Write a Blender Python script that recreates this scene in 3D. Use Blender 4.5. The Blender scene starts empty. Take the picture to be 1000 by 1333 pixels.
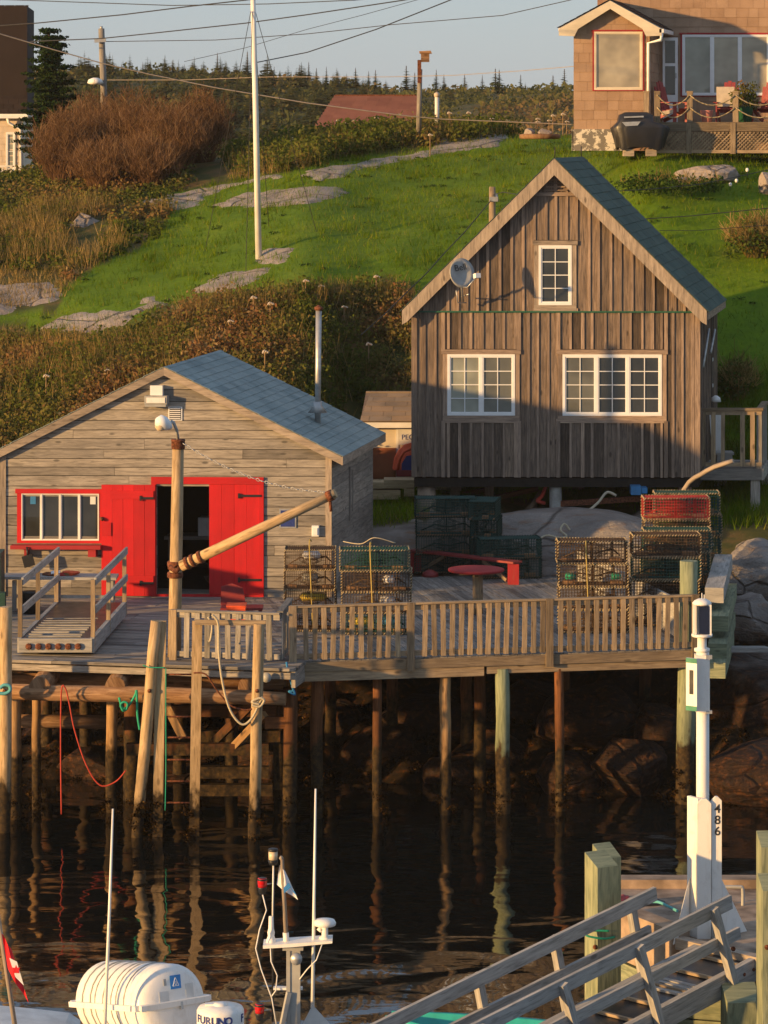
import bpy, bmesh, math, random
import numpy as np
from mathutils import Vector, Matrix, noise
random.seed(7); np.random.seed(7)
R = math.radians
S = bpy.context.scene
C = S.collection
# ------------------------------------------------------------ camera, world, sun, exposure
EYE = 11.9; F = 4200.0; HY = 180.0          # eye height (water is z=0), focal length in px of the 1000 px wide photo, horizon row
cam_d = bpy.data.cameras.new('camera'); cam = bpy.data.objects.new('camera', cam_d); C.objects.link(cam)
cam.location = (0, 0, EYE); cam.rotation_euler = (R(90), 0, 0)
cam_d.sensor_fit = 'HORIZONTAL'; cam_d.sensor_width = 24.0; cam_d.lens = 24.0*F/1000
cam_d.shift_y = -(666.5-HY)/1000; cam_d.clip_start = 1; cam_d.clip_end = 6000
S.camera = cam
SUN_AZ = 59.0; SUN_EL = 8.2
w = bpy.data.worlds.new('World'); S.world = w; w.use_nodes = True
nt = w.node_tree; nt.nodes.clear()
sky = nt.nodes.new('ShaderNodeTexSky'); sky.sky_type = 'NISHITA'; sky.sun_disc = False
sky.sun_elevation = R(SUN_EL); sky.sun_rotation = R(180+SUN_AZ); sky.air_density = 1.0; sky.dust_density = 0.5; sky.ozone_density = 2.0
bg = nt.nodes.new('ShaderNodeBackground'); bg.inputs[1].default_value = 0.1
wo = nt.nodes.new('ShaderNodeOutputWorld')
veil = nt.nodes.new('ShaderNodeMixRGB'); veil.inputs[0].default_value = 0.6; veil.inputs[2].default_value = (3.1, 3.75, 4.9, 1)   # thin even high cloud greying the clear sky
nt.links.new(sky.outputs[0], veil.inputs[1]); nt.links.new(veil.outputs[0], bg.inputs[0]); nt.links.new(bg.outputs[0], wo.inputs[0])
sl = bpy.data.lights.new('sun', 'SUN'); sun = bpy.data.objects.new('sun', sl); C.objects.link(sun)
sl.energy = 5.0; sl.angle = R(1.2); sl.color = (1.0, 0.59, 0.22)
trav = Vector((math.sin(R(SUN_AZ))*math.cos(R(SUN_EL)), math.cos(R(SUN_AZ))*math.cos(R(SUN_EL)), -math.sin(R(SUN_EL))))
sun.rotation_euler = trav.to_track_quat('-Z', 'Y').to_euler(); sun.location = (-30, 0, 30)
S.view_settings.view_transform = 'Standard'; S.view_settings.look = 'None'
S.view_settings.exposure = 0.57; S.view_settings.gamma = 1.0

# ------------------------------------------------------------ geometry helpers
def X(px, D): return (px-500)*D/F
def Z(py, D): return EYE-(py-HY)*D/F
def P(px, py, D): return Vector((X(px, D), D, Z(py, D)))
def G(px, z, py=None):                      # point at height z seen at row py
    D = (EYE-z)*F/(py-HY); return Vector((X(px, D), D, z))
class Frame:                                # a building's own axes: u along its front, w into depth, z up
    def __init__(s, x, y, a, b):
        s.o = Vector((x, y, 0)); s.U = Vector((math.cos(R(a)), -math.sin(R(a)), 0)); s.W = Vector((math.sin(R(b)), math.cos(R(b)), 0))
    def __call__(s, p): return s.o+s.U*p[0]+s.W*p[1]+Vector((0, 0, p[2]))
def wloc(o):
    p = Vector((0, 0, 0))
    while o: p = p+Vector(o.location); o = o.parent
    return p
class MB:
    def __init__(s, T=None): s.v=[]; s.f=[]; s.uv=[]; s.rn=[]; s.sm=[]; s.T=T
    def add(s, pts, faces, uvs, smooth=False, rnd=None):
        b = len(s.v); r = random.random() if rnd is None else rnd
        for p in pts: s.v.append(tuple(s.T(p)) if s.T else tuple(p))
        for f, u in zip(faces, uvs): s.f.append([b+i for i in f]); s.uv.append(u); s.rn.append(r); s.sm.append(smooth)
        return s
    def obox(s, c, a, b, d, rnd=None):      # centre and three half-axis vectors
        c=Vector(c); ax=[Vector(a),Vector(b),Vector(d)]; L=[x.length for x in ax]
        pts=[c+ax[0]*i+ax[1]*j+ax[2]*k for k in (-1,1) for j in (-1,1) for i in (-1,1)]
        fs=[((0,2,3,1),2),((4,5,7,6),2),((0,1,5,4),1),((2,6,7,3),1),((0,4,6,2),0),((1,3,7,5),0)]
        o1=random.random()*50; o2=random.random()*50; F_=[];U_=[]
        sg=[[(i,j,k)[q] for k in (-1,1) for j in (-1,1) for i in (-1,1)] for q in range(3)]
        for f,n in fs:
            t=[q for q in range(3) if q!=n]; t.sort(key=lambda q:-L[q])
            U_.append([(sg[t[0]][i]*L[t[0]]+o1, sg[t[1]][i]*L[t[1]]+o2+n*.37) for i in f]); F_.append(f)
        if ax[0].cross(ax[1]).dot(ax[2])<0: F_=[f[::-1] for f in F_]; U_=[u[::-1] for u in U_]
        return s.add(pts,F_,U_,False,rnd)
    def box(s,x0,x1,y0,y1,z0,z1,rnd=None):
        return s.obox(((x0+x1)/2,(y0+y1)/2,(z0+z1)/2),(abs(x1-x0)/2,0,0),(0,abs(y1-y0)/2,0),(0,0,abs(z1-z0)/2),rnd)
    def beam(s,p,q,wd,ht,up=(0,0,1),rnd=None):
        p=Vector(p);q=Vector(q);d=q-p;l=d.length;d.normalize();up=Vector(up)
        sd=d.cross(up)
        if sd.length<1e-4: sd=d.cross(Vector((0,1,0)))
        sd.normalize(); u2=sd.cross(d)
        return s.obox((p+q)/2,d*l/2,sd*wd/2,u2*ht/2,rnd)
    def prism(s,poly,w0,w1,rnd=None,ax='w'):    # polygon in (u,z), pulled from w0 to w1 ; ax='z': polygon in (x,y) pulled from z0 to z1
        n=len(poly); o=random.random()*50
        area=sum(poly[i][0]*poly[(i+1)%n][1]-poly[(i+1)%n][0]*poly[i][1] for i in range(n))
        if area<0: poly=poly[::-1]
        zs=max(p[1] for p in poly)-min(p[1] for p in poly); us=max(p[0] for p in poly)-min(p[0] for p in poly)
        uvf=(lambda a,b:(b+o,a+o*.7)) if zs>us else (lambda a,b:(a+o,b+o*.7))
        if ax=='w': pts=[(p[0],w0,p[1]) for p in poly]+[(p[0],w1,p[1]) for p in poly]
        else: pts=[(p[0],p[1],w1) for p in poly]+[(p[0],p[1],w0) for p in poly]
        fs=[list(range(n)),list(range(2*n-1,n-1,-1))]; us_=[[uvf(*poly[i]) for i in range(n)],[uvf(*poly[i]) for i in range(n-1,-1,-1)]]
        for i in range(n):
            j=(i+1)%n; L=math.dist(poly[i],poly[j]); fs.append([i,i+n,j+n,j]); us_.append([(o,o),(o,o+abs(w1-w0)),(o+L,o+abs(w1-w0)),(o+L,o)])
        return s.add(pts,fs,us_,False,rnd)
    def tube(s,path,r,n=8,cap=True,rnd=None,smooth=True,jit=0):
        path=[Vector(p) for p in path]; m=len(path)
        if not hasattr(r,'__len__'): r=[r]*m
        pts=[];o=random.random()*50;ls=[0]
        for i in range(1,m): ls.append(ls[-1]+(path[i]-path[i-1]).length)
        prev=None
        for i in range(m):
            d=(path[min(i+1,m-1)]-path[max(i-1,0)]).normalized()
            ref=prev if prev is not None else (Vector((0,0,1)) if abs(d.z)<.9 else Vector((0,1,0)))
            a=(ref-d*ref.dot(d)).normalized(); prev=a; b=d.cross(a)
            for k in range(n):
                t=2*math.pi*k/n; rr=r[i]*(1+(random.uniform(-jit,jit) if jit else 0)); pts.append(path[i]+a*math.cos(t)*rr+b*math.sin(t)*rr)
        fs=[];us=[]
        for i in range(m-1):
            for k in range(n):
                k2=(k+1)%n; fs.append([i*n+k,i*n+k2,(i+1)*n+k2,(i+1)*n+k])
                c=2*math.pi*max(r)/n
                us.append([(ls[i]+o,k*c+o),(ls[i]+o,(k+1)*c+o),(ls[i+1]+o,(k+1)*c+o),(ls[i+1]+o,k*c+o)])
        s.add(pts,fs,us,smooth,rnd); rr_=s.rn[-1]
        if cap:
            b=len(s.v)-m*n
            for ring,rev in ((0,True),(m-1,False)):
                idx=[b+ring*n+k for k in range(n)]
                if rev: idx=idx[::-1]
                s.f.append(idx); s.uv.append([(o+math.cos(2*math.pi*k/n)*r[ring],o+math.sin(2*math.pi*k/n)*r[ring]) for k in range(n)]); s.rn.append(rr_); s.sm.append(False)
        return s
    def lathe(s,c,prof,n=20,rnd=None,axis=None,smooth=True):    # profile [(r,h)]
        c=Vector(c); ax=Vector(axis or (0,0,1)).normalized()
        a=ax.cross(Vector((0,1,0)) if abs(ax.y)<.9 else Vector((1,0,0))).normalized(); b=ax.cross(a)
        pts=[];fs=[];us=[];m=len(prof)
        for (r,h) in prof:
            for k in range(n):
                t=2*math.pi*k/n; pts.append(c+ax*h+a*math.cos(t)*max(r,1e-4)+b*math.sin(t)*max(r,1e-4))
        for i in range(m-1):
            for k in range(n):
                k2=(k+1)%n; fs.append([i*n+k,i*n+k2,(i+1)*n+k2,(i+1)*n+k]); us.append([(prof[i][1],k/n),(prof[i][1],(k+1)/n),(prof[i+1][1],(k+1)/n),(prof[i+1][1],k/n)])
        fs.append(list(range(n))[::-1]); us.append([(0,0)]*n); fs.append([(m-1)*n+k for k in range(n)]); us.append([(0,0)]*n)
        return s.add(pts,fs,us,smooth,rnd)
    def build(s,name,mat,parent=None,loc=None):
        me=bpy.data.meshes.new(name); base=wloc(parent) if parent else Vector(loc or (0,0,0))
        me.from_pydata([(v[0]-base.x,v[1]-base.y,v[2]-base.z) for v in s.v],[],s.f)
        uvl=me.uv_layers.new(name='UVMap'); flat=[c for u in s.uv for q in u for c in q]; uvl.data.foreach_set('uv',flat)
        at=me.attributes.new('rnd','FLOAT','FACE'); at.data.foreach_set('value',s.rn)
        me.polygons.foreach_set('use_smooth',s.sm); me.materials.append(mat)
        o=bpy.data.objects.new(name,me); C.objects.link(o)
        if parent: o.parent=parent
        else: o.location=base
        return o
def tag(o,label=None,cat=None,group=None,kind=None):
    if label: o['label']=label
    if cat: o['category']=cat
    if group: o['group']=group
    if kind: o['kind']=kind
    return o
def thing(name,label,cat,loc,group=None,rz=0):
    o=bpy.data.objects.new(name,None); C.objects.link(o); o.empty_display_size=.2; o.location=loc; o.rotation_euler=(0,0,rz)
    return tag(o,label,cat,group)
def dup(root,loc,rz=0,label=None,group=None,scale=None):
    def cp(o,par):
        c=o.copy(); C.objects.link(c); c.parent=par
        for ch in [q for q in o.children]: cp(ch,c)
        return c
    r=cp(root,None); r.location=loc; r.rotation_euler=(0,0,rz)
    if scale: r.scale=scale
    if label: r['label']=label
    if group: r['group']=group
    return r
def npmesh(name,V,Fq,rnd,mat,loc=(0,0,0),parent=None,nper=4):
    """V (n,3), Fq (m,nper) int, rnd (m,)"""
    me=bpy.data.meshes.new(name); base=wloc(parent) if parent else Vector(loc)
    V=V-np.array(base); m=len(Fq)
    me.vertices.add(len(V)); me.vertices.foreach_set('co',V.astype(np.float32).ravel())
    me.loops.add(m*nper); me.loops.foreach_set('vertex_index',Fq.astype(np.int32).ravel())
    me.polygons.add(m); me.polygons.foreach_set('loop_start',np.arange(0,m*nper,nper,dtype=np.int32))
    me.update(calc_edges=True)
    at=me.attributes.new('rnd','FLOAT','FACE'); at.data.foreach_set('value',rnd.astype(np.float32))
    me.materials.append(mat); o=bpy.data.objects.new(name,me); C.objects.link(o)
    if parent: o.parent=parent
    else: o.location=base
    return o
# ------------------------------------------------------------ materials
class NM:
    def __init__(s,name):
        s.m=bpy.data.materials.new(name); s.m.use_nodes=True; s.t=s.m.node_tree; s.t.nodes.clear()
        s.out=s.n('OutputMaterial'); s.b=s.n('BsdfPrincipled'); s.l(s.b.outputs[0],s.out.inputs[0])
    def n(s,k,**kw):
        x=s.t.nodes.new('ShaderNode'+k)
        for a,b in kw.items(): setattr(x,a,b)
        return x
    def l(s,a,b): s.t.links.new(a,b)
    def mix(s,f,a,b,mode='MIX'):
        x=s.n('MixRGB',blend_type=mode)
        for i,v in enumerate((f,a,b)):
            if isinstance(v,(int,float)): x.inputs[i].default_value=v if i==0 else (v,v,v,1)
            elif isinstance(v,tuple): x.inputs[i].default_value=(*v,1)[:4]
            else: s.l(v,x.inputs[i])
        return x.outputs[0]
    def math(s,op,a,b=0,clamp=False):
        x=s.n('Math',operation=op,use_clamp=clamp)
        for i,v in enumerate((a,b)):
            if isinstance(v,(int,float)): x.inputs[i].default_value=v
            else: s.l(v,x.inputs[i])
        return x.outputs[0]
    def rng(s,v,a,b,c=0,d=1):
        x=s.n('MapRange'); s.l(v,x.inputs[0])
        for i,q in enumerate((a,b,c,d)): x.inputs[i+1].default_value=q
        return x.outputs[0]
    def coord(s,kind='UV',scale=(1,1,1)):
        if kind=='POS': src=s.n('NewGeometry').outputs['Position']
        else: src=s.n('TexCoord').outputs[kind]
        mp=s.n('Mapping'); mp.inputs['Scale'].default_value=scale; s.l(src,mp.inputs[0]); return mp.outputs[0]
    def noise(s,vec,scale,detail=3,rough=.55,dist=0):
        x=s.n('TexNoise'); x.inputs['Scale'].default_value=scale; x.inputs['Detail'].default_value=detail; x.inputs['Roughness'].default_value=rough; x.inputs['Distortion'].default_value=dist
        s.l(vec,x.inputs['Vector']); return x.outputs[0]
    def rnd(s):
        a=s.n('Attribute'); a.attribute_name='rnd'; return a.outputs['Fac']
    def ramp(s,fac,stops,interp='LINEAR'):
        x=s.n('ValToRGB'); e=x.color_ramp.elements; x.color_ramp.interpolation=interp
        while len(e)<len(stops): e.new(.5)
        for i,(p,c) in enumerate(stops): e[i].position=p; e[i].color=(*c,1)
        s.l(fac,x.inputs[0]); return x.outputs[0]
    def col(s,c): s.l(c,s.b.inputs['Base Color']) if not isinstance(c,tuple) else setattr(s.b.inputs['Base Color'],'default_value',(*c,1)); return s
    def rough(s,r,spec=.5,metal=0):
        if isinstance(r,(int,float)): s.b.inputs['Roughness'].default_value=r
        else: s.l(r,s.b.inputs['Roughness'])
        s.b.inputs['Specular IOR Level'].default_value=spec; s.b.inputs['Metallic'].default_value=metal; return s
    def bump(s,h,st=.4,d=.01):
        x=s.n('Bump'); x.inputs['Strength'].default_value=st; x.inputs['Distance'].default_value=d; s.l(h,x.inputs['Height']); s.l(x.outputs[0],s.b.inputs['Normal']); return s
def mul(c,k): return tuple(min(1,x*k) for x in c)
def wood(name,c1,c2,var=.45,grain=16,knots=True,weed=None,bump=.35):
    m=NM(name); uv=m.coord('UV',(1.3,grain,1)); r=m.rnd()
    n1=m.noise(uv,1.6,5,.65,.6); n2=m.noise(m.coord('UV',(.6,1.6,1)),1.5,3)
    c=m.ramp(n1,[(.25,mul(c1,.5)),(.42,c1),(.62,c2),(.8,mul(c2,1.12))])
    c=m.mix(m.rng(m.noise(m.coord('UV',(2.5,grain*2.2,1)),1.3,3),.56,.66,0,.55),c,mul(c1,.45))
    c=m.mix(m.rng(n2,.35,.75,0,.55),c,mul(c1,.55))
    c=m.mix(1.0,c,m.ramp(r,[(0,(1-var,)*3),(.5,(1,1,1)),(1,(1+var*.35,1+var*.3,1+var*.2))]),'MULTIPLY')
    if knots:
        v=m.n('TexVoronoi'); v.inputs['Scale'].default_value=1.5; m.l(m.coord('UV',(1.3,3.2,1)),v.inputs['Vector'])
        k=m.rng(v.outputs['Distance'],.08,.16,1,0); k.node.clamp=True
        c=m.mix(m.math('MULTIPLY',k,.75),c,mul(c1,.28))
    rg=.8
    if weed is not None:
        z=m.n('SeparateXYZ'); m.l(m.n('NewGeometry').outputs['Position'],z.inputs[0])
        nz=m.noise(m.coord('POS',(3,3,1.5)),2.2,4); zz=m.math('ADD',z.outputs[2],m.math('MULTIPLY',m.math('SUBTRACT',nz,.5),1.4))
        f=m.rng(zz,weed-.12,weed+.1,1,0)
        f2=m.rng(zz,weed+.1,weed+.75,.55,0)
        wc=m.ramp(m.noise(m.coord('POS',(1,1,1)),14,3),[(.35,(.012,.008,.004)),(.6,(.05,.03,.01)),(.8,(.10,.06,.015))])
        c=m.mix(f2,c,mul(c1,.4)); c=m.mix(f,c,wc)
    m.col(c).rough(rg,.25); m.bump(n1,bump,.006); return m.m
def plain(name,c,rough=.5,spec=.5,metal=0,var=.12,nscale=6,bump=0):
    m=NM(name); n=m.noise(m.coord('Object'),nscale,4)
    m.col(m.mix(m.rng(n,.3,.7),mul(c,1-var*1.5),mul(c,1+var))).rough(m.rng(n,.3,.7,min(1,rough+.08),max(0,rough-.05)),spec,metal)
    if bump: m.bump(m.noise(m.coord('Object'),nscale*6,4),bump,.005)
    return m.m
def paint(name,c,under=(.25,.2,.15),wear=.12,rough=.45):
    m=NM(name); n=m.noise(m.coord('UV',(1.5,9,1)),2.2,5,.65); n2=m.noise(m.coord('Object'),1.3,3)
    b=m.mix(m.rng(n2,.3,.7),mul(c,.82),mul(c,1.1)); e=m.rng(n,.72-wear,.76-wear*.8); e.node.clamp=True
    gr=m.rng(m.noise(m.coord('UV',(.8,5,1)),1.1,5,.7),.45,.75,0,.5); b=m.mix(gr,b,mul(c,.6)); b=m.mix(1,b,m.ramp(m.rnd(),[(0,(.82,)*3),(1,(1.08,)*3)]),'MULTIPLY'); m.col(m.mix(m.math('MULTIPLY',e,.6),b,under)).rough(m.rng(n,.3,.7,rough,rough+.2),.4).bump(n,.3,.004); return m.m
def leafmat(name,stops,trans=.3,posvar=0.0):
    m=NM(name); r=m.rnd(); c=m.ramp(r,stops)
    if posvar:
        n=m.noise(m.coord('POS'),posvar,3); c=m.mix(1,c,m.ramp(n,[(.3,(.55,.6,.6)),(.7,(1.3,1.2,1.1))]),'MULTIPLY')
    d=m.n('BsdfDiffuse'); t=m.n('BsdfTranslucent'); mx=m.n('MixShader'); mx.inputs[0].default_value=trans
    m.l(c,d.inputs[0]); m.l(c,t.inputs[0]); m.l(d.outputs[0],mx.inputs[1]); m.l(t.outputs[0],mx.inputs[2]); m.l(mx.outputs[0],m.out.inputs[0]); m.t.nodes.remove(m.b)
    return m.m
def tabs(name,stops,bump=.5):               # shingles: each tab its own tone
    m=NM(name); c=m.ramp(m.rnd(),stops); n=m.noise(m.coord('UV',(1,1,1)),40,3); n2=m.noise(m.coord('POS'),1.2,4)
    c=m.mix(m.rng(n,.3,.7,0,.4),c,mul(stops[0][1],.6)); c=m.mix(m.rng(n2,.35,.7,0,.5),c,mul(stops[-1][1],1.25)); c=m.mix(m.rng(m.noise(m.coord('POS',(1,1,.5)),2.3,5,.75),.55,.8,0,.6),c,mul(stops[0][1],.55))
    m.col(c).rough(.85,.25).bump(n,bump,.004); return m.m
M={}
M['shed_wood']=wood('weathered_shed_wood',(.27,.245,.215),(.40,.36,.31),.45,11,bump=.5)
M['house_wood']=wood('weathered_brown_board',(.15,.115,.092),(.29,.215,.16),.65,20,bump=.6)
M['batten']=wood('weathered_batten',(.27,.20,.155),(.43,.32,.24),.45,18,False)
M['trim_wood']=wood('pale_trim_wood',(.31,.255,.205),(.45,.37,.29),.3,10)
M['deck']=wood('deck_board',(.22,.20,.18),(.36,.33,.295),.5,14,True)
M['rail']=wood('rail_wood',(.29,.215,.14),(.45,.34,.215),.48,16,True,bump=.5)
M['lacing']=plain('tan_lacing',(.36,.29,.18),.9,.2,0,.5,14)
M['rail_grey']=wood('grey_rail_wood',(.28,.26,.23),(.43,.39,.34),.45)
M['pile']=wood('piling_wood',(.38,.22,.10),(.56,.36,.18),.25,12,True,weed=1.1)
M['pile_shaded']=wood('shaded_piling_wood',(.14,.055,.02),(.24,.10,.04),.3,12,True,weed=1.3)  # piling wood darkened so its colour carries the shade under the wharf
M['pile_green']=wood('treated_piling_wood',(.20,.235,.15),(.31,.34,.22),.2,12,True,weed=1.15)
M['fender']=wood('fender_post_wood',(.40,.28,.15),(.60,.43,.25),.2,10,True,weed=.75)
M['treated']=wood('green_treated_timber',(.20,.23,.15),(.33,.35,.22),.2,10,True,weed=.3)
M['log']=wood('old_log',(.26,.14,.07),(.44,.27,.15),.35,10)
M['aluminium_wood']=wood('silvery_wood',(.33,.32,.30),(.47,.45,.42),.2,12)
M['lumber']=wood('fresh_lumber',(.45,.33,.18),(.60,.46,.28),.2)
M['red_paint']=paint('red_paint',(.55,.008,.012),(.3,.03,.02),.04,.5)
M['red_old']=paint('worn_red_paint',(.34,.02,.025),(.3,.14,.1),.12,.6)
M['white_paint']=paint('white_paint',(.74,.72,.68),(.5,.45,.4),.06,.45)
M['cream_paint']=paint('cream_paint',(.78,.68,.52),(.5,.4,.3),.05,.5)
M['green_paint']=plain('green_metal_flashing',(.02,.11,.06),.5)
m=NM('white_gelcoat'); n=m.noise(m.coord('Object',(7,7,.8)),1.6,5,.7); n2=m.noise(m.coord('Object'),9,4); c=m.mix(m.rng(n,.52,.75,0,.45),(.79,.775,.74),(.50,.42,.31)); c=m.mix(m.rng(n2,.55,.75,0,.25),c,(.42,.38,.33)); m.col(c).rough(m.rng(n2,.3,.7,.3,.5),.45); M['white']=m.m
M['white_vinyl']=plain('white_vinyl',(.80,.80,.79),.4,.5,0,.04)
M['galv']=plain('galvanised_metal',(.46,.46,.45),.42,.5,.6,.15,9)
M['grey_plastic']=plain('grey_plastic',(.36,.36,.34),.5)
M['rust']=plain('rusty_iron',(.17,.06,.03),.85,.3,.2,.5,25,.5)
M['black']=plain('black_plastic',(.015,.015,.016),.45)
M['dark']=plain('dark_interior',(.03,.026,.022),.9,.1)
M['concrete']=plain('concrete',(.36,.34,.30),.9,.2,0,.25,5,.5)
M['core_brown']=plain('brown_wall_core',(.30,.17,.11),.8)
M['conc_warm']=plain('weathered_concrete',(.34,.25,.18),.9,.2,0,.35,3,.5)
M['beige_rope']=plain('beige_rope',(.48,.42,.30),.9,.2,0,.2,60)
M['yellow_rope']=plain('yellow_rope',(.46,.34,.10),.8,.2)
M['green_rope']=plain('green_rope',(.02,.33,.20),.7,.3)
M['cyan_rope']=plain('pale_blue_rope',(.10,.36,.38),.7,.3)
M['blue_rope']=plain('blue_rope',(.03,.20,.45),.7,.3)
M['red_rope']=plain('red_rope',(.42,.05,.03),.7,.3)
M['wire_dark']=plain('black_cable',(.02,.02,.022),.6)
M['cable_pale']=plain('pale_cable',(.34,.28,.22),.6)
M['cage_green']=plain('green_wire_mesh',(.012,.055,.045),.55,.4)
M['cage_brown']=plain('brown_wire_mesh',(.07,.045,.028),.7,.3,0,.35,20)
M['cage_red']=plain('red_wire_mesh',(.33,.03,.025),.6,.4)
M['net']=plain('green_netting',(.02,.045,.035),.9,.1)
M['net_red']=plain('red_netting',(.30,.035,.03),.9,.1)
M['net_brown']=plain('tan_netting',(.12,.08,.05),.9,.1)
M['teal']=plain('teal_hull_paint',(.03,.38,.34),.4)
M['orange']=plain('orange_fabric',(.75,.10,.03),.7)
M['brown_panel']=plain('rust_brown_panel',(.30,.10,.04),.6,.3,0,.15,2)
M['blue']=plain('blue_plastic',(.04,.20,.42),.45)
M['navy']=plain('dark_blue_print',(.02,.04,.20),.5)
M['ink']=plain('black_print',(.02,.02,.02),.6)
M['yellow']=plain('yellow_plastic',(.65,.48,.05),.5)
M['sign_green']=plain('sign_green',(.01,.20,.12),.5)
M['sign_blue']=plain('sign_blue',(.04,.22,.55),.5)
M['flag_red']=plain('red_flag_cloth',(.62,.02,.03),.8,.2)
M['flag_white']=plain('white_flag_cloth',(.72,.72,.74),.8,.2)
M['pink']=plain('pink_pot',(.60,.24,.20),.6)
M['pot_green']=plain('green_pot',(.01,.09,.04),.6)
M['skin_cushion']=plain('pale_cushion',(.55,.47,.36),.9,.1)
M['maroon']=plain('red_chair_paint',(.25,.028,.03),.55)
M['cover']=plain('black_vinyl_cover',(.018,.017,.018),.35,.5,0,.2,4,.3)
M['fabric_white']=plain('white_awning',(.62,.62,.60),.6)
M['red_lens']=plain('red_lamp_lens',(.55,.01,.01),.15)
M['lens']=plain('frosted_lamp_lens',(.62,.50,.34),.3)
M['solar']=plain('solar_panel',(.012,.016,.04),.15,.6)
M['stem']=plain('dry_stem',(.30,.20,.11),.9,.1)
M['umbel']=plain('pale_flower_head',(.52,.44,.36),.9,.1)
M['tin_roof']=plain('dark_porch_roof',(.05,.035,.03),.8,.2)
def glass(name,c,rough=.04):
    m=NM(name); n=m.noise(m.coord('Object'),1.7,2)
    m.col(m.mix(m.rng(n,.3,.7),mul(c,.7),mul(c,1.25))).rough(rough,.8); return m.m
M['glass']=glass('dark_window_glass',(.035,.037,.036)); M['glass_pale']=glass('curtained_window_glass',(.26,.27,.22)); M['glass_tan']=glass('blind_window_glass',(.34,.30,.22))
M['curtain']=glass('half_curtain_glass',(.12,.12,.10))
M['sh_blue']=tabs('blue_grey_shingle',[(0,(.18,.24,.245)),(.5,(.235,.30,.30)),(1,(.29,.345,.34))])
M['sh_dark']=tabs('dark_green_shingle',[(0,(.035,.07,.062)),(.5,(.048,.088,.076)),(1,(.062,.105,.09))])
M['sh_tan']=tabs('tan_shingle',[(0,(.20,.155,.115)),(.6,(.27,.22,.17)),(1,(.36,.24,.14))])
M['sh_red']=tabs('dull_red_shingle',[(0,(.15,.06,.045)),(1,(.20,.085,.062))])
M['sh_black']=tabs('dark_brown_shingle',[(0,(.014,.010,.010)),(1,(.028,.019,.018))])
M['sh_wall']=tabs('brown_wall_shingle',[(0,(.30,.19,.12)),(.5,(.355,.23,.15)),(1,(.41,.275,.185))])
M['sh_cream']=tabs('cream_wall_shingle',[(0,(.50,.42,.34)),(1,(.60,.50,.40))])
m=NM('granite'); p=m.coord('POS'); n=m.noise(p,.9,6,.6,.4); n2=m.noise(p,30,3); n3=m.noise(m.coord('POS',(.5,2,3)),1.3,5,.6,1.5)
c=m.ramp(n,[(.25,(.15,.13,.12)),(.5,(.28,.25,.225)),(.75,(.38,.345,.31))]); c=m.mix(m.rng(n2,.35,.7,0,.35),c,(.12,.11,.10)); e=m.rng(n3,.56,.66,0,.6); c=m.mix(e,c,(.24,.13,.07))
v=m.n('TexVoronoi'); v.feature='DISTANCE_TO_EDGE'; v.inputs['Scale'].default_value=.55; dn=m.mix(.12,m.coord('POS',(.7,1,1.5)),m.n('TexNoise').outputs['Color']); m.l(dn,v.inputs['Vector']); ck=m.rng(v.outputs['Distance'],.0,.02,1,0); ck.node.clamp=True; c=m.mix(m.math('MULTIPLY',ck,.75),c,(.04,.03,.025)); z=m.n('SeparateXYZ'); m.l(m.n('NewGeometry').outputs['Position'],z.inputs[0]); zz=m.math('ADD',z.outputs[2],m.math('MULTIPLY',m.math('SUBTRACT',n,.5),2.0))
weed=m.ramp(m.noise(p,9,4),[(.3,(.008,.004,.002)),(.55,(.028,.011,.004)),(.8,(.14,.048,.010))])
c=m.mix(m.rng(zz,1.9,2.9,1,0),c,weed); m.col(c).rough(.75,.3); m.bump(m.math('SUBTRACT',m.math('ADD',n3,m.math('MULTIPLY',m.noise(p,6,6,.7),.5)),m.math('MULTIPLY',ck,.5)),1,.12); M['granite']=m.m  # weed tint reaches high up, also painting in the shade under the deck
m=NM('pale_granite'); n=m.noise(p:=m.coord('POS'),1.4,6,.65,.5); n2=m.noise(m.coord('POS'),25,3)
c=m.ramp(n,[(.3,(.17,.14,.12)),(.45,(.30,.255,.225)),(.75,(.42,.37,.33))]); c=m.mix(m.rng(n2,.4,.7,0,.3),c,(.18,.16,.14)); v=m.n('TexVoronoi'); v.feature='DISTANCE_TO_EDGE'; v.inputs['Scale'].default_value=.55; dn=m.mix(.12,m.coord('POS',(.7,1,1.5)),m.n('TexNoise').outputs['Color']); m.l(dn,v.inputs['Vector']); ck=m.rng(v.outputs['Distance'],.0,.02,1,0); ck.node.clamp=True; c=m.mix(m.math('MULTIPLY',ck,.75),c,(.04,.03,.025)); m.col(c).rough(.85,.2).bump(m.math('SUBTRACT',m.math('ADD',n,m.math('MULTIPLY',m.noise(m.coord('POS'),7,6,.7),.5)),m.math('MULTIPLY',ck,.5)),1,.1); M['ledge']=m.m
M['lawn_blade']=leafmat('lawn_grass_blade',[(0,(.07,.14,.004)),(.5,(.115,.20,.005)),(.88,(.155,.22,.010)),(1,(.25,.22,.05))],.3,.45)
M['dry_blade']=leafmat('dry_grass_blade',[(0,(.09,.10,.025)),(.35,(.20,.15,.05)),(.7,(.33,.23,.09)),(1,(.46,.34,.16))],.25,.5)
M['heath_leaf']=leafmat('heath_leaf',[(0,(.05,.075,.014)),(.35,(.10,.125,.022)),(.55,(.16,.155,.04)),(.72,(.20,.14,.055)),(.88,(.22,.10,.045)),(1,(.32,.23,.11))],.35)
M['weed_leaf']=leafmat('seaweed_frond',[(0,(.006,.004,.002)),(.5,(.022,.013,.005)),(.85,(.06,.032,.009)),(1,(.12,.07,.02))],.1)
M['green_leaf']=leafmat('dark_green_leaf',[(0,(.02,.045,.01)),(.6,(.05,.09,.016)),(1,(.10,.13,.03))],.25)
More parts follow.
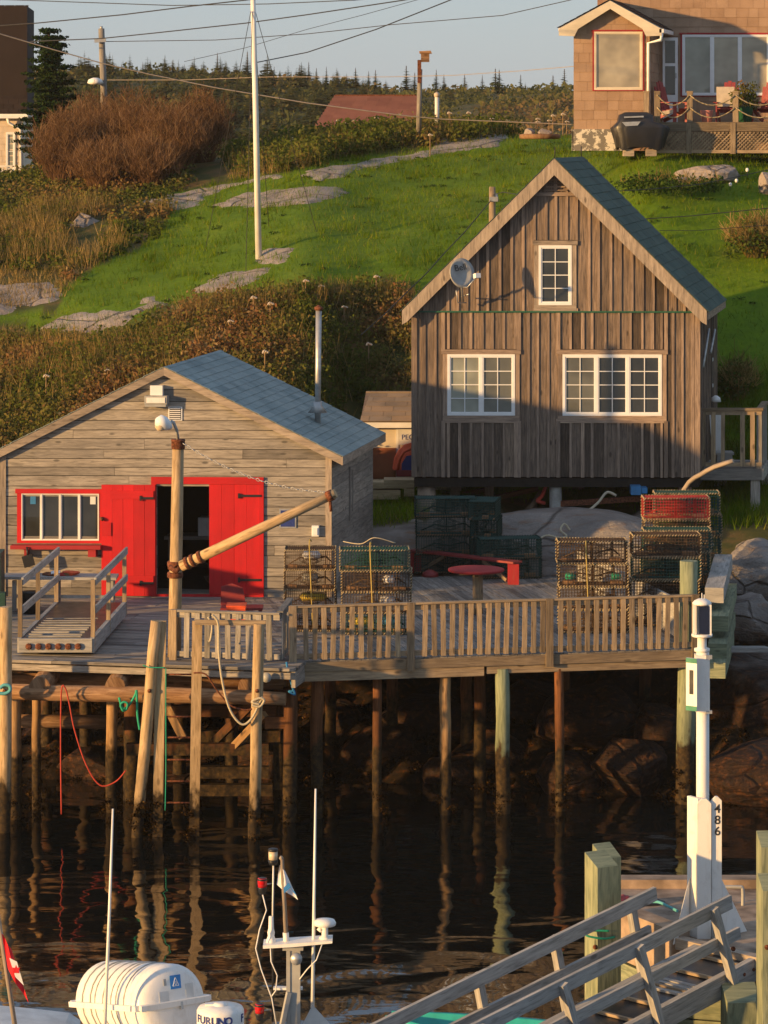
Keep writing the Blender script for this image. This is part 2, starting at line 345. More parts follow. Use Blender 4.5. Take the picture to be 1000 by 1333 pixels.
M['spruce']=leafmat('spruce_needles',[(0,(.012,.028,.010)),(.6,(.024,.045,.014)),(1,(.05,.065,.02))],.1)
M['wood_mass']=leafmat('far_wood_foliage',[(0,(.07,.085,.035)),(.5,(.13,.14,.05)),(.8,(.19,.165,.06)),(1,(.24,.16,.08))],.4,.03)
M['twig']=leafmat('bare_red_twig',[(0,(.08,.045,.024)),(.6,(.17,.095,.05)),(1,(.27,.17,.09))],.15)
M['bark']=wood('bark',(.09,.06,.04),(.15,.11,.08),.3)
# ------------------------------------------------------------ terrain
US=[-900,0,250,400,485,550,750,850,1000,1900]
DEEP=[(0,-5),(40,-4),(52,-2.6),(56.5,-1.4)]
def zz_(l): return [(d,Z(y,d)) for (y,d) in l]
PROF=[None]*10
FAR={0:[(112,10.6),(130,8),(165,8.5),(205,12),(260,16),(300,17),(345,17),(450,12),(1500,6),(4000,4)]}
def far(top,c=300):
    top-=1.3
    return [(114,10.4),(132,7),(165,8),(205,11),(255,15.5*top/18),(c,top),(c+45,top),(450,11),(1500,6),(4000,4)]
shore=[(59,-.35),(61,.35),(64,1.3),(67.3,2.25)]
PROF[1]=DEEP+shore+[(70,2.7)]+zz_([(580,76),(430,82),(400,84),(300,92),(246,99)])+[(105,10.7)]+far(18.6)
PROF[2]=DEEP+shore+[(70,3.2)]+zz_([(500,75),(430,78),(380,82),(330,87),(260,94),(225,99),(208,103)])+far(18.4)
PROF[3]=DEEP+shore+[(70,3.7)]+zz_([(530,74),(370,79.5),(330,83),(250,91),(202,99),(187,103)])+far(17.6)
PROF[4]=DEEP+shore+zz_([(690,68.5),(655,71),(628,74.6),(480,77),(375,80),(300,85),(205,98),(182,102),(168,107)])+far(17.0)
PROF[5]=DEEP+[(58.5,0),(61,.8),(64,1.7),(66.8,2.4)]+zz_([(695,69.2),(655,72),(630,75.2),(480,77),(300,83),(225,92),(192,96),(176,104)])+far(17.4)
PROF[6]=DEEP+[(58,0),(60,.8),(63,1.9),(66,2.5)]+zz_([(705,68.5),(655,71.5),(600,75),(480,76.5),(350,79.5),(250,83),(200,87)])+[(104,11.9)]+far(17.2)
PROF[7]=DEEP+[(57.2,0)]+zz_([(1010,58.4),(900,60.6),(830,62.5),(755,66),(690,68.8),(665,70.8),(600,73.6),(480,76),(350,80),(250,84),(212,88)])+[(104,11.6)]+far(17.2)
PROF.insert(4,DEEP+shore+zz_([(690,68.8),(658,71),(632,75),(500,77.2),(385,80),(300,85.5),(204,98.5),(184,102.5),(172,106.5)])+far(17.2)); PROF.pop(); PROF[0]=PROF[1]; PROF[9]=PROF[8]
ND=np.concatenate([np.arange(0,54,3),np.arange(54,76,.35),np.arange(76,112,.7),np.arange(112,200,4),np.arange(200,360,5),np.arange(360,600,30),np.array([700,900,1300,2000,4000])])
NU=np.concatenate([np.linspace(-900,-60,40),np.linspace(-45,1045,170),np.linspace(1070,1900,40)])
base=np.array([np.interp(ND,[q[0] for q in p],[q[1] for q in p]) for p in PROF])
Zg=np.array([[np.interp(u,US,base[:,j]) for j in range(len(ND))] for u in NU])
k=np.array([.25,.5,.25])
for _ in range(3):
    Zs=Zg.copy(); Zs[:,1:-1]=k[0]*Zg[:,:-2]+k[1]*Zg[:,1:-1]+k[2]*Zg[:,2:]; Zg=Zs
for _ in range(14):
    Zs=Zg.copy(); Zs[1:-1]=k[0]*Zg[:-2]+k[1]*Zg[1:-1]+k[2]*Zg[2:]; Zg=Zs
def fbm(x,y,s,o=4): return noise.fractal(Vector((x*s,y*s,3.1)),1.0,2.0,o)
for i,u in enumerate(NU):
    for j,d in enumerate(ND):
        x=X(u,d)
        if 57<d<112: Zg[i,j]+=fbm(x,d,.25)*.16*min(1,(d-57)/4)+(fbm(x,d,1.0)*.35 if (d<66 or (d<71 and 560<u<860)) else fbm(x,d,1.1,2)*.02)
        elif 112<=d<400: Zg[i,j]+=fbm(x,d,.03)*1.6+fbm(x,d,.12)*.5
def gz(x,y):
    u=500+x/y*F; i=np.clip(np.searchsorted(NU,u)-1,0,len(NU)-2); j=np.clip(np.searchsorted(ND,y)-1,0,len(ND)-2)
    a=(u-NU[i])/(NU[i+1]-NU[i]); b=(y-ND[j])/(ND[j+1]-ND[j])
    return (Zg[i,j]*(1-a)+Zg[i+1,j]*a)*(1-b)+(Zg[i,j+1]*(1-a)+Zg[i+1,j+1]*a)*b
def rowof(u,d):                              # image row of the ground there (used only to lay out ground cover)
    return HY+(EYE-gz(X(u,d),d))*F/d
LOW=[(-900,430),(0,428),(60,425),(130,425),(215,398),(300,383),(400,372),(500,368),(540,372),(545,640),(1900,720)]
UPP=[(-900,420),(0,412),(70,408),(88,372),(130,345),(205,312),(218,285),(190,272),(215,258),(300,236),(360,226),(450,204),(550,192),(640,180),(745,166),(1900,150)]
def cover(u,d):
    """lawn, heath, rock weights"""
    x=X(u,d); row=rowof(u,d); n=fbm(x,d,.6,3)*9
    if d>112: return (0,1,0)
    lo=np.interp(u,[q[0] for q in LOW],[q[1] for q in LOW]); up=np.interp(u,[q[0] for q in UPP],[q[1] for q in UPP])
    if d<70 and (u<560): rk=1 if d<69.3 else 0
    else: rk=1 if (d<66.5 or (d<70.6 and 560<u<850) or (row>760)) else 0
    if rk: return (0,0,1)
    if up+n*.8<row<lo+n: return (1,0,0)
    return (0,1,0)
cv=np.array([[cover(u,d) for d in ND] for u in NU],dtype=float)
def terrain():
    nu,nd=len(NU),len(ND)
    UU,DD=np.meshgrid(NU,ND,indexing='ij'); V=np.stack([(UU-500)*DD/F,DD,Zg],-1).reshape(-1,3)
    # first ring at D=0 collapses: push sideways
    V=V.reshape(nu,nd,3); V[:,0,0]=(NU-500)*.01; V[:,0,1]=-1; V=V.reshape(-1,3)
    i,j=np.meshgrid(np.arange(nu-1),np.arange(nd-1),indexing='ij'); a=(i*nd+j).ravel()
    Fq=np.stack([a,a+nd,a+nd+1,a+1],-1)
    m=NM('ground'); at=m.n('Attribute'); at.attribute_name='cover'; sp=m.n('SeparateColor'); m.l(at.outputs['Color'],sp.inputs[0])
    p=m.coord('POS'); n=m.noise(p,.45,5,.68,.6); n2=m.noise(m.coord('POS',(1,1,.3)),7,4,.7); n3=m.noise(p,1.3,4)
    lawn=m.ramp(n,[(.25,(.07,.135,.004)),(.5,(.105,.185,.005)),(.68,(.14,.20,.010)),(.8,(.22,.19,.05))]); lawn=m.mix(m.rng(n2,.35,.7,0,.5),lawn,(.035,.08,.007))
    heath=m.ramp(n3,[(.25,(.025,.04,.01)),(.5,(.07,.07,.02)),(.7,(.15,.09,.035))])
    rock=m.ramp(m.noise(p,1.1,6,.6,.5),[(.3,(.10,.085,.075)),(.5,(.21,.18,.155)),(.75,(.31,.28,.25))])
    rock=m.mix(m.rng(m.noise(m.coord('POS',(.5,2,3)),1.4,5,.6,1.5),.55,.66,0,.6),rock,(.22,.12,.06))
    z=m.n('SeparateXYZ'); m.l(m.n('NewGeometry').outputs['Position'],z.inputs[0]); zz=m.math('ADD',z.outputs[2],m.math('MULTIPLY',m.math('SUBTRACT',n3,.5),1.8))
    weed=m.ramp(m.noise(p,8,4),[(.3,(.007,.005,.003)),(.55,(.02,.012,.005)),(.8,(.14,.048,.010))])
    rock=m.mix(m.rng(zz,1.9,2.8,1,0),rock,weed)  # shore weed colour carried upward; doubles as painted shade below the deck
    c=m.mix(sp.outputs[0],heath,lawn); c=m.mix(sp.outputs[2],c,rock); m.col(c).rough(.9,.15).bump(n2,.5,.05)
    o=npmesh('ground',V,Fq,np.random.rand(len(Fq)),m.m); me=o.data
    ca=me.attributes.new('cover','FLOAT_COLOR','POINT'); cc=np.concatenate([cv.reshape(-1,3),np.ones((nu*nd,1))],1); ca.data.foreach_set('color',cc.astype(np.float32).ravel())
    me.polygons.foreach_set('use_smooth',np.ones(len(Fq),bool)); tag(o,kind='structure')
terrain()
# ------------------------------------------------------------ water
def water():
    m=NM('harbour_water'); m.b.inputs['Base Color'].default_value=(.004,.006,.006,1); m.b.inputs['Roughness'].default_value=.03; m.b.inputs['IOR'].default_value=1.7; m.b.inputs['Specular IOR Level'].default_value=.62
    a=m.noise(m.coord('POS',(.72,1.0,1)),.95,2,.35,.4); b=m.noise(m.coord('POS',(1.1,2.6,1)),3.2,2,.5,.3); cc=m.noise(m.coord('POS',(.25,.25,1)),.9,2)
    h=m.math('ADD',m.math('MULTIPLY',a,1.0),m.math('MULTIPLY',m.math('MULTIPLY',b,.055),m.rng(cc,.35,.65,.3,1)))
    x=m.n('Bump'); x.inputs['Strength'].default_value=.55; x.inputs['Distance'].default_value=.085; m.l(h,x.inputs['Height']); m.l(x.outputs[0],m.b.inputs['Normal'])
    V=np.array([(-400,-300,0),(400,-300,0),(400,66,0),(-400,66,0)],float)
    tag(npmesh('water',V,np.array([[0,1,2,3]]),np.array([.5]),m.m),kind='structure')
water()
# ------------------------------------------------------------ ground cover
def region(n,u0,u1,d0,d1,test):
    """random points on the ground where test(u,row,d)"""
    out=[]
    while len(out)<n:
        u=random.uniform(u0,u1); d=math.sqrt(random.uniform(d0*d0,d1*d1)); x=X(u,d)
        if test(u,rowof(u,d),d): out.append((x,d,gz(x,d)))
    return np.array(out)
def blades(name,pts,h0,h1,wd,mat,lean=.35,per=1,spread=.0,label=None,cat=None,rbase=None):
    n=len(pts)*per; P0=np.repeat(pts,per,0)+np.concatenate([np.random.normal(0,spread,(n,2)),np.zeros((n,1))],1)
    a=np.random.rand(n)*6.283; h=np.random.uniform(h0,h1,n); sd=np.stack([np.cos(a),np.sin(a),np.zeros(n)],-1)*wd
    tip=P0+np.stack([np.random.normal(0,lean,n)*h,np.random.normal(0,lean,n)*h,h],-1); P0=P0-[0,0,.03]
    V=np.stack([P0-sd,P0+sd,tip+sd*.15,tip-sd*.15],1).reshape(-1,3); Fq=np.arange(4*n).reshape(n,4)
    r=np.random.rand(n) if rbase is None else np.clip(np.repeat(rbase,per)+np.random.normal(0,.12,n),0,1)
    o=npmesh(name,V,Fq,r,mat); tag(o,label,cat,kind='stuff'); return o
def leafcloud(cs,rad,nleaf,size,hue,flat=.7,sig=.10):
    """cs (n,3) centres, rad (n,), returns V,F,rnd"""
    n=len(cs)*nleaf; c=np.repeat(cs,nleaf,0); r=np.repeat(rad,nleaf)
    d=np.random.normal(0,1,(n,3)); d/=np.linalg.norm(d,axis=1)[:,None]; rr=np.random.rand(n)**.45
    p=c+d*(rr*r)[:,None]*np.array([1,1,flat])
    a=np.random.normal(0,1,(n,3)); a/=np.linalg.norm(a,axis=1)[:,None]; b=np.cross(a,np.random.normal(0,1,(n,3))); b/=np.linalg.norm(b,axis=1)[:,None]
    s=(np.random.uniform(.6,1.3,n)*size)[:,None]
    V=np.stack([p-a*s,p-b*s*.6,p+a*s,p+b*s*.6],1).reshape(-1,3); Fq=np.arange(4*n).reshape(n,4)
    return V,Fq,np.clip(np.repeat(hue,nleaf)+np.random.normal(0,sig,n),0,1)
lp=lambda u,L: np.interp(u,[q[0] for q in L],[q[1] for q in L])
def on_lawn(u,row,d): return lp(u,UPP)-2<row<lp(u,LOW)+3 and d>69.5 and row<720
lawn_pts=region(9000,-100,1100,69,108,on_lawn)
blades('grass',lawn_pts,.05,.13,.008,M['lawn_blade'],.5,9,.22,'short bright green lawn grass on the slope behind the houses','grass')
def low_heath(u,row,d): return row>lp(u,LOW)+(24 if u<235 else 13) and d>(76 if u>445 else 69.6) and u<560 and d<96
def left_heath(u,row,d): return row<lp(u,UPP)-3 and row>205 and d>80 and d<104 and u<245 and not (85<u<138 and 290<row<335) and not (u<84 and 352<row<430)
def crest(u,row,d): return row<lp(u,UPP)+1 and 205<u<760 and 92<d<112
hp=region(1900,-130,545,70,90,low_heath); hr=np.random.uniform(.18,.5,len(hp))
def huefield(p,s=.35,off=0): return np.array([.5+fbm(q[0]+off,q[1],s,3)*.62 for q in p])
hh=np.clip(huefield(hp)*1.1-.02,0,1); hp[:,2]+=hr*.45
V,Fq,r=leafcloud(hp,hr,80,.05,hh,.95); tag(npmesh('heath_shrubs',V,Fq,r,M['heath_leaf']),'low rose and bayberry scrub in green and rust red on the bank behind the sheds','scrub',kind='stuff')
hp2=region(1100,-130,250,82,104,left_heath); hr2=np.random.uniform(.15,.42,len(hp2)); hh2=np.clip(huefield(hp2,.3,9)*.9,0,1); hp2[:,2]+=hr2*.3
V,Fq,r=leafcloud(hp2,hr2,55,.06,hh2,.75); tag(npmesh('field_scrub',V,Fq,r,M['heath_leaf']),'low green and brown scrub on the field left of the lawn','scrub',kind='stuff')
hp3=region(620,300,760,95,111,crest); hr3=np.random.uniform(.25,.6,len(hp3)); hh3=np.clip(huefield(hp3,.4,20)*.75,0,.62); hp3[:,2]+=hr3*.5
V,Fq,r=leafcloud(hp3,hr3,70,.07,hh3,.9); tag(npmesh('crest_scrub',V,Fq,r,M['heath_leaf']),'green scrub along the top of the lawn below the skyline','scrub',kind='stuff')
dg=np.concatenate([region(800,-130,545,71,90,lambda u,r_,d: low_heath(u,r_,d) and (r_<lp(u,LOW)+34 or (u<230 and r_<lp(u,LOW)+75) or random.random()<.12) and fbm(X(u,d),d+40,.3,2)>-.12),region(420,-130,250,82,103,lambda u,r_,d: left_heath(u,r_,d) and r_>272 and fbm(X(u,d)+5,d,.3,2)>.0),region(500,300,760,94,111,crest)])
blades('dry_grass',dg,.25,.62,.009,M['dry_blade'],.28,16,.18,'tall dry straw coloured grass among the scrub','grass')
blades('low_dry_grass',region(260,-130,95,84,92,lambda u,r_,d: 350<r_<430),.08,.22,.009,M['dry_blade'],.4,14,.16,'short dry grass round the bare rock at the far left','grass')
tp=region(200,-100,1100,70,107,lambda u,r_,d: on_lawn(u,r_,d) and fbm(X(u,d)*1.0,d,.5,3)>.02); V,Fq,r=leafcloud(tp+[0,0,.03],np.random.uniform(.08,.26,len(tp)),34,.03,np.random.uniform(.2,.8,len(tp)),.25,.15); tag(npmesh('lawn_weeds',V,Fq,r,M['green_leaf']),'low broad leaved weeds growing in patches through the lawn','weeds',kind='stuff')
blades('long_tufts',region(520,-100,1100,70,107,lambda u,r_,d: on_lawn(u,r_,d) and fbm(X(u,d)+30,d,.45,3)>.05),.1,.26,.008,M['lawn_blade'],.4,16,.09,'longer tufts of grass left standing in the lawn','grass')
# under the grey house and beside the shed: green verge
blades('rough_grass',region(1500,470,1080,69.3,76,lambda u,r_,d: (u<545 or u>850) and r_<750),.1,.3,.012,M['lawn_blade'],.4,12,.2,'rough green grass beside the grey house and the small back shed','grass')
# lawn ledges of bare rock: sheets with a real thickness following the ground
def ledge(name,poly,label,mat,cat='rock ledge',kind=None,th=.06,nseg=26):
    # poly in (u,row); convert each vertex to ground by searching depth
    def ground_at(u,row):
        ds=np.arange(74,111,.1); best=min(ds,key=lambda d:abs(rowof(u,d)-row)); return best
    us=[p[0] for p in poly]; rows=[p[1] for p in poly]
    pts=[(X(u,ground_at(u,r_)),ground_at(u,r_)) for u,r_ in poly]
    # triangulated grid fill
    x0,x1=min(p[0] for p in pts),max(p[0] for p in pts); y0,y1=min(p[1] for p in pts),max(p[1] for p in pts)
    def inside(x,y):
        c=False;j=len(pts)-1
        for i in range(len(pts)):
            if (pts[i][1]>y)!=(pts[j][1]>y) and x<(pts[j][0]-pts[i][0])*(y-pts[i][1])/(pts[j][1]-pts[i][1]+1e-9)+pts[i][0]: c=not c
            j=i
        return c
    def edge(x,y):
        best=9
        for i in range(len(pts)):
            a=pts[i-1];b=pts[i]; vx,vy=b[0]-a[0],b[1]-a[1]; t=max(0,min(1,((x-a[0])*vx+(y-a[1])*vy)/(vx*vx+vy*vy+1e-9))); best=min(best,math.hypot(x-a[0]-t*vx,y-a[1]-t*vy))
        return best
    st=.09; xs=np.arange(x0-.3,x1+.3,st); ys=np.arange(y0-.3,y1+.3,st); V=[];idx={};Fq=[]
    for i,x in enumerate(xs):
        for j,y in enumerate(ys):
            e=edge(x,y); ins=inside(x,y); e2=(e if ins else -e)+fbm(x,y,1.9,4)*.26
            h=.022+.035*min(1,max(-1,e2/.15))+ (fbm(x,y,.8,4)*.03 if e2>.1 else 0)
            if e2<-.25: continue
            idx[(i,j)]=len(V); V.append((x,y,gz(x,y)+h))
    for (i,j) in idx:
        if (i+1,j) in idx and (i,j+1) in idx and (i+1,j+1) in idx: Fq.append((idx[i,j],idx[i+1,j],idx[i+1,j+1],idx[i,j+1]))
    V=np.array(V); o=npmesh(name,V,np.array(Fq),np.random.rand(len(Fq)),mat,loc=tuple(V.mean(0)))
    o.data.polygons.foreach_set('use_smooth',np.ones(len(Fq),bool)); tag(o,label if kind is None else None,cat if kind is None else None,kind=kind)
ledge('path',[(400,231),(402,224),(440,217),(500,207),(560,196),(620,185),(672,177),(745,172),(745,178),(680,184),(640,190),(575,199),(520,209),(470,220),(440,230),(420,233)],None,M['ledge'],kind='structure')
ledge('rock_ledge',[(184,262),(230,252),(280,243),(360,227),(362,231),(300,243),(262,256),(255,266),(230,273),(205,270)],'long pale rock strip running up to the left of the flagpole',M['ledge'])
ledge('rock_ledge',[(282,267),(320,252),(400,245),(446,246),(440,256),(400,265),(340,268)],'flat reddish rock patch in the lawn behind the flagpole',M['ledge'])
ledge('rock_ledge',[(333,335),(340,328),(377,324),(372,334),(362,343),(340,341)],'small bare rock at the foot of the white flagpole',M['ledge'])
ledge('rock_ledge',[(244,378),(280,368),(290,356),(352,349),(340,358),(322,370),(290,378)],'flat grey rock in the lawn just below the flagpole',M['ledge'])
ledge('rock_ledge',[(62,424),(80,412),(130,407),(170,405),(190,398),(193,390),(210,392),(208,398),(190,403),(160,420),(120,430)],'pale bare rock at the lower left edge of the lawn',M['ledge'])
ledge('rock_ledge',[(-60,372),(10,370),(60,368),(74,384),(64,394),(20,396),(10,408),(-60,414)],'large grey bare rock on the slope at the far left',M['ledge'])
# ------------------------------------------------------------ rocks
def rock(name,c,dims,label,mat,seed=0,cat='boulder',rz=0,group=None,sub=5,amp=.28):
    bm=bmesh.new(); bmesh.ops.create_icosphere(bm,subdivisions=sub,radius=1)
    rr_=random.Random(seed*13+1); cuts=[]
    for _ in range(13):
        n_=Vector((rr_.gauss(0,1),rr_.gauss(0,1),rr_.gauss(0,.9))).normalized(); cuts.append((n_,rr_.uniform(.58,.88)))
    for v in bm.verts:
        p=v.co.copy(); q=p*.9+Vector((seed*7.3,seed*1.7,0)); k=1+amp*.45*noise.fractal(q,1,2,3)
        p=p*k
        for n_,d_ in cuts:
            e_=p.dot(n_)-d_
            if e_>0: p-=n_*e_*.92
        p+=p.normalized()*.035*noise.fractal(q*3.5,1,2,4); v.co=Vector((p.x*dims[0],p.y*dims[1],p.z*dims[2]))*1.12
    for f in bm.faces: f.smooth=True
    me=bpy.data.meshes.new(name); bm.to_mesh(me); bm.free(); me.materials.append(mat)
    o=bpy.data.objects.new(name,me); C.objects.link(o); o.location=c; o.rotation_euler=(0,0,rz); tag(o,label,cat,group); return o
def rk(px,py,D,w_,h_,label,seed,mat='granite',dp=None,**k):
    s=F/D; return rock('boulder',P(px,py,D),(w_/s/2,(dp or w_/s/2),h_/s/2),label,M[mat],seed,**k)
rk(112,295,92,40,34,'rounded pale boulder in the rough field at the left',1,'ledge')
rk(925,226,85,80,24,'long lichen grey boulder on the lawn below the brown house',2,'ledge',dp=.5)
rk(888,234,84,14,10,'small pinkish stone beside the lichen grey boulder',3,'ledge')
rk(1000,240,84,24,34,'rounded stone at the right edge below the brown house deck',4,'ledge')
rk(745,724,68.6,270,110,'huge sloping grey granite rock under the grey house',5,'granite',dp=2.2,amp=.2)
rk(560,730,69.6,130,110,'smooth grey rock behind the dark lobster trap stack',6,'ledge',dp=.8)
rk(985,755,65,110,100,'big upright boulder at the right edge beside the timbers',7,'granite',dp=.8)
rk(975,812,63,90,80,'rounded brown boulder right of the green timbers',8,dp=.7)
rk(915,708,66.5,26,16,'small pale pink stone at the corner of the deck',9,'ledge')
rk(960,910,61.5,200,150,'broad reddish granite slab on the shore behind the light tower',10,dp=1.6,amp=.2)
rk(1010,1010,58.5,200,90,'weedy dark rock at the waterline at the right edge',11,dp=1.2)
und=[(770,935,60.5,130,90),(820,1000,58.8,110,80),(690,920,62,120,80),(640,985,60.5,120,70),(560,940,62,130,80),(500,980,61,110,70),(740,1010,59,90,60),(860,960,60,70,100),(440,950,62,90,70),(590,1005,59.8,80,40),(350,1000,60.5,120,60),(250,1010,60.5,110,50),(120,1000,60.5,120,50),(60,960,62,90,60)]
nm=['pale topped rock under the right side of the deck','weedy round rock near the water under the deck right end','dark rock behind the green piling','low weedy rock left of the green piling','reddish rock behind the orange lit piling','dark low rock between the two left deck pilings','small wet rock between the green piling and the right end','narrow upright rock beside the corner piling','shaded rock under the left end of the long railing','small wet rock at the foot of the orange lit piling','dark rock behind the right fender post','dark rock behind the ladder','weedy rock behind the hanging red rope','dark rock behind the far left piling']
for i,(a,b_) in enumerate(zip(und,nm)): rk(a[0],a[1],a[2],a[3],a[4],b_,20+i,rz=0)
# rocks on the round fire ring on the lawn top
fr=thing('fire_ring','round brown wooden ring holding stones at the top of the lawn','fire ring',P(703,181,97))
mb=MB(); c=P(703,181,97); mb.lathe(c,[(.55,0),(.62,.03),(.62,.14),(.5,.16)],24); mb.build('ring',M['log'],fr)
for i,(px,w_) in enumerate(((690,16),(708,20))): rock('boulder',P(px,173,97),(w_/86,.2,.13),('rounded grey stone on the left of the fire ring','larger tan stone on the right of the fire ring')[i],M['ledge'],40+i,'stone')
# ------------------------------------------------------------ far wood
def spruce_mesh(h,r,lay,seed,rn=None):
    rng=np.random.RandomState(seed); V=[];Fq=[];rr=[]
    for k in range(lay):
        t=k/lay; z=h*(.12+.86*t); R_=r*(1-t)**.85*rng.uniform(.75,1.15)
        nb=max(4,int(9*(1-t))+3)
        for b in range(nb):
            a=rng.rand()*6.28; L=R_*rng.uniform(.6,1.15)+.02*h*.3; wd=L*.42; dx,dy=math.cos(a),math.sin(a)
            p=np.array([0,0,z]); q=np.array([dx*L,dy*L,z-L*.35]); s=np.array([-dy*wd,dx*wd,0]); m_=(p+q)/2
            V+= [p,m_+s-[0,0,.1*L],q,m_-s-[0,0,.1*L]]; i=len(V)-4; Fq.append([i,i+1,i+2,i+3]); rr.append(rng.rand())
    V+= [np.array([-.015*h,0,0]),np.array([.015*h,0,0]),np.array([.002,0,h]),np.array([-.002,0,h])]; i=len(V)-4; Fq.append([i,i+1,i+2,i+3]); rr.append(.1)
    return np.array(V),np.array(Fq),np.array(rr)
sp=[spruce_mesh(1,.2+.05*i,16,i) for i in range(5)]
rv=np.random.RandomState(3); VV=[];FF=[];RR=[];off=0
cnt=0
while cnt<1200:
    u=rv.uniform(-250,1250); d=rv.uniform(165,330); x=X(u,d); dens=1 if u<430 else max(.12,1-(u-430)/200)
    if rv.rand()>dens: continue
    if u>560 and d>225 and rv.rand()<.8: continue
    h=rv.uniform(1.0,2.4)*(1 if u<450 else .7); v,f,r=sp[rv.randint(5)]
    a=rv.rand()*6.28; ca,sa=math.cos(a),math.sin(a); wf=rv.uniform(1.2,2.3)
    vv=np.stack([(v[:,0]*ca-v[:,1]*sa)*h*wf,(v[:,0]*sa+v[:,1]*ca)*h*wf,v[:,2]*h],-1)+[x,d,gz(x,d)-.15]
    VV.append(vv); FF.append(f+off); off+=len(v); RR.append(np.clip(r*.35+rv.rand()*.55,0,1)); cnt+=1
tag(npmesh('far_wood',np.concatenate(VV),np.concatenate(FF),np.concatenate(RR),M['wood_mass']),'dense mixed wood of spruce covering the far hill','wood',kind='stuff')
bp=region(3000,-200,1200,150,335,lambda u,r_,d:True); V,Fq,r=leafcloud(bp,np.random.uniform(.8,1.9,len(bp)),42,.22,np.clip(huefield(bp,.05,3)*1.2,0,1),.6,.15)
tag(npmesh('hill_scrub',V,Fq,r,M['wood_mass']),'low green and rusty scrub covering the far hill','scrub',kind='stuff')
ridge=[(92,80),(115,92),(122,95),(152,88),(158,86),(172,92),(186,78),(196,86),(206,88),(225,76),(240,82),(262,82),(283,66),(295,86),(306,84),(322,64),(345,80),(357,84),(372,90),(390,82),(402,78),(412,86),(425,84),(440,90),(463,86),(480,90),(489,88),(529,82),(540,92),(568,88),(578,94),(605,94),(628,95),(645,86),(650,88),(678,94),(720,95),(735,86)]
tr=None
for i,(px,py) in enumerate(ridge):
    D=298; x=X(px,D); g=gz(x,D); top=Z(py,D); h=max(1.2,top-g); 
    if tr is None or i%8==0:
        v,f,r=spruce_mesh(1,.17+.02*(i//8),18,50+i); tr=thing('spruce_tree','x','tree',(x,D,g-.1),'spruce trees standing on the skyline of the far hill')
        npmesh('crown',v+np.array([x,D,g-.1]),f,r*.6,M['spruce'],parent=tr); q=MB(); q.tube([(x,D,g-.1),(x,D,g+.85)],[.02,.008],5); q.build('trunk',M['bark'],tr); t=tr
    else: t=dup(tr,(x,D,g-.1),random.random()*6)
    t.scale=(h*random.uniform(1.1,1.7),h*random.uniform(1.1,1.7),h)
    t['label']='small dark spruce tree on the skyline of the far hill'

# seaweed on the shore rocks and round the piling feet
ws=[]
random.seed(9)
while len(ws)<900:
    u=random.uniform(-40,1040); d=random.uniform(56.5,63); x=X(u,d); z=gz(x,d)
    if -.15<z<1.15: ws.append((x,d,z+.04))
for px,d in ((20,56.4),(47,57.2),(146,57),(180,54.95),(205,55),(252,55),(331,54.9),(413,56.5),(491,56.7),(580,56.8),(654,56.9),(728,57.1),(890,57.7),(378,56.2)):
    for k_ in range(16): a=random.random()*6.28; ws.append((X(px,d)+math.cos(a)*.13,d+math.sin(a)*.13,random.uniform(-.1,.6)))
ws=np.array(ws); V,Fq,r=leafcloud(ws,np.random.uniform(.05,.15,len(ws)),40,.022,np.random.uniform(.1,.75,len(ws)),.8,.15); V[:,2]=np.maximum(V[:,2],.0)
tag(npmesh('seaweed',V,Fq,r,M['weed_leaf']),'brown rockweed covering the shore rocks and piling feet at the waterline','seaweed',kind='stuff')
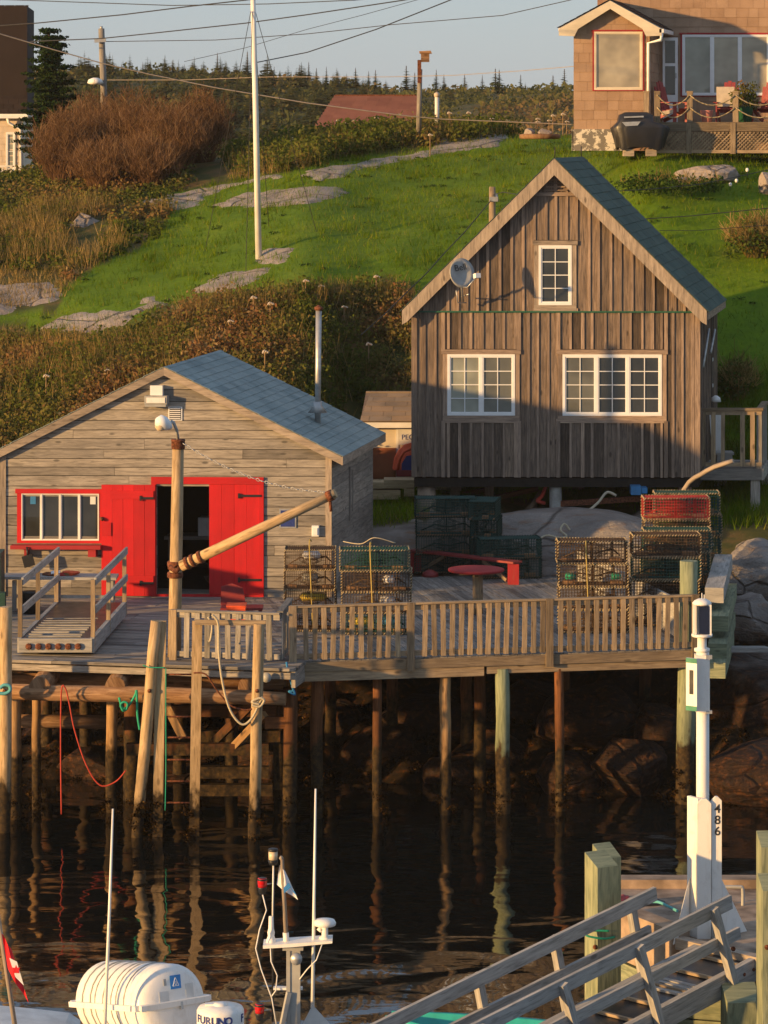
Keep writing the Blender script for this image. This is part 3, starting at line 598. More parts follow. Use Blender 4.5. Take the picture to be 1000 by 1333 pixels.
# ------------------------------------------------------------ building helpers
def hclip(u0,u1,z0,z1,holes):               # horizontal board: pieces of [u0,u1] outside holes
    seg=[(u0,u1)]
    for (a,b,c,d) in holes:
        if c<(z0+z1)/2<d: seg=[q for s_ in seg for q in ((s_[0],min(s_[1],a)),(max(s_[0],b),s_[1])) if q[1]-q[0]>.02]
    return seg
def window(fr,parent,u0,u1,z0,z1,wf,sash,cols,rows,mf,mg,casing=None,cw=.09,name='window',sill=None,t=.055,s=.022,m=.035):
    """window part with frame, muntins, panes; wf = how far proud of the wall face (negative w is outward)"""
    mb=MB(fr); w0,w1=-wf-.03,-wf+.05
    mb.box(u0,u1,w0,w1,z0,z0+t); mb.box(u0,u1,w0,w1,z1-t,z1); mb.box(u0,u0+t,w0,w1,z0+t,z1-t); mb.box(u1-t,u1,w0,w1,z0+t,z1-t)
    n=len(sash); W=(u1-u0-2*t); x=u0+t; ps=[]
    for i in range(n):
        a=x+W*i/n; b=x+W*(i+1)/n
        if i: mb.box(a-m,a+m,w0+.004,w1,z0+t,z1-t)
        a2=a+(m if i else 0)+s; b2=b-(m if i<n-1 else 0)-s; c2=z0+t+s; d2=z1-t-s
        mb.box(a2-s,b2+s,w0+.012,w1,c2-s,c2); mb.box(a2-s,b2+s,w0+.012,w1,d2,d2+s); mb.box(a2-s,a2,w0+.012,w1,c2,d2); mb.box(b2,b2+s,w0+.012,w1,c2,d2)
        for k in range(1,cols): mb.box(a2+(b2-a2)*k/cols-.009,a2+(b2-a2)*k/cols+.009,w0+.018,w0+.04,c2,d2)
        for k in range(1,rows): mb.box(a2,b2,w0+.019,w0+.039,c2+(d2-c2)*k/rows-.009,c2+(d2-c2)*k/rows+.009)
        ps.append((a2,b2,c2,d2,sash[i]))
    o=mb.build(name,mf,parent)
    for (a,b,c,d,g) in ps: q=MB(fr); q.box(a,b,w0+.041,w0+.047,c,d); q.build('pane',M[g] if g else mg,o)
    if casing:
        q=MB(fr); c_=cw
        q.box(u0-c_,u0-.001,w0+.01,w1,z0-.001,z1); q.box(u1+.001,u1+c_,w0+.01,w1,z0-.001,z1); q.box(u0-c_-.03,u1+c_+.03,w0-.01,w1,z1+.001,z1+c_); q.box(u0-c_,u1+c_,w0+.008,w1,z0-c_*(1.6 if sill else .6),z0-.002); q.build('casing',casing,o)
    return o
def slope_shingles(fr,A,B,w0,w1,expo,tabw,mat,parent,name='shingles',th=.010):
    """A=(u,z) at ridge, B=(u,z) at eave, w0..w1 depth"""
    mb=MB(fr); A=Vector((A[0],0,A[1])); B=Vector((B[0],0,B[1])); d=(A-B); L=d.length; d.normalize(); n=Vector((-d.z,0,d.x)); 
    if n.z<0: n=-n
    rows=int(L/expo)+1
    for i in range(rows):
        s0=i*expo; s1=min(L,s0+expo*1.12); x=w0-(tabw*.5 if i%2 else 0)
        while x<w1:
            a=max(x+.003,w0); b=min(x+tabw-.003,w1)
            if b-a>.03:
                c=B+d*((s0+s1)/2)+n*(.004+th*.5+.004); c.y=(a+b)/2
                tl=n*(th*.6)
                mb.obox(c+n*random.uniform(0,.004),(0,(b-a)/2,0),d*(s1-s0)/2-tl*random.uniform(.5,1.1),n*th/2)
            x+=tabw
    return mb.build(name,mat,parent)
def wall_shingles(fr,plane,a0,a1,z0,z1,expo,tabw,mat,parent,holes=(),clip=None,name='wall_shingles'):
    """plane: function (a,z,out)->local point"""
    mb=MB(); n=int((z1-z0)/expo+.999)
    for i in range(n):
        za=z0+i*expo; zb=min(z1,za+expo+.01); x=a0-(tabw*.5 if i%2 else 0)+random.uniform(-.05,.05)
        while x<a1:
            wv=tabw*random.uniform(.8,1.2); A,Bq=max(x,a0),min(x+wv-.006,a1); x+=wv
            if clip:
                l,r=clip((za+zb)/2); A=max(A,l); Bq=min(Bq,r)
            if Bq-A<.02: continue
            for s in hclip(A,Bq,za,zb,holes):
                pts=[plane(s[0],za,.022),plane(s[1],za,.022),plane(s[1],zb,.006),plane(s[0],zb,.006),plane(s[0],za,0),plane(s[1],za,0)]
                pts=[fr(p) for p in pts]; o=random.random()*9
                mb.add(pts,[[0,1,2,3],[4,5,1,0]],[[(s[0]+o,za),(s[1]+o,za),(s[1]+o,zb),(s[0]+o,zb)],[(0,0)]*4])
    return mb.build(name,mat,parent)
DK=2.8                                      # deck height
# ------------------------------------------------------------ red doored shed
SF=Frame(X(2,64.2),64.2,1.6,9.6); ss=65.3
su=lambda px:(px-2)/ss; sz=lambda py:EYE-(py-HY)/ss
shed=thing('boat_shed','weathered plank shed with bright red doors and blue grey shingle roof','shed',SF((3.2,2.4,DK)))
SW=(430-2)/ss; SL=4.8; ev=5.62; rz_=7.26; um=SW/2
doorh=[(su(205),su(340),DK-.1,sz(628))]; winh=[(su(31),su(128),sz(700),sz(642))]; holes=doorh+winh
mb=MB(SF); z=DK-.02; random.seed(3)
while z<rz_:
    h=random.choice([.17,.19,.21,.24]); z1=min(z+h-.013,rz_-.03)
    if z>=rz_-.12: break
    def lim(zz): 
        if zz<=ev: return 0,SW
        k_=(zz-ev)/(rz_-ev); return um*k_,SW-um*k_
    la,lb=lim(z),lim(z1)
    cuts=[la[0]]+sorted(q for q in (random.uniform(.6,SW-.6) for _ in range(random.choice([0,1,1,2]))) if lb[0]+.3<q<lb[1]-.3)+[la[1]]
    for a,b in zip(cuts[:-1],cuts[1:]):
        for s_ in hclip(a+.003,b-.003,z,z1,holes):
            tl=max(s_[0],lb[0]) if s_[0]<=la[0]+.01 else s_[0]; tr_=min(s_[1],lb[1]) if s_[1]>=la[1]-.01 else s_[1]
            if tr_-tl>.03: 
                q=random.uniform(0,.008); mb.prism([(s_[0],z),(s_[1],z),(tr_,z1),(tl,z1)],-.022-q,.0)
    z+=h
mb.build('plank_wall',M['shed_wood'],shed)
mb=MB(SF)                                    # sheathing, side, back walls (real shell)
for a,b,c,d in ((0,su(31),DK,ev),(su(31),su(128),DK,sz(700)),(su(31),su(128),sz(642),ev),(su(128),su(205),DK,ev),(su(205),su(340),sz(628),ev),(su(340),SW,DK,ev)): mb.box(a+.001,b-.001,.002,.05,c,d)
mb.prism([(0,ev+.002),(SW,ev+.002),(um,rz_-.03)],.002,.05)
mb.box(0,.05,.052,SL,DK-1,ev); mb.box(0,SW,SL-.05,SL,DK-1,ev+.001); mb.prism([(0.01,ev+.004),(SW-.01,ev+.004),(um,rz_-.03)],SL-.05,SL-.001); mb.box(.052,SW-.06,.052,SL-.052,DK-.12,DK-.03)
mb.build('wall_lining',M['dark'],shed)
mb=MB(SF); z=DK-.6
while z<ev: mb.box(SW,SW+.024,.03,SL,z,min(z+.19,ev)); z+=.197
mb.box(SW-.055,SW-.001,.055,SL-.055,DK-.6,ev); mb.box(SW+.025,SW+.05,1.9,2.02,sz(690),sz(625)+.1); mb.box(SW+.025,SW+.05,2.25,2.32,sz(680),sz(625))
mb.build('side_wall',M['shed_wood'],shed)
mb=MB(SF)
mb.box(SW-.09,SW+.03,-.055,-.033,DK,ev-.02); mb.build('corner_board',M['trim_wood'],shed); mb=MB(SF); mb.box(-.02,.10,-.055,-.033,DK,ev-.02); mb.build('corner_board',M['trim_wood'],shed)
ov=.24; sl_=(rz_-ev)/um; RZ=rz_+.10
mb=MB(SF)
for sgn in (-1,1):
    e=um+sgn*(um+ov); ez=RZ-sl_*(um+ov)
    mb.prism([(um,RZ-.03),(e,ez-.03),(e,ez-.11),(um,RZ-.11)],-.12,SL+.15)
mb.build('roof_deck',M['shed_wood'],shed)
mb=MB(SF)
for sgn in (-1,1):
    e=um+sgn*(um+ov); ez=RZ-sl_*(um+ov); mb.prism([(um,RZ+.0),(e,ez+.0),(e,ez-.16),(um,RZ-.16)],-.16,-.122)
e=um+um+ov+.003; ez=RZ-sl_*(um+ov); mb.box(e,e+.03,-.16,SL+.15,ez-.17,ez-.005)
mb.build('barge_board',M['trim_wood'],shed)
slope_shingles(SF,(um,RZ),(um+um+ov+.03,RZ-sl_*(um+ov+.03)),-.17,SL+.17,.185,.32,M['sh_blue'],shed)
slope_shingles(SF,(um,RZ),(um-um-ov-.03,RZ-sl_*(um+ov+.03)),-.17,SL+.17,.185,.32,M['sh_blue'],shed)
# door frame and leaves
mb=MB(SF); a,b,t=su(198),su(344),sz(619)
mb.box(a,b,-.075,-.032,t-.14,t); mb.box(a,a+.10,-.075,-.032,DK,t-.142); mb.box(b-.09,b,-.075,-.032,DK,t-.142); mb.box(a+.1,b-.09,-.07,-.03,DK+.0,DK+.05)
mb.build('door_frame',M['red_paint'],shed)
def hinge(par,u0,u1,z,w): q=MB(SF); q.box(u0,u1,w-.012,w,z-.022,z+.022); q.box(u0 if u0<u1 else u1,(u0 if u0<u1 else u1)+.04,w-.02,w,z-.05,z+.05); return q.build('hinge',M['black'],par)
mb=MB(SF); x=su(273); k_=(b-.09-x)/4
for i in range(4): mb.box(x+i*k_+.003,x+(i+1)*k_-.001,-.055-(i%2)*.003,-.02,DK+.055,t-.145)
dr=mb.build('door',M['red_paint'],shed); hinge(dr,su(311),su(341),sz(643),-.078); hinge(dr,su(311),su(341),sz(752),-.078)
mb=MB(SF); x0,x1=su(134),su(204); k_=(x1-x0)/5
for i in range(5): mb.box(x0+i*k_+.002,x0+(i+1)*k_-.001,-.115-(i%2)*.003,-.075,DK+.02,sz(629))
for zc in (642,752): mb.box(x0+.18,x1-.03,-.145,-.12,sz(zc)-.08,sz(zc)+.08)
mb.box(x0+.01,x0+.2,-.14,-.12,sz(695),sz(678)); 
dl=mb.build('door',M['red_paint'],shed); dl['label']='left red door folded open flat against the wall'; hinge(dl,x1-.02,x1-.3,sz(646),-.147); hinge(dl,x1-.02,x1-.3,sz(756),-.147)
q=MB(SF); q.tube([SF.o*0+Vector((x0-.02,-.15,sz(672))),Vector((x0+.05,-.15,sz(674)))],.035,8); q.build('latch',M['rust'],dl)
wn=window(SF,shed,su(29),su(130),sz(702),sz(641),.03,[None]*4,1,1,M['white_paint'],M['glass'],M['red_paint'],.09,t=.018,s=.012,m=.018)
q=MB(SF); q.box(su(18),su(135),-.26,-.034,sz(712),sz(707)); q.box(su(35),su(39),-.2,-.034,sz(722),sz(712)); q.box(su(118),su(128),-.2,-.034,sz(722),sz(712.2)); q.build('sill',M['red_old'],wn)
for px,c in ((40,'blue'),(118,'white_paint')): q=MB(SF); q.box(su(px),su(px+7),-.0,.004-.06,sz(655),sz(645)) if 0 else q.box(su(px),su(px+7),-.028,-.024,sz(655),sz(645)); q.build('sticker',M[c],wn)
# things on the wall
vt=MB(SF); vt.box(su(220),su(238),-.05,-.031,sz(546),sz(528))
for i in range(6): vt.box(su(222),su(236),-.062,-.051,sz(544)+i*.04,sz(544)+i*.04+.018)
vt.build('vent',M['white_vinyl'],shed); vt=MB(SF); vt.box(su(221.5),su(236.5),-.054,-.0505,sz(545),sz(529)); vt.build('vent_shade_panel',M['dark'],shed)  # solid dark sheet painted as the shade between the louvres
tl=thing('flood_light','square pale flood light under the peak of the red doored shed','wall light',SF((su(206),-.05,sz(515))))
q=MB(SF); q.box(su(192),su(221),-.26,-.035,sz(524),sz(513)); q.box(su(193),su(220),-.27,-.1,sz(527),sz(524.2)); q.build('housing',M['grey_plastic'],tl); q=MB(SF); q.box(su(198),su(214),-.16,-.036,sz(512.8),sz(500)); q.build('junction_box',M['white_vinyl'],tl)
q=MB(SF); q.box(su(195),su(219),-.275,-.262,sz(522),sz(515)); q.build('lamp_cover',M['white'],tl)
q=MB(SF); q.box(su(364),su(386),-.05,-.031,sz(685),sz(660)); sp_=q.build('notice_board',M['galv'],None,SF((su(375),-.04,sz(672)))); tag(sp_,'small dark framed board on the shed wall behind the boom','notice board')
q=MB(SF); q.box(su(366),su(384),-.056,-.051,sz(683),sz(662)); q.build('panel',M['navy'],sp_)
q=MB(SF); q.box(su(407),su(416),-.13,-.031,sz(695),sz(681)); q.box(su(408.5),su(414.5),-.15,-.131,sz(693),sz(684)); mtr=q.build('meter_box',M['white_vinyl'],None,SF((su(411),-.08,sz(688)))); tag(mtr,'small white plastic box low on the shed wall near its right corner','meter box')
# stove pipe through the roof
cp=thing('stove_pipe','tall thin galvanised stove pipe rising from the blue grey shed roof','stove pipe',SF((um+1.0*um*.93,2.3,6)))
c=P(413.5,528,66.2); q=MB(); q.tube([c-Vector((0,0,.5)),P(415,404,66.2)],.062,14); q.build('pipe',M['galv'],cp); q=MB(); q.lathe(P(415,404,66.2),[(.07,0),(.095,.03),(.09,.06),(.02,.11)],14); q.build('cap',M['rust'],cp)
q=MB(); q.lathe(c-Vector((0,0,.14)),[(.2,0),(.085,.14),(.085,.22)],14); q.build('flashing',M['galv'],cp)
# inside: a bench and jumble dimly seen
ib=thing('work_bench','work bench cluttered with gear dimly seen inside the open red door','work bench',SF((su(250),2.4,DK)))
q=MB(SF); q.box(su(180),su(300),2.2,2.9,DK+.85,DK+.92); q.build('bench_top',M['shed_wood'],ib)
for a in (185,295): q=MB(SF); q.box(su(a),su(a)+.09,2.25,2.35,DK,DK+.849); q.build('leg',M['shed_wood'],ib)
q=MB(SF); q.box(su(225),su(245),2.25,2.6,DK+.925,DK+1.3); tag(q.build('gear_box',M['white'],None,SF((su(235),2.4,DK+.925))),'pale box on the bench inside the red doored shed','box')
# ------------------------------------------------------------ grey brown board and batten house
HF=Frame(X(538,70.1),70.1,1.2,10.2); hs=F/70.0
hu=lambda px:(px-538)/hs; hz=lambda py:EYE-(py-HY)/hs
house=thing('boathouse','tall grey brown board and batten house on posts with white windows','house',HF((3.1,2.2,hz(621))))
HW=(910-538)/hs; HL=4.7; hm=HW/2; fl=hz(621); ridge_z=hz(206); rs=1.0
def hlim(z): return None
wins=[(hu(583),hu(671),hz(541),hz(461),['glass_pale','curtain'],2,4),(hu(733),hu(862),hz(541),hz(461),['curtain','glass','glass'],2,4),(hu(702),hu(745),hz(397),hz(319),['glass'],2,4)]
def vclip(u0,u1,z0,z1,holes):
    seg=[(z0,z1)]
    for (a,b,c,d) in holes:
        if a<(u0+u1)/2<b: seg=[q for s_ in seg for q in ((s_[0],min(s_[1],c)),(max(s_[0],d),s_[1])) if q[1]-q[0]>.03]
    return seg
cas=.11; hh_=[(a-cas,b+cas,c-.07,d+cas) for a,b,c,d,*_ in wins]
roofz=lambda u: ridge_z-.16-abs(u-hm)*rs
mb=MB(HF); bt=MB(HF); random.seed(11); u=0.0; zg=hz(405)
edges=[0]
while edges[-1]<HW-.12: edges.append(min(HW,edges[-1]+random.uniform(.2,.29)))
edges[-1]=HW
for a,b in zip(edges[:-1],edges[1:]):
    for (za,zb) in vclip(a,b,fl,zg-.03,hh_): mb.box(a+.003,b-.003,-.02-random.random()*.006,0,za,zb)
    bw=random.choice([.05,.06,.075])
    if b<HW: 
        for (za,zb) in vclip(b-.01,b+.01,fl-.01,zg-.032,hh_): bt.box(b-bw/2,b+bw/2,-.05,-.0275,za,zb)
random.seed(12); edges=[.02]
while edges[-1]<HW-.12: edges.append(min(HW-.02,edges[-1]+random.uniform(.2,.28)))
for a,b in zip(edges[:-1],edges[1:]):
    for (za,zb) in vclip(a,b,zg,20,hh_[2:]):
        ta,tb=min(zb,roofz(a)),min(zb,roofz(b))
        if max(ta,tb)>za+.03:
            ta=max(ta,za+.002); tb=max(tb,za+.002); pl=[(a+.003,za),(b-.003,za),(b-.003,tb),(a+.003,ta)]
            if a<hm<b and zb>15: pl=[(a+.003,za),(b-.003,za),(b-.003,tb),(hm,roofz(hm)),(a+.003,ta)]
            mb.prism(pl,-.034-random.random()*.006,-.0)
    if b<HW-.1:
        for (za,zb) in vclip(b-.01,b+.01,zg+.0,20,hh_[2:]):
            t_=min(zb,roofz(b)-.02)
            if t_>za+.05: bt.box(b-.03,b+.03,-.064,-.0415,za,t_)
for a,b in ((583,671),(733,862)):           # framed panels round the lower windows
    for zc,zd in ((fl-.01,hz(548)),(hz(455),zg-.035)):
        bt.box(hu(a)-cas-.02,hu(a)-cas+.06,-.056,-.0275,zc,zd); bt.box(hu(b)+cas-.06,hu(b)+cas+.02,-.056,-.0275,zc,zd)
bt.box(-.03,.09,-.058,-.03,fl,zg-.04); bt.box(HW-.09,HW+.03,-.058,-.03,fl,zg-.04)
mb.build('board_wall',M['house_wood'],house); bt.build('batten',M['batten'],house)
mb=MB(HF)
for (a,b,c,d) in ((0,HW,fl,hz(541)-.0),(0,HW,hz(461),zg)): mb.box(a,b,.002,.06,c,d)
for a,b in ((0,hu(583)),(hu(671),hu(733)),(hu(862),HW)): mb.box(a,b,.002,.06,hz(541)+.001,hz(461)-.001)
mb.prism([(0.05,zg+.001),(HW-.05,zg+.001),(hm,roofz(hm)-.06)],.04,.06)
mb.box(0,.05,.061,HL,fl,zg); mb.box(.051,HW-.051,HL-.05,HL,fl,zg); mb.prism([(0.05,zg+.001),(HW-.05,zg+.001),(hm,roofz(hm)-.06)],HL-.05,HL); mb.box(.02,HW-.02,.002,HL-.01,fl-.22,fl-.03)
mb.build('wall_lining',M['dark'],house)
mb=MB(HF); w_=.03
while w_<HL: mb.box(HW,HW+.02,w_+.003,min(w_+.24,HL),fl,zg-.05); w_+=.245
mb.box(HW-.05,HW-.001,.062,HL-.051,fl,zg-.001); w_=.27
while w_<HL: mb.box(HW+.0205,HW+.045,w_-.03,w_+.03,fl,zg-.05); w_+=.49
mb.build('side_wall',M['house_wood'],house)
q=MB(HF); q.box(0,HW,-.075,-.052,zg-.03,zg+.005)
for i in range(14): q.box(.1+i*.43,.34+i*.43,-.08,-.0755,zg-.028,zg+.0)
q.build('belt_flashing',M['green_paint'],house)
for (a,b,c,d,g,co,ro) in wins: window(HF,house,a,b,c,d,.03 if d<zg else .045,g,co,ro,M['white_vinyl'],M['glass'],M['trim_wood'] if d>zg else M['batten'],.10,sill=True)
# gable vent
vn=MB(HF); c0,c1,zt,zb=hu(703),hu(745),ridge_z-.30,hz(252)
vn.box(c0-.18,c1+.18,-.09,-.043,zb-.05,zb+.03); vv=MB(HF)
for i in range(5):
    zz=zb+.06+i*.075; hw=(roofz(hm)-.12-zz)*.62
    if hw>.03: vn.prism([(hm-hw,zz),(hm+hw,zz),(hm+hw-.02,zz+.03),(hm-hw+.02,zz+.03)],-.085,-.046)
vn.prism([(hm-.62,zb+.03),(hm-.5,zb+.03),(hm,roofz(hm)-.14),(hm,roofz(hm)-.02)],-.088,-.044); vn.prism([(hm+.62,zb+.03),(hm+.5,zb+.03),(hm,roofz(hm)-.14),(hm,roofz(hm)-.02)],-.088,-.044)
vn.build('gable_vent',M['batten'],house)
# roof
ov=.19; RZ=ridge_z; 
mb=MB(HF)
for sg in (-1,1):
    e=hm+sg*(hm+ov); ez=RZ-(hm+ov); mb.prism([(hm,RZ-.03),(e,ez-.03),(e,ez-.13),(hm,RZ-.13)],-.26,HL+.25)
mb.build('roof_deck',M['house_wood'],house)
mb=MB(HF)
for sg in (-1,1):
    e=hm+sg*(hm+ov+.0); ez=RZ-(hm+ov); bw=.36
    mb.prism([(hm,RZ),(e,ez),(e-sg*.0,ez-bw*.85),(e-sg*.10,ez-bw*.7),(hm,RZ-bw)],-.31,-.263)
mb.build('barge_board',M['trim_wood'],house)
q=MB(HF); e=hm+hm+ov; ez=RZ-(hm+ov); q.box(e+.002,e+.03,-.26,HL+.25,ez-.2,ez-.02); q.build('fascia',M['batten'],house)
for sg in (-1,1): slope_shingles(HF,(hm,RZ),(hm+sg*(hm+ov+.04),RZ-(hm+ov+.04)),-.32,HL+.27,.24,.9,M['sh_dark'],house,th=.012)
q=MB(HF); q.tube([(hm,-.2,RZ),(hm,-.2,RZ+.25)],.012,6); q.tube([(hm,HL,RZ),(hm,HL,RZ+.25)],.012,6); q.build('finial',M['black'],house)
# side window, rail brackets
window(Frame(*(HF((HW+.02,3.2,0)).xy),-90+10.2,0),house,.1,.7,hz(520),hz(480),.03,['glass_pale'],1,1,M['white_vinyl'],M['glass'])
q=MB(HF); q.tube([(HW+.05,.5,hz(480)),(HW+.12,1.2,hz(432))],.03,6); q.build('brace',M['galv'],house); q=MB(HF); q.tube([(HW+.05,2.6,hz(470)),(HW+.1,3.2,hz(440))],.03,6); q.build('brace',M['galv'],house)
# posts under the house
for (u,w,r,top,nm_) in ((hu(553),.25,.20,fl-.23,'conc_warm'),(hu(722),.2,.135,fl-.23,'concrete'),(hu(575),1.9,.1,fl-.23,'batten'),(hu(618),2.2,.1,fl-.23,'batten'),(hu(890),.3,.14,fl-.23,'batten'),(hu(560),HL-.3,.13,fl-.23,'batten'),(hu(722),HL-.3,.13,fl-.23,'batten'),(hu(880),HL-.3,.13,fl-.23,'batten')):
    p=HF((u,w,0)); g=gz(p.x,p.y); q=MB()
    if nm_=='batten': q.box(p.x-r,p.x+r,p.y-r,p.y+r,g-.4,top)
    else: q.tube([(p.x,p.y,g-.4),(p.x,p.y,top)],r,18)
    q.build('foundation_post',M[nm_],house)
# right hand landing of the house
LF=Frame(X(911,70.6),70.6,0,10.2); ls=F/70.6; lz=lambda py:EYE-(py-HY)/ls; lu=lambda px:(px-911)/ls
ld=thing('house_landing','small grey wooden landing with open railing on the right side of the house','deck',LF((.7,1,lz(612))))
q=MB(LF); 
for i in range(9): q.box(0,lu(992),.02+i*.21,.22+i*.21,lz(612),lz(612)+.04)
q.build('deck_boards',M['rail_grey'],ld); q=MB(LF); q.box(.0,lu(992),-.02,.018,lz(625),lz(612)+.03); q.box(lu(992)+.001,lu(992)+.04,-.02,1.92,lz(625),lz(612)+.03); q.build('rim_board',M['rail_grey'],ld)
rl=MB(LF); rl.box(0,lu(994),-.06,.06,lz(535),lz(531)); rl.box(0,lu(992),-.03,.01,lz(540),lz(535.2)); rl.box(0,lu(992),-.03,.01,lz(607),lz(602)); rl.box(lu(985),lu(994),.062,1.9,lz(535),lz(531)); rl.build('rail',M['rail'],ld)
for a,b in ((911,919),(926,932),(939,944),(964,970),(977,983)): q=MB(LF); q.box(lu(a),lu(b),-.055,-.031,lz(607),lz(536)); q.build('baluster',M['rail'],ld)
for w_ in (.0,1.85): q=MB(LF); q.box(lu(985),lu(992),w_-.0,w_+.1,lz(612),lz(535.5)); q.build('post',M['rail_grey'],ld)
for k_ in range(7): q=MB(LF); q.box(lu(990),lu(992),.25+k_*.22,.34+k_*.22,lz(607),lz(536)); q.build('baluster',M['rail_grey'],ld)
for px,w_ in ((977,.1),(985,1.7)): p=LF((lu(px)+.1,w_,0)); q=MB(); q.box(p.x-.1,p.x+.1,p.y-.07,p.y+.07,gz(p.x,p.y)-.3,lz(625)); q.build('support_post',M['rail_grey'],ld)
q=MB(); c=P(935,585,72.5); q.obox(c,(.14,0,0),(0,.02,.02),(-.05,.15,.9)); q.lathe(P(932,520,72.7),[(.12,-.05),(.10,.04),(.03,.09)],12); tag(q.build('paddle_board',M['white'],None,c),'white rounded board leaning behind the landing railing','board')
q=MB(); q.box(X(933,71.4),X(953,71.4),71.3,71.7,lz(611),lz(596)); q.box(X(931,71.4),X(955,71.4),71.26,71.74,lz(596),lz(593)); tag(q.build('tote',M['grey_plastic'],None,P(942,610,71.4)),'small blue grey tote on the landing','tote')
# satellite dish with logo
dish=thing('satellite_dish','grey satellite dish on the left gable slope of the house','satellite dish',P(602,385,69.6))
dc=P(600,356,69.15); nrm=Vector((.42,-.88,.2)).normalized(); ux=Vector((0,0,1)).cross(nrm)*-1; ux=nrm.cross(Vector((0,0,1))).normalized(); ux=-ux if ux.x<0 else ux; uz=ux.cross(nrm).normalized(); uz=-uz if uz.z<0 else uz
q=MB(); n_=28; ring=[]; pts=[];fs=[]
RR_=[0,.35,.7,1.0]
for r_ in RR_[1:]:
    for k_ in range(n_):
        t_=2*math.pi*k_/n_; pts.append(dc+ux*(math.cos(t_)*.295*r_)+uz*(math.sin(t_)*.325*r_)+nrm*(.07*r_*r_))
pts.append(dc); fs=[[3*n_,k_,(k_+1)%n_] for k_ in range(n_)]
for a in range(2): fs+=[[a*n_+k_,(a+1)*n_+k_,(a+1)*n_+(k_+1)%n_,a*n_+(k_+1)%n_] for k_ in range(n_)]
back=[p-nrm*.018 for p in pts]; o_=len(pts); pts+=back; fs+=[[o_+i for i in f[::-1]] for f in fs]; fs+=[[2*n_+k_,o_+2*n_+k_,o_+2*n_+(k_+1)%n_,2*n_+(k_+1)%n_] for k_ in range(n_)]
q.add(pts,fs,[[(0,0)]*len(f) for f in fs],True); q.build('reflector',M['grey_plastic'],dish)
q=MB(); q.tube([dc-uz*.30+nrm*.02,dc-uz*.34+nrm*.25,dc-uz*.15+ux*.14+nrm*.45],.014,6); q.tube([dc-nrm*.02-uz*.1,P(603,392,69.75)],.025,8); q.tube([P(594,378,69.6),P(596,394,69.7),P(607,394,69.85)],.014,6); q.tube([P(610,383,69.5),P(601,386,69.85)],.014,6); q.build('mount_arm',M['galv'],dish)
q=MB(); q.obox(dc-uz*.13+ux*.14+nrm*.47,ux*.06,uz*.05,nrm*.06); q.build('receiver_head',M['white_vinyl'],dish)
def text(name,body,size,M3,mat,parent=None,depth=.003,bold=0,label=None,cat=None):
    cu=bpy.data.curves.new('t','FONT'); cu.body=body; cu.size=size; cu.extrude=depth; cu.offset=bold; cu.align_x='CENTER'; cu.align_y='CENTER'
    ob=bpy.data.objects.new('t',cu); C.objects.link(ob); dg_=bpy.context.evaluated_depsgraph_get(); me=bpy.data.meshes.new_from_object(ob.evaluated_get(dg_)); bpy.data.objects.remove(ob)
    me.name=name; me.materials.clear(); me.materials.append(mat); base=wloc(parent) if parent else Vector((0,0,0)); M4=M3.copy(); M4.translation=M4.translation-base; me.transform(M4)
    o=bpy.data.objects.new(name,me); C.objects.link(o); o.parent=parent; return o
def basis(o,x,y):
    x=Vector(x).normalized(); z_=x.cross(Vector(y)).normalized(); y=z_.cross(x); m_=Matrix((x,y,z_)).transposed().to_4x4(); m_.translation=o; return m_
text('logo','Bell',.20,basis(dc+uz*.12-ux*.02+nrm*.05,ux+uz*.15,uz),M['ink'],dish,.001,.0)
# ------------------------------------------------------------ small back shed with sign
PF=Frame(X(470,73),73,0,5); ps=F/73.0; pu=lambda px:(px-470)/ps; pz=lambda py:EYE-(py-HY)/ps
bs=thing('garden_shed','small cream shed with tan shingle roof between the two big sheds','shed',PF((1.5,1,pz(650))))
q=MB(PF); q.box(pu(482),pu(600),0,2.2,pz(650),pz(548)); q.build('wall',M['cream_paint'],bs)
q=MB(PF); q.box(pu(470),pu(610),-.2,-.16,pz(556),pz(549)); q.box(pu(516),pu(519),-.02,-.001,pz(650),pz(556)); q.build('trim',M['white_paint'],bs)
q=MB(PF); q.T=lambda p: PF((p[0],p[1],p[2])); q.obox(((pu(470)+pu(610))/2,.55,(pz(548)+pz(515))/2-.03),((pu(610)-pu(470))/2,0,0),(0,.72,(pz(515)-pz(548))/2),(0,-.01,.02)); q.build('roof_deck',M['batten'],bs)
mb=MB(PF); rows=6
for i in range(rows):
    v0=i/rows; v1=(i+1.1)/rows; x=pu(470)+.0+ (0 if i%2 else -.3)
    while x<pu(610):
        a=max(x,pu(470)+i*.02); b=min(x+.5-.008,pu(610)); x+=.5
        if b-a<.03: continue
        z0_,z1_=pz(548)+(pz(517)-pz(548))*v0,pz(548)+(pz(517)-pz(548))*v1; y0_,y1_=-.19+v0*1.44,-.19+v1*1.44
        mb.obox(((a+b)/2,(y0_+y1_)/2,(z0_+z1_)/2+.012),((b-a)/2,0,0),(0,(y1_-y0_)/2,(z1_-z0_)/2-.004),(0,-.004,.008))
mb.box(pu(470),pu(610),1.2,1.34,pz(519),pz(515)); mb.build('shingles',M['sh_tan'],bs)
q=MB(PF); q.box(pu(483),pu(515.5),-.05,-.002,pz(623),pz(583)); q.build('lower_panel',M['brown_panel'],bs)
sg=MB(PF); sg.box(pu(519.5),pu(575),-.045,-.02,pz(579),pz(553)); sg=sg.build('sign_board',M['white_paint'],bs); text('lettering','PEG',.16,basis(PF((pu(531),-.048,pz(569))),(1,0,0),(0,0,1)),M['navy'],sg)
ow=thing('covered_dinghy','orange covered bow of a small boat standing beside the back shed','boat',P(527,620,72.3))
q=MB(); pts=[];fs=[]
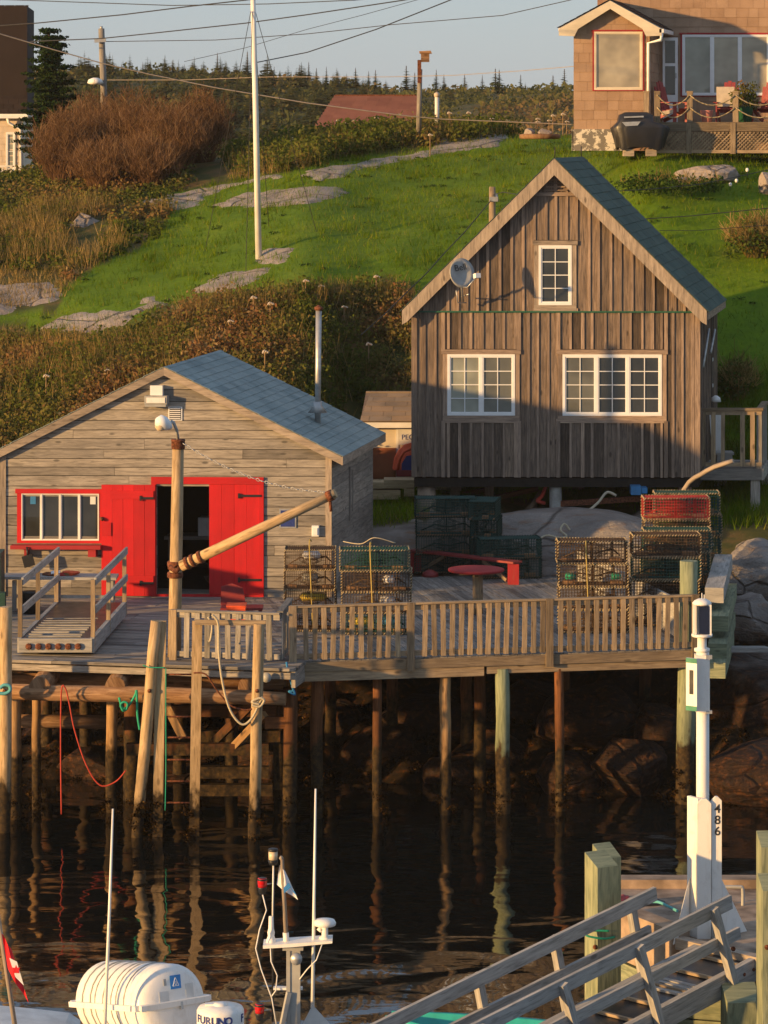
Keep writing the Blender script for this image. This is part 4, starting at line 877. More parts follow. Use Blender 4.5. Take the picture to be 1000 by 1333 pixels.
for i in range(9):
    t_=i/8; w0=.42+.06*math.sin(t_*3); 
    for k_ in range(9): a=math.pi*k_/8; pts.append(P(537,612,72.3)+Vector((-math.cos(a)*w0*(1-.15*t_)*1.0,.0+t_*1.3,math.sin(a)*(.62-.12*t_)+.0)))
for i in range(8):
    for k_ in range(8): a=i*9+k_; fs.append([a,a+1,a+10,a+9])
fs.append([0]+list(range(8,-1,-1))[:-1]); q.add(pts,fs,[[(0,0)]*len(f) for f in fs],True); q.build('cover',M['orange'],ow)
q=MB(); q.tube([P(518,612,72.25),P(520,598,72.2),P(526,588,72.18),P(537,583,72.18)],.035,8); q.build('cover_hem',M['orange'],ow)
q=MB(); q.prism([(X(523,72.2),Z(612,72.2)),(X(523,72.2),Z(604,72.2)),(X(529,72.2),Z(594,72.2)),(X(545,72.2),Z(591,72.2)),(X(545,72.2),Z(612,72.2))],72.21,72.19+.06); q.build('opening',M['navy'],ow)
q=MB(); q.box(X(516,72.2),X(550,72.2),72.15,73.3,Z(620,72.2),Z(612,72.2)); q.build('hull',M['maroon'],ow)
# lumber stack in front
for i,(a,b,y0,y1,l) in enumerate(((484,530,634,626,'grey'),(500,541,633,623,''),(484,523,648,636,''),(526,541,644,634,''))):
    q=MB(); q.box(X(a,71.2),X(b,71.2)-.03,70.9-i*.01,71.5,Z(y0,71.2),Z(y1,71.2)); 
    tag(q.build('plank',M['lumber'],None,P(a,y0,71.2)),['upper left pale plank of the pile behind the shed corner','upper right pale plank of the pile beside the house corner','long lower plank of the pile behind the shed corner','short lower plank nearest the house corner'][i],'plank','planks piled beside the back shed')
# ------------------------------------------------------------ brown shingled house on the hill
TF=Frame(X(747,88),88,0,12); ts=F/88.0; tu=lambda px:(px-747)/ts; tz=lambda py:EYE-(py-HY)/ts
th=thing('hill_house','brown shingled house with red trimmed picture windows at the top right','house',TF((3,2,tz(193))))
bw_=(846-747)/ts; be=tz(38); bridge=tz(8); bm_=bw_/2
hole=[(tu(776),tu(836),tz(115),tz(42))]
def bclip(z): 
    k_=max(0,(z-be)/(bridge-be)); return bm_*k_*.95, bw_-bm_*k_*.95
wall_shingles(TF,lambda a,z,o:(a,-o,z),0,bw_,tz(168),bridge,.26,.32,M['sh_wall'],th,hole,bclip)
wall_shingles(TF,lambda a,z,o:(bw_+o,a,z),0,1.9,tz(168),be,.26,.32,M['sh_wall'],th)
MW=1.9; 
wall_shingles(Frame(*TF((0,MW,0)).xy,0,12),lambda a,z,o:(a,-o,z),tu(772),9.5,tz(168),tz(-60),.26,.32,M['sh_wall'],th,[(tu(880),tu(992),tz(124),tz(40)),(0,bw_,tz(300),be),(tu(852),tu(872),tz(165),tz(46))])
q=MB(TF); q.box(0,bw_,.002,MW,tz(196),be); q.prism([(0.02,be+.001),(bw_-.02,be+.001),(bm_,bridge-.03)],.002,MW); q.box(tu(772)-.15,9.5,MW+.003,MW+6,tz(196),tz(-60)); q.build('wall_core',M['core_brown'],th)
q=MB(TF); q.box(-.03,tu(812),-.05,-.001,tz(196),tz(168)); q.box(-.045,-.001,-.05,1.5,tz(196),tz(168)); 
m=NM('peeling_foundation'); n=m.noise(m.coord('Object'),3.5,5,.7); e=m.rng(n,.50,.53); m.col(m.mix(e,(.20,.18,.155),(.66,.60,.50))).rough(.9,.2).bump(n,.4,.02); q.build('foundation',m.m,th)
q=MB(TF)
for sg_ in (-1,1):
    e=bm_+sg_*(bm_+.36); ez=be-.06; q.prism([(bm_,bridge+.14),(e,ez+.06),(e,ez-.12),(e-sg_*.42,ez-.14),(e-sg_*.52,ez+.06),(bm_,bridge-.08)],-.30,-.24)
q.build('barge_board',M['cream_paint'],th)
for sg_ in (-1,1): 
    slope_shingles(TF,(bm_,bridge+.17),(bm_+sg_*(bm_+.4),be+.02),-.3,MW,.2,.3,M['sh_black'],th,'porch_shingles')
q=MB(TF)
for sg_ in (-1,1): e=bm_+sg_*(bm_+.38); q.prism([(bm_,bridge+.155),(e,be+.02),(e,be-.06),(bm_,bridge+.07)],-.24,MW)
q.build('porch_roof_deck',M['white_paint'],th)
q=MB(TF); q.box(bw_+.3,bw_+.42,-.3,MW,be-.10,be+.0); q.tube([(bw_+.36,-.25,be-.08),(bw_+.34,-.25,be-.3),(bw_-.02,-.1,tz(56)),(bw_-.02,-.08,tz(160))],.05,8); q.build('gutter_downspout',M['white_vinyl'],th)
window(TF,th,tu(774),tu(837),tz(117),tz(41),.03,['glass_tan'],1,1,M['cream_paint'],M['glass'],M['red_old'],.045,'picture_window')
TG=Frame(*TF((0,MW,0)).xy,0,12)
window(TG,th,tu(878),tu(994),tz(123),tz(42),.03,['glass_pale','glass_tan','glass_tan'],1,1,M['white_vinyl'],M['glass'],M['red_old'],.05,'picture_window')
dd=MB(TG); a,b=tu(852),tu(872); dd.box(a,b,-.06,-.02,tz(165),tz(46)); dd=dd.build('door',M['white_vinyl'],th)
for c_,d_ in ((122,84),(80,50)): q=MB(TG); q.box(a+.07,b-.07,-.068,-.061,tz(c_),tz(d_)); q.build('pane',M['glass'],dd)
q=MB(TG); q.box(b-.06,b-.03,-.1,-.061,tz(100),tz(93)); q.build('handle',M['galv'],dd)
# front deck with lattice
q=MB(TF)
for i in range(14): q.box(tu(862),9.5,-.9+i*.19,-.72+i*.19,tz(162),tz(160))
q.build('deck_boards',M['rail'],th); q=MB(TF); q.box(tu(860),9.5,-.94,-.905,tz(171),tz(159)); q.box(tu(860),9.5,-.93,-.906,tz(199),tz(195)); q.build('deck_rim',M['rail'],th)
q=MB(TF); x=tu(862)
hgt=tz(172)-tz(195)
x=tu(862)-hgt
while x<9.5:
    for sg_ in (1,-1):
        p0=(x if sg_>0 else x+hgt, -.915-.008*sg_, tz(195)); p1=(x+hgt if sg_>0 else x,-.915-.008*sg_,tz(172)); q.beam(p0,p1,.035,.008,up=(0,1,0)) 
    x+=.105
q.build('lattice',M['rail'],th)
for px in (902,959,1020): q=MB(TF); q.box(tu(px)-.07,tu(px)+.07,-.96,-.941,tz(200),tz(160)); q.build('lattice_post',M['rail'],th)
posts=[847,861,903,962,1025]
for px in posts:
    q=MB(TF); q.box(tu(px)-.075,tu(px)+.075,-.90,-.75,tz(159.5),tz(121)); q.box(tu(px)-.085,tu(px)+.085,-.91,-.74,tz(121),tz(119)); q.build('deck_post',M['rail'],th)
for hy in (124,140):
    for a,b in zip(posts[1:-1],posts[2:]): q=MB(TF); q.tube([(tu(a+(b-a)*t_/8),-.92,tz(hy)-.28*(1-((t_-4)/4)**2)) for t_ in range(9)],.017,6); q.build('rope_rail',M['lacing'],th)
# adirondack chairs
def adirondack(loc,rz,label):
    t=thing('adirondack_chair',label,'chair',loc,'red wooden chairs on the deck of the hill house'); l=Vector(loc)
    q=MB(); 
    for i in range(4): q.obox(l+Vector((0,.0-i*.12+.1,.36+.02*i-.03)),(.27,0,0),(0,.052,0),(0,0,.012))
    q.build('seat',M['maroon'],t); q=MB()
    for i in range(-2,3): q.obox(l+Vector((i*.105,.33,.72-.02*i*i)),(.048,0,0),(0,.10,.44-.02*i*i),(0,.012,0))
    q.build('backrest',M['maroon'],t)
    for s_ in (-1,1):
        q=MB(); q.obox(l+Vector((s_*.32,-.02,.56)),(.06,0,0),(0,.36,.0),(0,0,.012)); q.build('armrest',M['maroon'],t)
        q=MB(); q.box(l.x+s_*.3-.02,l.x+s_*.3+.02,l.y-.32,l.y-.22,l.z,l.z+.545); q.build('leg',M['maroon'],t)
        q=MB(); q.obox(l+Vector((s_*.28,.1,.22)),(.018,0,0),(0,.38,-.16),(0,.02,.05)); q.build('side_rail',M['maroon'],t)
    t.rotation_euler=(0,0,rz); return t
adirondack(TF((tu(875),.1,tz(160))),.9,'red slatted garden chair at the left end of the hill house deck by the door')
adirondack(TF((tu(948),.1,tz(160))),-.2,'red slatted garden chair with pale cushion below the picture window')
adirondack(TF((tu(997),.1,tz(160))),-.5,'red slatted garden chair at the right edge of the photo')
q=MB(); c=TF((tu(945),.05,tz(160))); q.obox(c+Vector((0,.1,.72)),(.24,0,0),(0,.05,.27),(0,.04,0)); tag(q.build('cushion',M['skin_cushion'],None,c+Vector((0,.1,.4))),'pale cushion on the red chair below the picture window','cushion')
q=MB(); c=TF((tu(868),-.1,tz(150))); q.obox(c+Vector((.1,-.1,.1)),(.22,0,.05),(0,.1,0),(0,0,.05)); tag(q.build('cushion',M['skin_cushion'],None,c),'pale cushion on the seat of the left red chair','cushion')
q=MB(); q.lathe(TF((tu(923),-.5,tz(160))),[(.13,0),(.17,.32),(.18,.34),(.15,.34)],16); pp=q.build('flower_pot',M['pink'],None,TF((tu(923),-.5,tz(160)))); tag(pp,'pink flower pot on the hill house deck','flower pot')
gp=thing('potted_plant','leafy plant in a dark green pot beside the cushioned red chair','potted plant',TF((tu(972),-.4,tz(160))))
q=MB(); q.lathe(TF((tu(972),-.4,tz(160))),[(.17,0),(.23,.42),(.25,.45),(.2,.45)],16); q.build('pot',M['pot_green'],gp)
c=TF((tu(972),-.4,tz(160))); cs=np.array([(c.x+random.uniform(-.25,.25),c.y+random.uniform(-.2,.2),c.z+random.uniform(.45,1.0)) for _ in range(14)]); V,Fq,r=leafcloud(cs,np.full(14,.2),60,.045,np.random.uniform(.3,.7,14),.9); npmesh('foliage',V,Fq,r,M['heath_leaf'],parent=gp)
# barbecue under cover
bq=thing('barbecue','barbecue under a black vinyl cover against the brown house','barbecue',TF((tu(845),-1.5,tz(197))))
c=TF((tu(843),-1.5,tz(197))); q=MB(); pts=[];fs=[]; lay=[(.62,.30,.08),(.66,.33,.3),(.74,.36,.62),(.72,.36,.70),(.50,.34,.80),(.46,.30,.98),(.30,.22,1.06)]
n_=40
for j,(a,b,h) in enumerate(lay):
    for k_ in range(n_):
        t_=2*math.pi*k_/n_; ca,sa=math.cos(t_),math.sin(t_); e_=.45; wob=1+(.05*math.sin(k_*2.7)+.04*math.sin(k_*1.3+j) if j<3 else 0)
        pts.append(c+Vector((a*math.copysign(abs(ca)**e_,ca)*wob-(.12 if j>=4 else 0),b*math.copysign(abs(sa)**e_,sa)*wob,h+(.05*math.sin(k_*.9) if j==0 else 0))))
for j in range(len(lay)-1): fs+=[[j*n_+k_,j*n_+(k_+1)%n_,(j+1)*n_+(k_+1)%n_,(j+1)*n_+k_] for k_ in range(n_)]
fs.append([(len(lay)-1)*n_+k_ for k_ in range(n_)]); q.add(pts,fs,[[(0,0)]*len(f) for f in fs],True); q.build('cover',M['cover'],bq)
q=MB(); q.obox(c+Vector((-.2,-.36,.93)),(.26,0,.01),(0,.02,0),(0,0,.02)); q.prism([(c.x-.52,c.z+.79),(c.x-.02,c.z+.81),(c.x-.1,c.z+.70),(c.x-.42,c.z+.68)],c.y-.42,c.y-.37); q.build('shiny_flap',M['galv'],bq)
for s_ in (-.3,.3): q=MB(); q.box(c.x+s_-.16,c.x+s_+.12,c.y-.2,c.y+.2,c.z-.12,c.z+.07); q.build('foot_block',M['trim_wood'],bq)
# dark roofed house at the far left
DF=Frame(X(30,108),108,0,-3); ds_=F/108.0; du=lambda px:(px-30)/ds_; dz=lambda py:EYE-(py-HY)/ds_
dh=thing('dark_roofed_house','house with tall dark brown roof and cream lower wall at the far left edge','house',DF((-2,2,dz(246))))
wall_shingles(DF,lambda a,z,o:(a,-o,z),-4,0,dz(250),dz(152),.2,.4,M['sh_cream'],dh)
q=MB(DF); q.box(-4,0,.002,6,dz(252),dz(150)); q.build('wall_core',M['cream_paint'],dh)
q=MB(DF); q.box(-4,du(36),-.2,6.2,dz(151),dz(148)); q.box(-4,du(37),-.32,-.2,dz(154),dz(150)); q.tube([(du(10),-.26,dz(153)),(du(12),-.2,dz(160)),(du(27),-.1,dz(168)),(du(28),-.08,dz(246))],.05,8); q.build('gutter_downspout',M['white_vinyl'],dh)
mb=MB(DF); rows=22
for i in range(rows):
    z0_=dz(148)+(dz(6)-dz(148))*i/rows; z1_=dz(148)+(dz(6)-dz(148))*(i+1.05)/rows; y=-.22+i*.035; x=-4+(0 if i%2 else .16)
    while x<du(36):
        b=min(x+.33,du(36)); mb.obox(((x+b)/2,y+.017,(z0_+z1_)/2),((b-x)/2-.003,0,0),(0,.02,(z1_-z0_)/2),(0,.008,0)); x+=.336
mb.box(-4,du(36)-.01,-.1,4,dz(146),dz(8)) ; mb.build('roof_shingles',M['sh_black'],dh)
window(DF,dh,du(8),du(20),dz(222),dz(172),.03,['glass_pale'],1,2,M['white_vinyl'],M['glass'])
q=MB(DF); q.box(-4,du(29),-.6,-.55,dz(217),dz(215)); q.box(-4,du(29),-.6,-.55,dz(248),dz(246))
for i in range(28): q.box(-3.9+i*.14,-3.84+i*.14,-.595,-.555,dz(246),dz(217))
q.box(du(26),du(29),-.62,-.53,dz(252),dz(214)); tag(q.build('picket_fence',M['white_paint'],None,DF((0,-.6,dz(250)))),'short pale picket fence in front of the dark roofed house','fence')
# red roofed house beyond the crest
RF=Frame(X(405,134),134,2,8); r_s=F/134.0; ru=lambda px:(px-405)/r_s; rzz=lambda py:EYE-(py-HY)/r_s
rr=thing('red_roofed_house','house beyond the crest showing only its dull red shingle roof','house',RF((3,3,rzz(260))))
A_=[(424,123),(566,123),(590,186),(392,186)]
mb=MB(RF)
for i in range(18):
    v=i/18; z0_=rzz(190)+(rzz(123)-rzz(190))*v; z1_=z0_+(rzz(123)-rzz(190))/18*1.05; y=-0+v*2.6; x=ru(393)+v*(ru(424)-ru(393)); e_=ru(548)-v*.5
    while x<e_:
        b=min(x+.5,e_); mb.obox(((x+b)/2,y+.07,(z0_+z1_)/2),((b-x)/2,0,0),(0,.075,(z1_-z0_)/2),(0,.01,.0)); x+=.505
mb.build('roof',M['sh_red'],rr)
q=MB(RF); q.box(ru(398),ru(540),.3,5,rzz(275),rzz(191)); q.build('wall',M['sh_cream'],rr)
q=MB(RF); q.box(ru(424),ru(540)-.3,2.55,2.75,rzz(124),rzz(122)); q.build('ridge_cap',M['rust'],rr)

q=MB(SF); q.lathe((su(257),1.9,sz(668)),[(.01,-.16),(.075,-.10),(.09,.04),(.03,.16)],12); q.tube([(su(257),1.9,sz(662)),(su(257),1.9,sz(640))],.008,5); tag(q.build('buoy',M['orange'],None,SF((su(257),1.9,sz(668)))),'small orange shape added as a faint glint inside the open red door','buoy')  # orange shape added for a faint glint in the dark doorway
# ------------------------------------------------------------ wharves
random.seed(21)
A0=Vector((X(-160,56.8),56.8,0)); A1=Vector((X(384,55.3),55.3,0))         # front edge of the left wharf
B0=Vector((X(378,56.1),56.1,0)); B1=Vector((X(906,57.5),57.5,0))          # front edge of the long deck
lw=thing('timber_wharf','grey plank wharf on log pilings in front of the red doored shed','wharf',(-5,60,DK))
dv=(A1-A0).normalized(); nv=Vector((-dv.y,dv.x,0)); nv=nv if nv.y>0 else -nv; LW=(A1-A0).length
mb=MB(); y=0
while y<9.1:
    w_=.185; x=0
    while x<LW:
        l=random.choice([3.2,4.1,4.9]); e=min(LW+random.uniform(-.02,.03) if x+l>LW else x+l,LW+.03)
        c=A0+dv*((x+e)/2)+nv*(y+w_/2); c.z=DK-.025+random.uniform(-.004,.004); mb.obox(c,dv*((e-x)/2-.003),nv*(w_/2-.005),(0,0,.025)); x+=l
    y+=w_+.002
mb.build('deck_boards',M['deck'],lw)
def at(fr0,dv_,nv_,a,b,z): p=fr0+dv_*a+nv_*b; return Vector((p.x,p.y,z))
q=MB(); q.beam(at(A0,dv,nv,0,.06,DK-.13),at(A0,dv,nv,LW,.06,DK-.13),.08,.11); q.beam(at(A0,dv,nv,LW-.05,.1,DK-.2),at(A0,dv,nv,LW-.05,9,DK-.2),.07,.28); q.build('rim_beam',M['deck'],lw)
for px,dz_ in ((55,.32),(152,.33),(325,.33),(-60,.33)):
    p=P(px,882,56.0); z=DK-.18-.19; q=MB(); q.tube([(p.x,55.62,z),(p.x+.05,58,z),(p.x+.1,64,z)],.185,14,jit=.05); q.build('stringer_log',M['log'],lw)
q=MB(); pth=[P(-40,898,55.75),P(70,902,55.72),P(200,904,55.62),P(335,908,55.5),P(372,910,55.45)]; q.tube(pth,[.13,.14,.14,.12,.11],12,jit=.06); q.build('cross_log',M['log'],lw)
q=MB(); q.tube([P(-30,886,57.2),P(180,886,57),P(372,888,56.6)],.13,10,jit=.05); q.tube([P(-30,938,57.8),P(140,940,57.6)],.12,10,jit=.05); q.build('cross_log',M['log'],lw)
for i,(px,py,e,D) in enumerate(((150,872,320,57.6),(30,872,120,57.8))): q=MB(); q.beam(P(px,py+8,D),P(e,py+8,D),.1,.14); q.build('cross_beam',M['lumber'],lw)
def pile(par,px0,py0,px1,D,r,mat,z0=-1.2,py_t=None,n=14,sq=False,name='piling'):
    a=P(px0,py0,D); b=Vector((X(px1,D),D+.0,z0)); q=MB()
    if sq: q.beam(b,a,r*2,r*2,up=(0,1,0))
    else:
        k_=8; pts=[b.lerp(a,i/k_)+Vector((random.uniform(-.012,.012),0,0)) for i in range(k_+1)]; q.tube(pts,[r*1.06-.1*r*i/k_ for i in range(k_+1)],n,jit=.05)
    return q.build(name,M[mat],par)
for px,D,r,mt in ((20,56.4,.11,'pile'),(47,57.2,.08,'pile'),(146,57.0,.10,'pile'),(172,58.0,.15,'pile_shaded'),(235,60,.12,'pile_shaded'),(300,58.5,.12,'pile_shaded'),(378,56.2,.13,'pile_shaded'),(364,59,.12,'pile_shaded'),(110,60.5,.11,'pile_shaded'),(60,61,.11,'pile_shaded'),(335,61.5,.12,'pile_shaded'),(-40,57,.12,'pile')): pile(lw,px,895,px+random.uniform(-3,3),D,r,mt)
# crib of logs behind the ladder
for py,a,b,D,mt in ((975,165,350,56.6,'pile_shaded'),(940,345,382,56.2,'log'),(1005,255,350,57.0,'pile_shaded'),(1028,250,355,57.2,'pile_shaded'),(925,215,360,58.2,'log'),(958,200,365,58.6,'log')): q=MB(); q.beam(P(a,py,D),P(b,py,D),.17,.2); q.build('crib_beam',M['pile_shaded'],lw)
q=MB(); q.beam(P(215,915,56.5),P(238,960,56.5),.12,.14); q.build('brace',M['pile'],lw); q=MB(); q.beam(P(345,930,56.2),P(305,972,56.6),.12,.13); q.build('brace',M['pile'],lw); q=MB(); q.beam(P(340,905,57),P(280,965,57.4),.14,.14); q.build('brace',M['pile_shaded'],lw)
# long deck
ld2=thing('timber_wharf','long plank deck on pilings below the grey brown house','wharf',(1,60,DK))
dv2=(B1-B0).normalized(); nv2=Vector((-dv2.y,dv2.x,0)); L2=(B1-B0).length
mb=MB(); x=0
while x<L2:                                   # boards run away from the water here
    w_=.14; y1_=11.2 if x<4.1 else 10.2; y0_=0; 
    for a,b in ((0,4.2),(4.205,8.1),(8.105,y1_)):
        a+=(random.uniform(-.0,.0)); c=at(B0,dv2,nv2,x+w_/2,(a+b)/2,DK-.02+random.uniform(-.003,.003)); mb.obox(c,dv2*(w_/2-.004),nv2*((b-a)/2-.003),(0,0,.02))
    x+=w_
mb.build('deck_boards',M['deck'],ld2)
q=MB(); q.beam(at(B0,dv2,nv2,.0,-.03,DK-.10),at(B0,dv2,nv2,L2,-.03,DK-.10),.05,.16); q.beam(at(B0,dv2,nv2,.05,.08,DK-.27),at(B0,dv2,nv2,3.45,.08,DK-.27),.2,.17); q.beam(at(B0,dv2,nv2,3.5,.1,DK-.24),at(B0,dv2,nv2,L2,.1,DK-.24),.2,.17); q.build('rim_beam',M['rail'],ld2)
for y in (3,6,8.6): q=MB(); q.beam(at(B0,dv2,nv2,.05,y,DK-.15),at(B0,dv2,nv2,L2,y,DK-.15),.15,.2); q.build('cross_beam',M['log'],ld2)
for px,D,r,mt in ((413,56.5,.11,'pile_shaded'),(491,56.7,.085,'pile_shaded'),(580,56.8,.10,'pile'),(654,56.9,.13,'pile_green'),(728,57.1,.085,'pile_shaded'),(607,60.2,.11,'pile_shaded'),(625,59.3,.11,'pile_shaded'),(735,60.5,.11,'pile_shaded'),(510,61,.11,'pile_shaded'),(430,61,.11,'pile_shaded'),(840,61.5,.12,'pile_shaded')): pile(ld2,px,870,px+random.uniform(-1,3),D,r,mt)
o=pile(ld2,897,730,889,57.75,.165,'pile_green'); 
q=MB(); q.beam(at(B0,dv2,nv2,L2+.06,.3,DK+.32),at(B0,dv2,nv2,L2+.06,8.6,DK+.32),.05,.75); q.beam(at(B0,dv2,nv2,L2+.09,.3,DK-.2),at(B0,dv2,nv2,L2+.09,8.6,DK-.2),.08,.25); q.build('side_boarding',M['aluminium_wood'],ld2)
def railing(name,label,p0,p1,z0,z1,step,bw,posts,mat,pm,skip=None,cap=True):
    t=thing(name,label,'railing',(p0+p1)/2+Vector((0,0,z0))); d=(p1-p0); L=d.length; d.normalize(); n=Vector((d.y,-d.x,0)); n=n if n.y<0 or (abs(n.y)<.1 and n.x>0) else -n
    f=lambda a,z,o=0: Vector((p0.x,p0.y,0))+d*a+n*o+Vector((0,0,z))
    q=MB(); q.beam(f(0,z1-.02,-.02),f(L,z1-.02,-.02),.11 if cap else .05,.035); q.beam(f(0,z1-.09,-.02),f(L,z1-.09,-.02),.035,.09); q.build('top_rail',mat,t)
    q=MB(); q.beam(f(0,z0+.09,-.02),f(L,z0+.09,-.02),.035,.09); q.build('bottom_rail',mat,t)
    a=step*.6
    while a<L-.03:
        if not any(abs(a-pp)<.1 for pp in posts):
            q=MB(); j=random.uniform(-.013,.013); q.beam(f(a+j,z0+.03,.012),f(a+random.uniform(-.02,.02)+j,z1-.04,.012),bw,.022,up=tuple(d)); 
            q2=MB(); q2.beam(f(a+j,z0+.03,.013),f(a-j,z1-.045,.013),.022,bw,up=tuple(d)); q2.build('baluster',mat,t)
        a+=step
    for pp in posts: q=MB(); q.beam(f(pp,z0-.22,.02),f(pp,z1-.0,.02),.045,.13,up=tuple(d)); q.build('post',pm,t)
    return t
o2=-nv2*.06
railing('railing','long weathered railing with many upright slats along the front of the long deck',B0+o2,B1+o2,DK,DK+.98,.163,.085,[.03,2.12,4.62,L2-.03],M['rail'],M['rail'])
s0=Vector((X(222,56.3),56.3,0)); s1=Vector((X(364,55.9),55.9,0))
railing('railing','short railing section of slanting slats at the front of the shed wharf',s0,s1,DK+.02,DK+.88,.185,.095,[.05],M['rail_grey'],M['rail'])
s2=Vector((X(366,55.95),55.95,0)); s3=Vector((X(379,57.6),57.6,0))
railing('railing','railing section turning the corner between the two wharves',s2,s3,DK+.02,DK+.9,.2,.10,[],M['rail_grey'],M['rail'])
# fender posts and ladder
def fpost(label,pt,pb,r,D,sq=False,mat='fender'):
    a=P(*pt,D); zb=-1.0; k_=(pb[0]-pt[0])/(pb[1]-pt[1]); pyb=HY+(EYE-zb)*F/D; b=Vector((X(pt[0]+k_*(pyb-pt[1]),D),D,zb)); q=MB()
    if sq: q.beam(b,a,r*2,r*1.5,up=(0,1,0))
    else: q.tube([b.lerp(a,i/8)+Vector((random.uniform(-.008,.008),0,0)) for i in range(9)],[r*1.08-.01*i*r for i in range(9)],14,jit=.03)
    o=q.build('fender_post',M[mat],None,b.lerp(a,.3)); tag(o,label,'post','fender posts along the front of the shed wharf'); 
    q=MB(); c=b.lerp(a,(a.z-Z(898,D))*0+ (Z(898,D)-zb)/(a.z-zb)); q.lathe(c+Vector((0,-r-.005,0)),[(.03,-.02),(.035,.015)],8,axis=(0,-1,0)); q.build('bolt',M['rust'],o); return o
fpost('tall round fender post at the far left edge with a pale blue rope round it',(8,790),(6,1040),.105,55.35)
fpost('leaning round fender post just left of the ladder',(203,808),(180,1070),.095,54.95)
fpost('round fender post at the right of the ladder tied with white rope',(337,812),(331,1070),.095,54.9)
ladder=thing('dock_ladder','wooden ladder of two square posts with thin rungs down to the water','ladder',P(232,1000,55.0))
for (pt,pb) in (((210,808),(204,1060)),((257,808),(252,1060))):
    a=P(*pt,55.0); D=55.0; b=Vector((X(pb[0],D),D,-.9)); q=MB(); q.beam(b,a,.17,.1,up=(0,1,0)); q.build('side_rail',M['fender'],ladder)
for py in (878,933,960,989,1017,1045): q=MB(); q.tube([P(206,py,55.0),P(256,py,55.0)],.016,6); q.build('rung',M['rust'],ladder)
q=MB(); q.beam(P(254,810,54.9),P(346,811,54.9),.04,.09,up=(0,0,1)); tag(q.build('grab_board',M['rail'],None,P(300,810,54.9)),'horizontal board fixed across the tops of the ladder and right fender post','board')
# ropes
def rope(name,pts,r,mat,label,D=None,cat='rope',n=6,sub=6):
    if D is not None: pts=[P(a,b,D) for a,b in pts]
    out=[]                                    # Catmull-Rom
    for i in range(len(pts)-1):
        p0,p1,p2,p3=pts[max(i-1,0)],pts[i],pts[i+1],pts[min(i+2,len(pts)-1)]
        for k_ in range(sub): t=k_/sub; out.append(.5*((2*p1)+(p2-p0)*t+(2*p0-5*p1+4*p2-p3)*t*t+(3*p1-p0-3*p2+p3)*t**3))
    out.append(pts[-1]); q=MB(); q.tube(out,r,n); o=q.build(name,M[mat],None,pts[0]); return tag(o,label,cat)
rope('rope',[(80,1060),(79,975),(80,900),(85,896),(90,915),(97,950),(112,995),(130,1022),(150,1018),(164,1003)],.014,'red_rope','long thin red rope hanging in a loop from the cross log',55.4)
rope('rope',[(155,908),(160,922),(168,918),(176,905),(178,900),(179,930),(182,950)],.022,'green_rope','bright green rope knotted on the cross log',55.4)
for k_ in range(3): rope('rope_coil',[(157,918),(160,925),(165,923),(166,916),(161,914),(157,918)][k_:]+[(160,925)],.02,'green_rope',['lower','middle','upper'][k_]+' turn of the small green rope bundle on the cross log',55.33-.03*k_)
rope('rope',[(0,896),(5,892),(12,893),(13,899),(6,903),(-4,902)],.03,'cyan_rope','pale blue rope wound round the far left fender post',55.2)
rope('rope',[(186,866),(196,869),(215,869)],.01,'green_rope','thin green line tied between the leaning post and the ladder',54.8)
rope('rope',[(216,870),(216,940),(216,1000),(215,1055)],.009,'green_rope','thin green line hanging straight down beside the ladder',54.8)
rope('rope',[(276,800),(284,812),(285,850),(290,890),(300,925),(315,943),(328,935),(338,915),(342,908),(334,914),(330,918)],.02,'beige_rope','slack pale rope looping from the short railing to the right fender post',54.75)
rope('rope',[(328,918),(338,920),(344,912),(338,909),(328,914),(338,917)],.022,'beige_rope','pale rope knotted round the right fender post',54.72)
rope('chain',[(252,876),(268,878),(282,898),(300,918),(318,924),(328,923)],.014,'rust','rusty chain running from the ladder to the right fender post',54.85,'chain')
rope('rope',[(373,862),(376,880),(382,898),(376,900),(384,904),(380,893)],.02,'blue_rope','bright blue rope hanging at the corner between the wharves',55.5)
rope('rope',[(271,803),(276,815),(274,833),(271,835)],.02,'beige_rope','short pale rope end tied on the short railing',55.7)
q=MB(); q.lathe(P(347,882,55.3),[(.03,-.03),(.085,-.01),(.085,.02)],12,axis=(0,-1,0)); tag(q.build('float_ring',M['grey_plastic'],None,P(347,882,55.3)),'small pale round fitting beside the right fender post','fitting')
# ------------------------------------------------------------ derrick and lamp
dk_=thing('derrick','old wooden mast and boom crane standing in front of the red doors','crane',P(230,862,56.6))
a=P(232,574,56.6); b=P(227,800,56.6); b2=Vector((b.x,56.6,DK)); q=MB(); q.tube([b2,b2.lerp(a,.3),b2.lerp(a,.65),a],[.118,.112,.106,.10],16,jit=.02); q.build('mast',M['fender'],dk_)
q=MB(); q.lathe(a-Vector((0,0,.14)),[(.115,0),(.12,.01),(.12,.14),(.13,.15),(.12,.17)],16); q.build('iron_cap',M['rust'],dk_)
e0=P(236,737,56.35); e1=P(437,642,55.6); q=MB(); q.tube([e0,e0.lerp(e1,.5),e1],[.095,.09,.078],14,jit=.02); bo=q.build('boom',M['fender'],dk_)
d_=(e1-e0).normalized(); q=MB(); q.tube([e1-d_*.16,e1-d_*.06],.098,14); q.tube([e1-d_*.11-Vector((0,0,.1)),e1-d_*.09-Vector((0,0,.28))],.03,6); q.build('end_band',M['rust'],bo)
q=MB(); q.tube([P(221,738,56.4),P(229,744,56.3),e0],.05,8); q.lathe(P(228,752,56.6),[(.13,0),(.14,.02),(.14,.08),(.13,.1)],14); q.lathe(P(228,738,56.6),[(.13,0),(.14,.02),(.14,.08),(.13,.1)],14)
for t_ in (.03,.055,.09): q.tube([e0+d_*(t_*4.4-.03),e0+d_*(t_*4.4+.03)],.115,12)
q.build('pivot_iron',M['rust'],dk_)
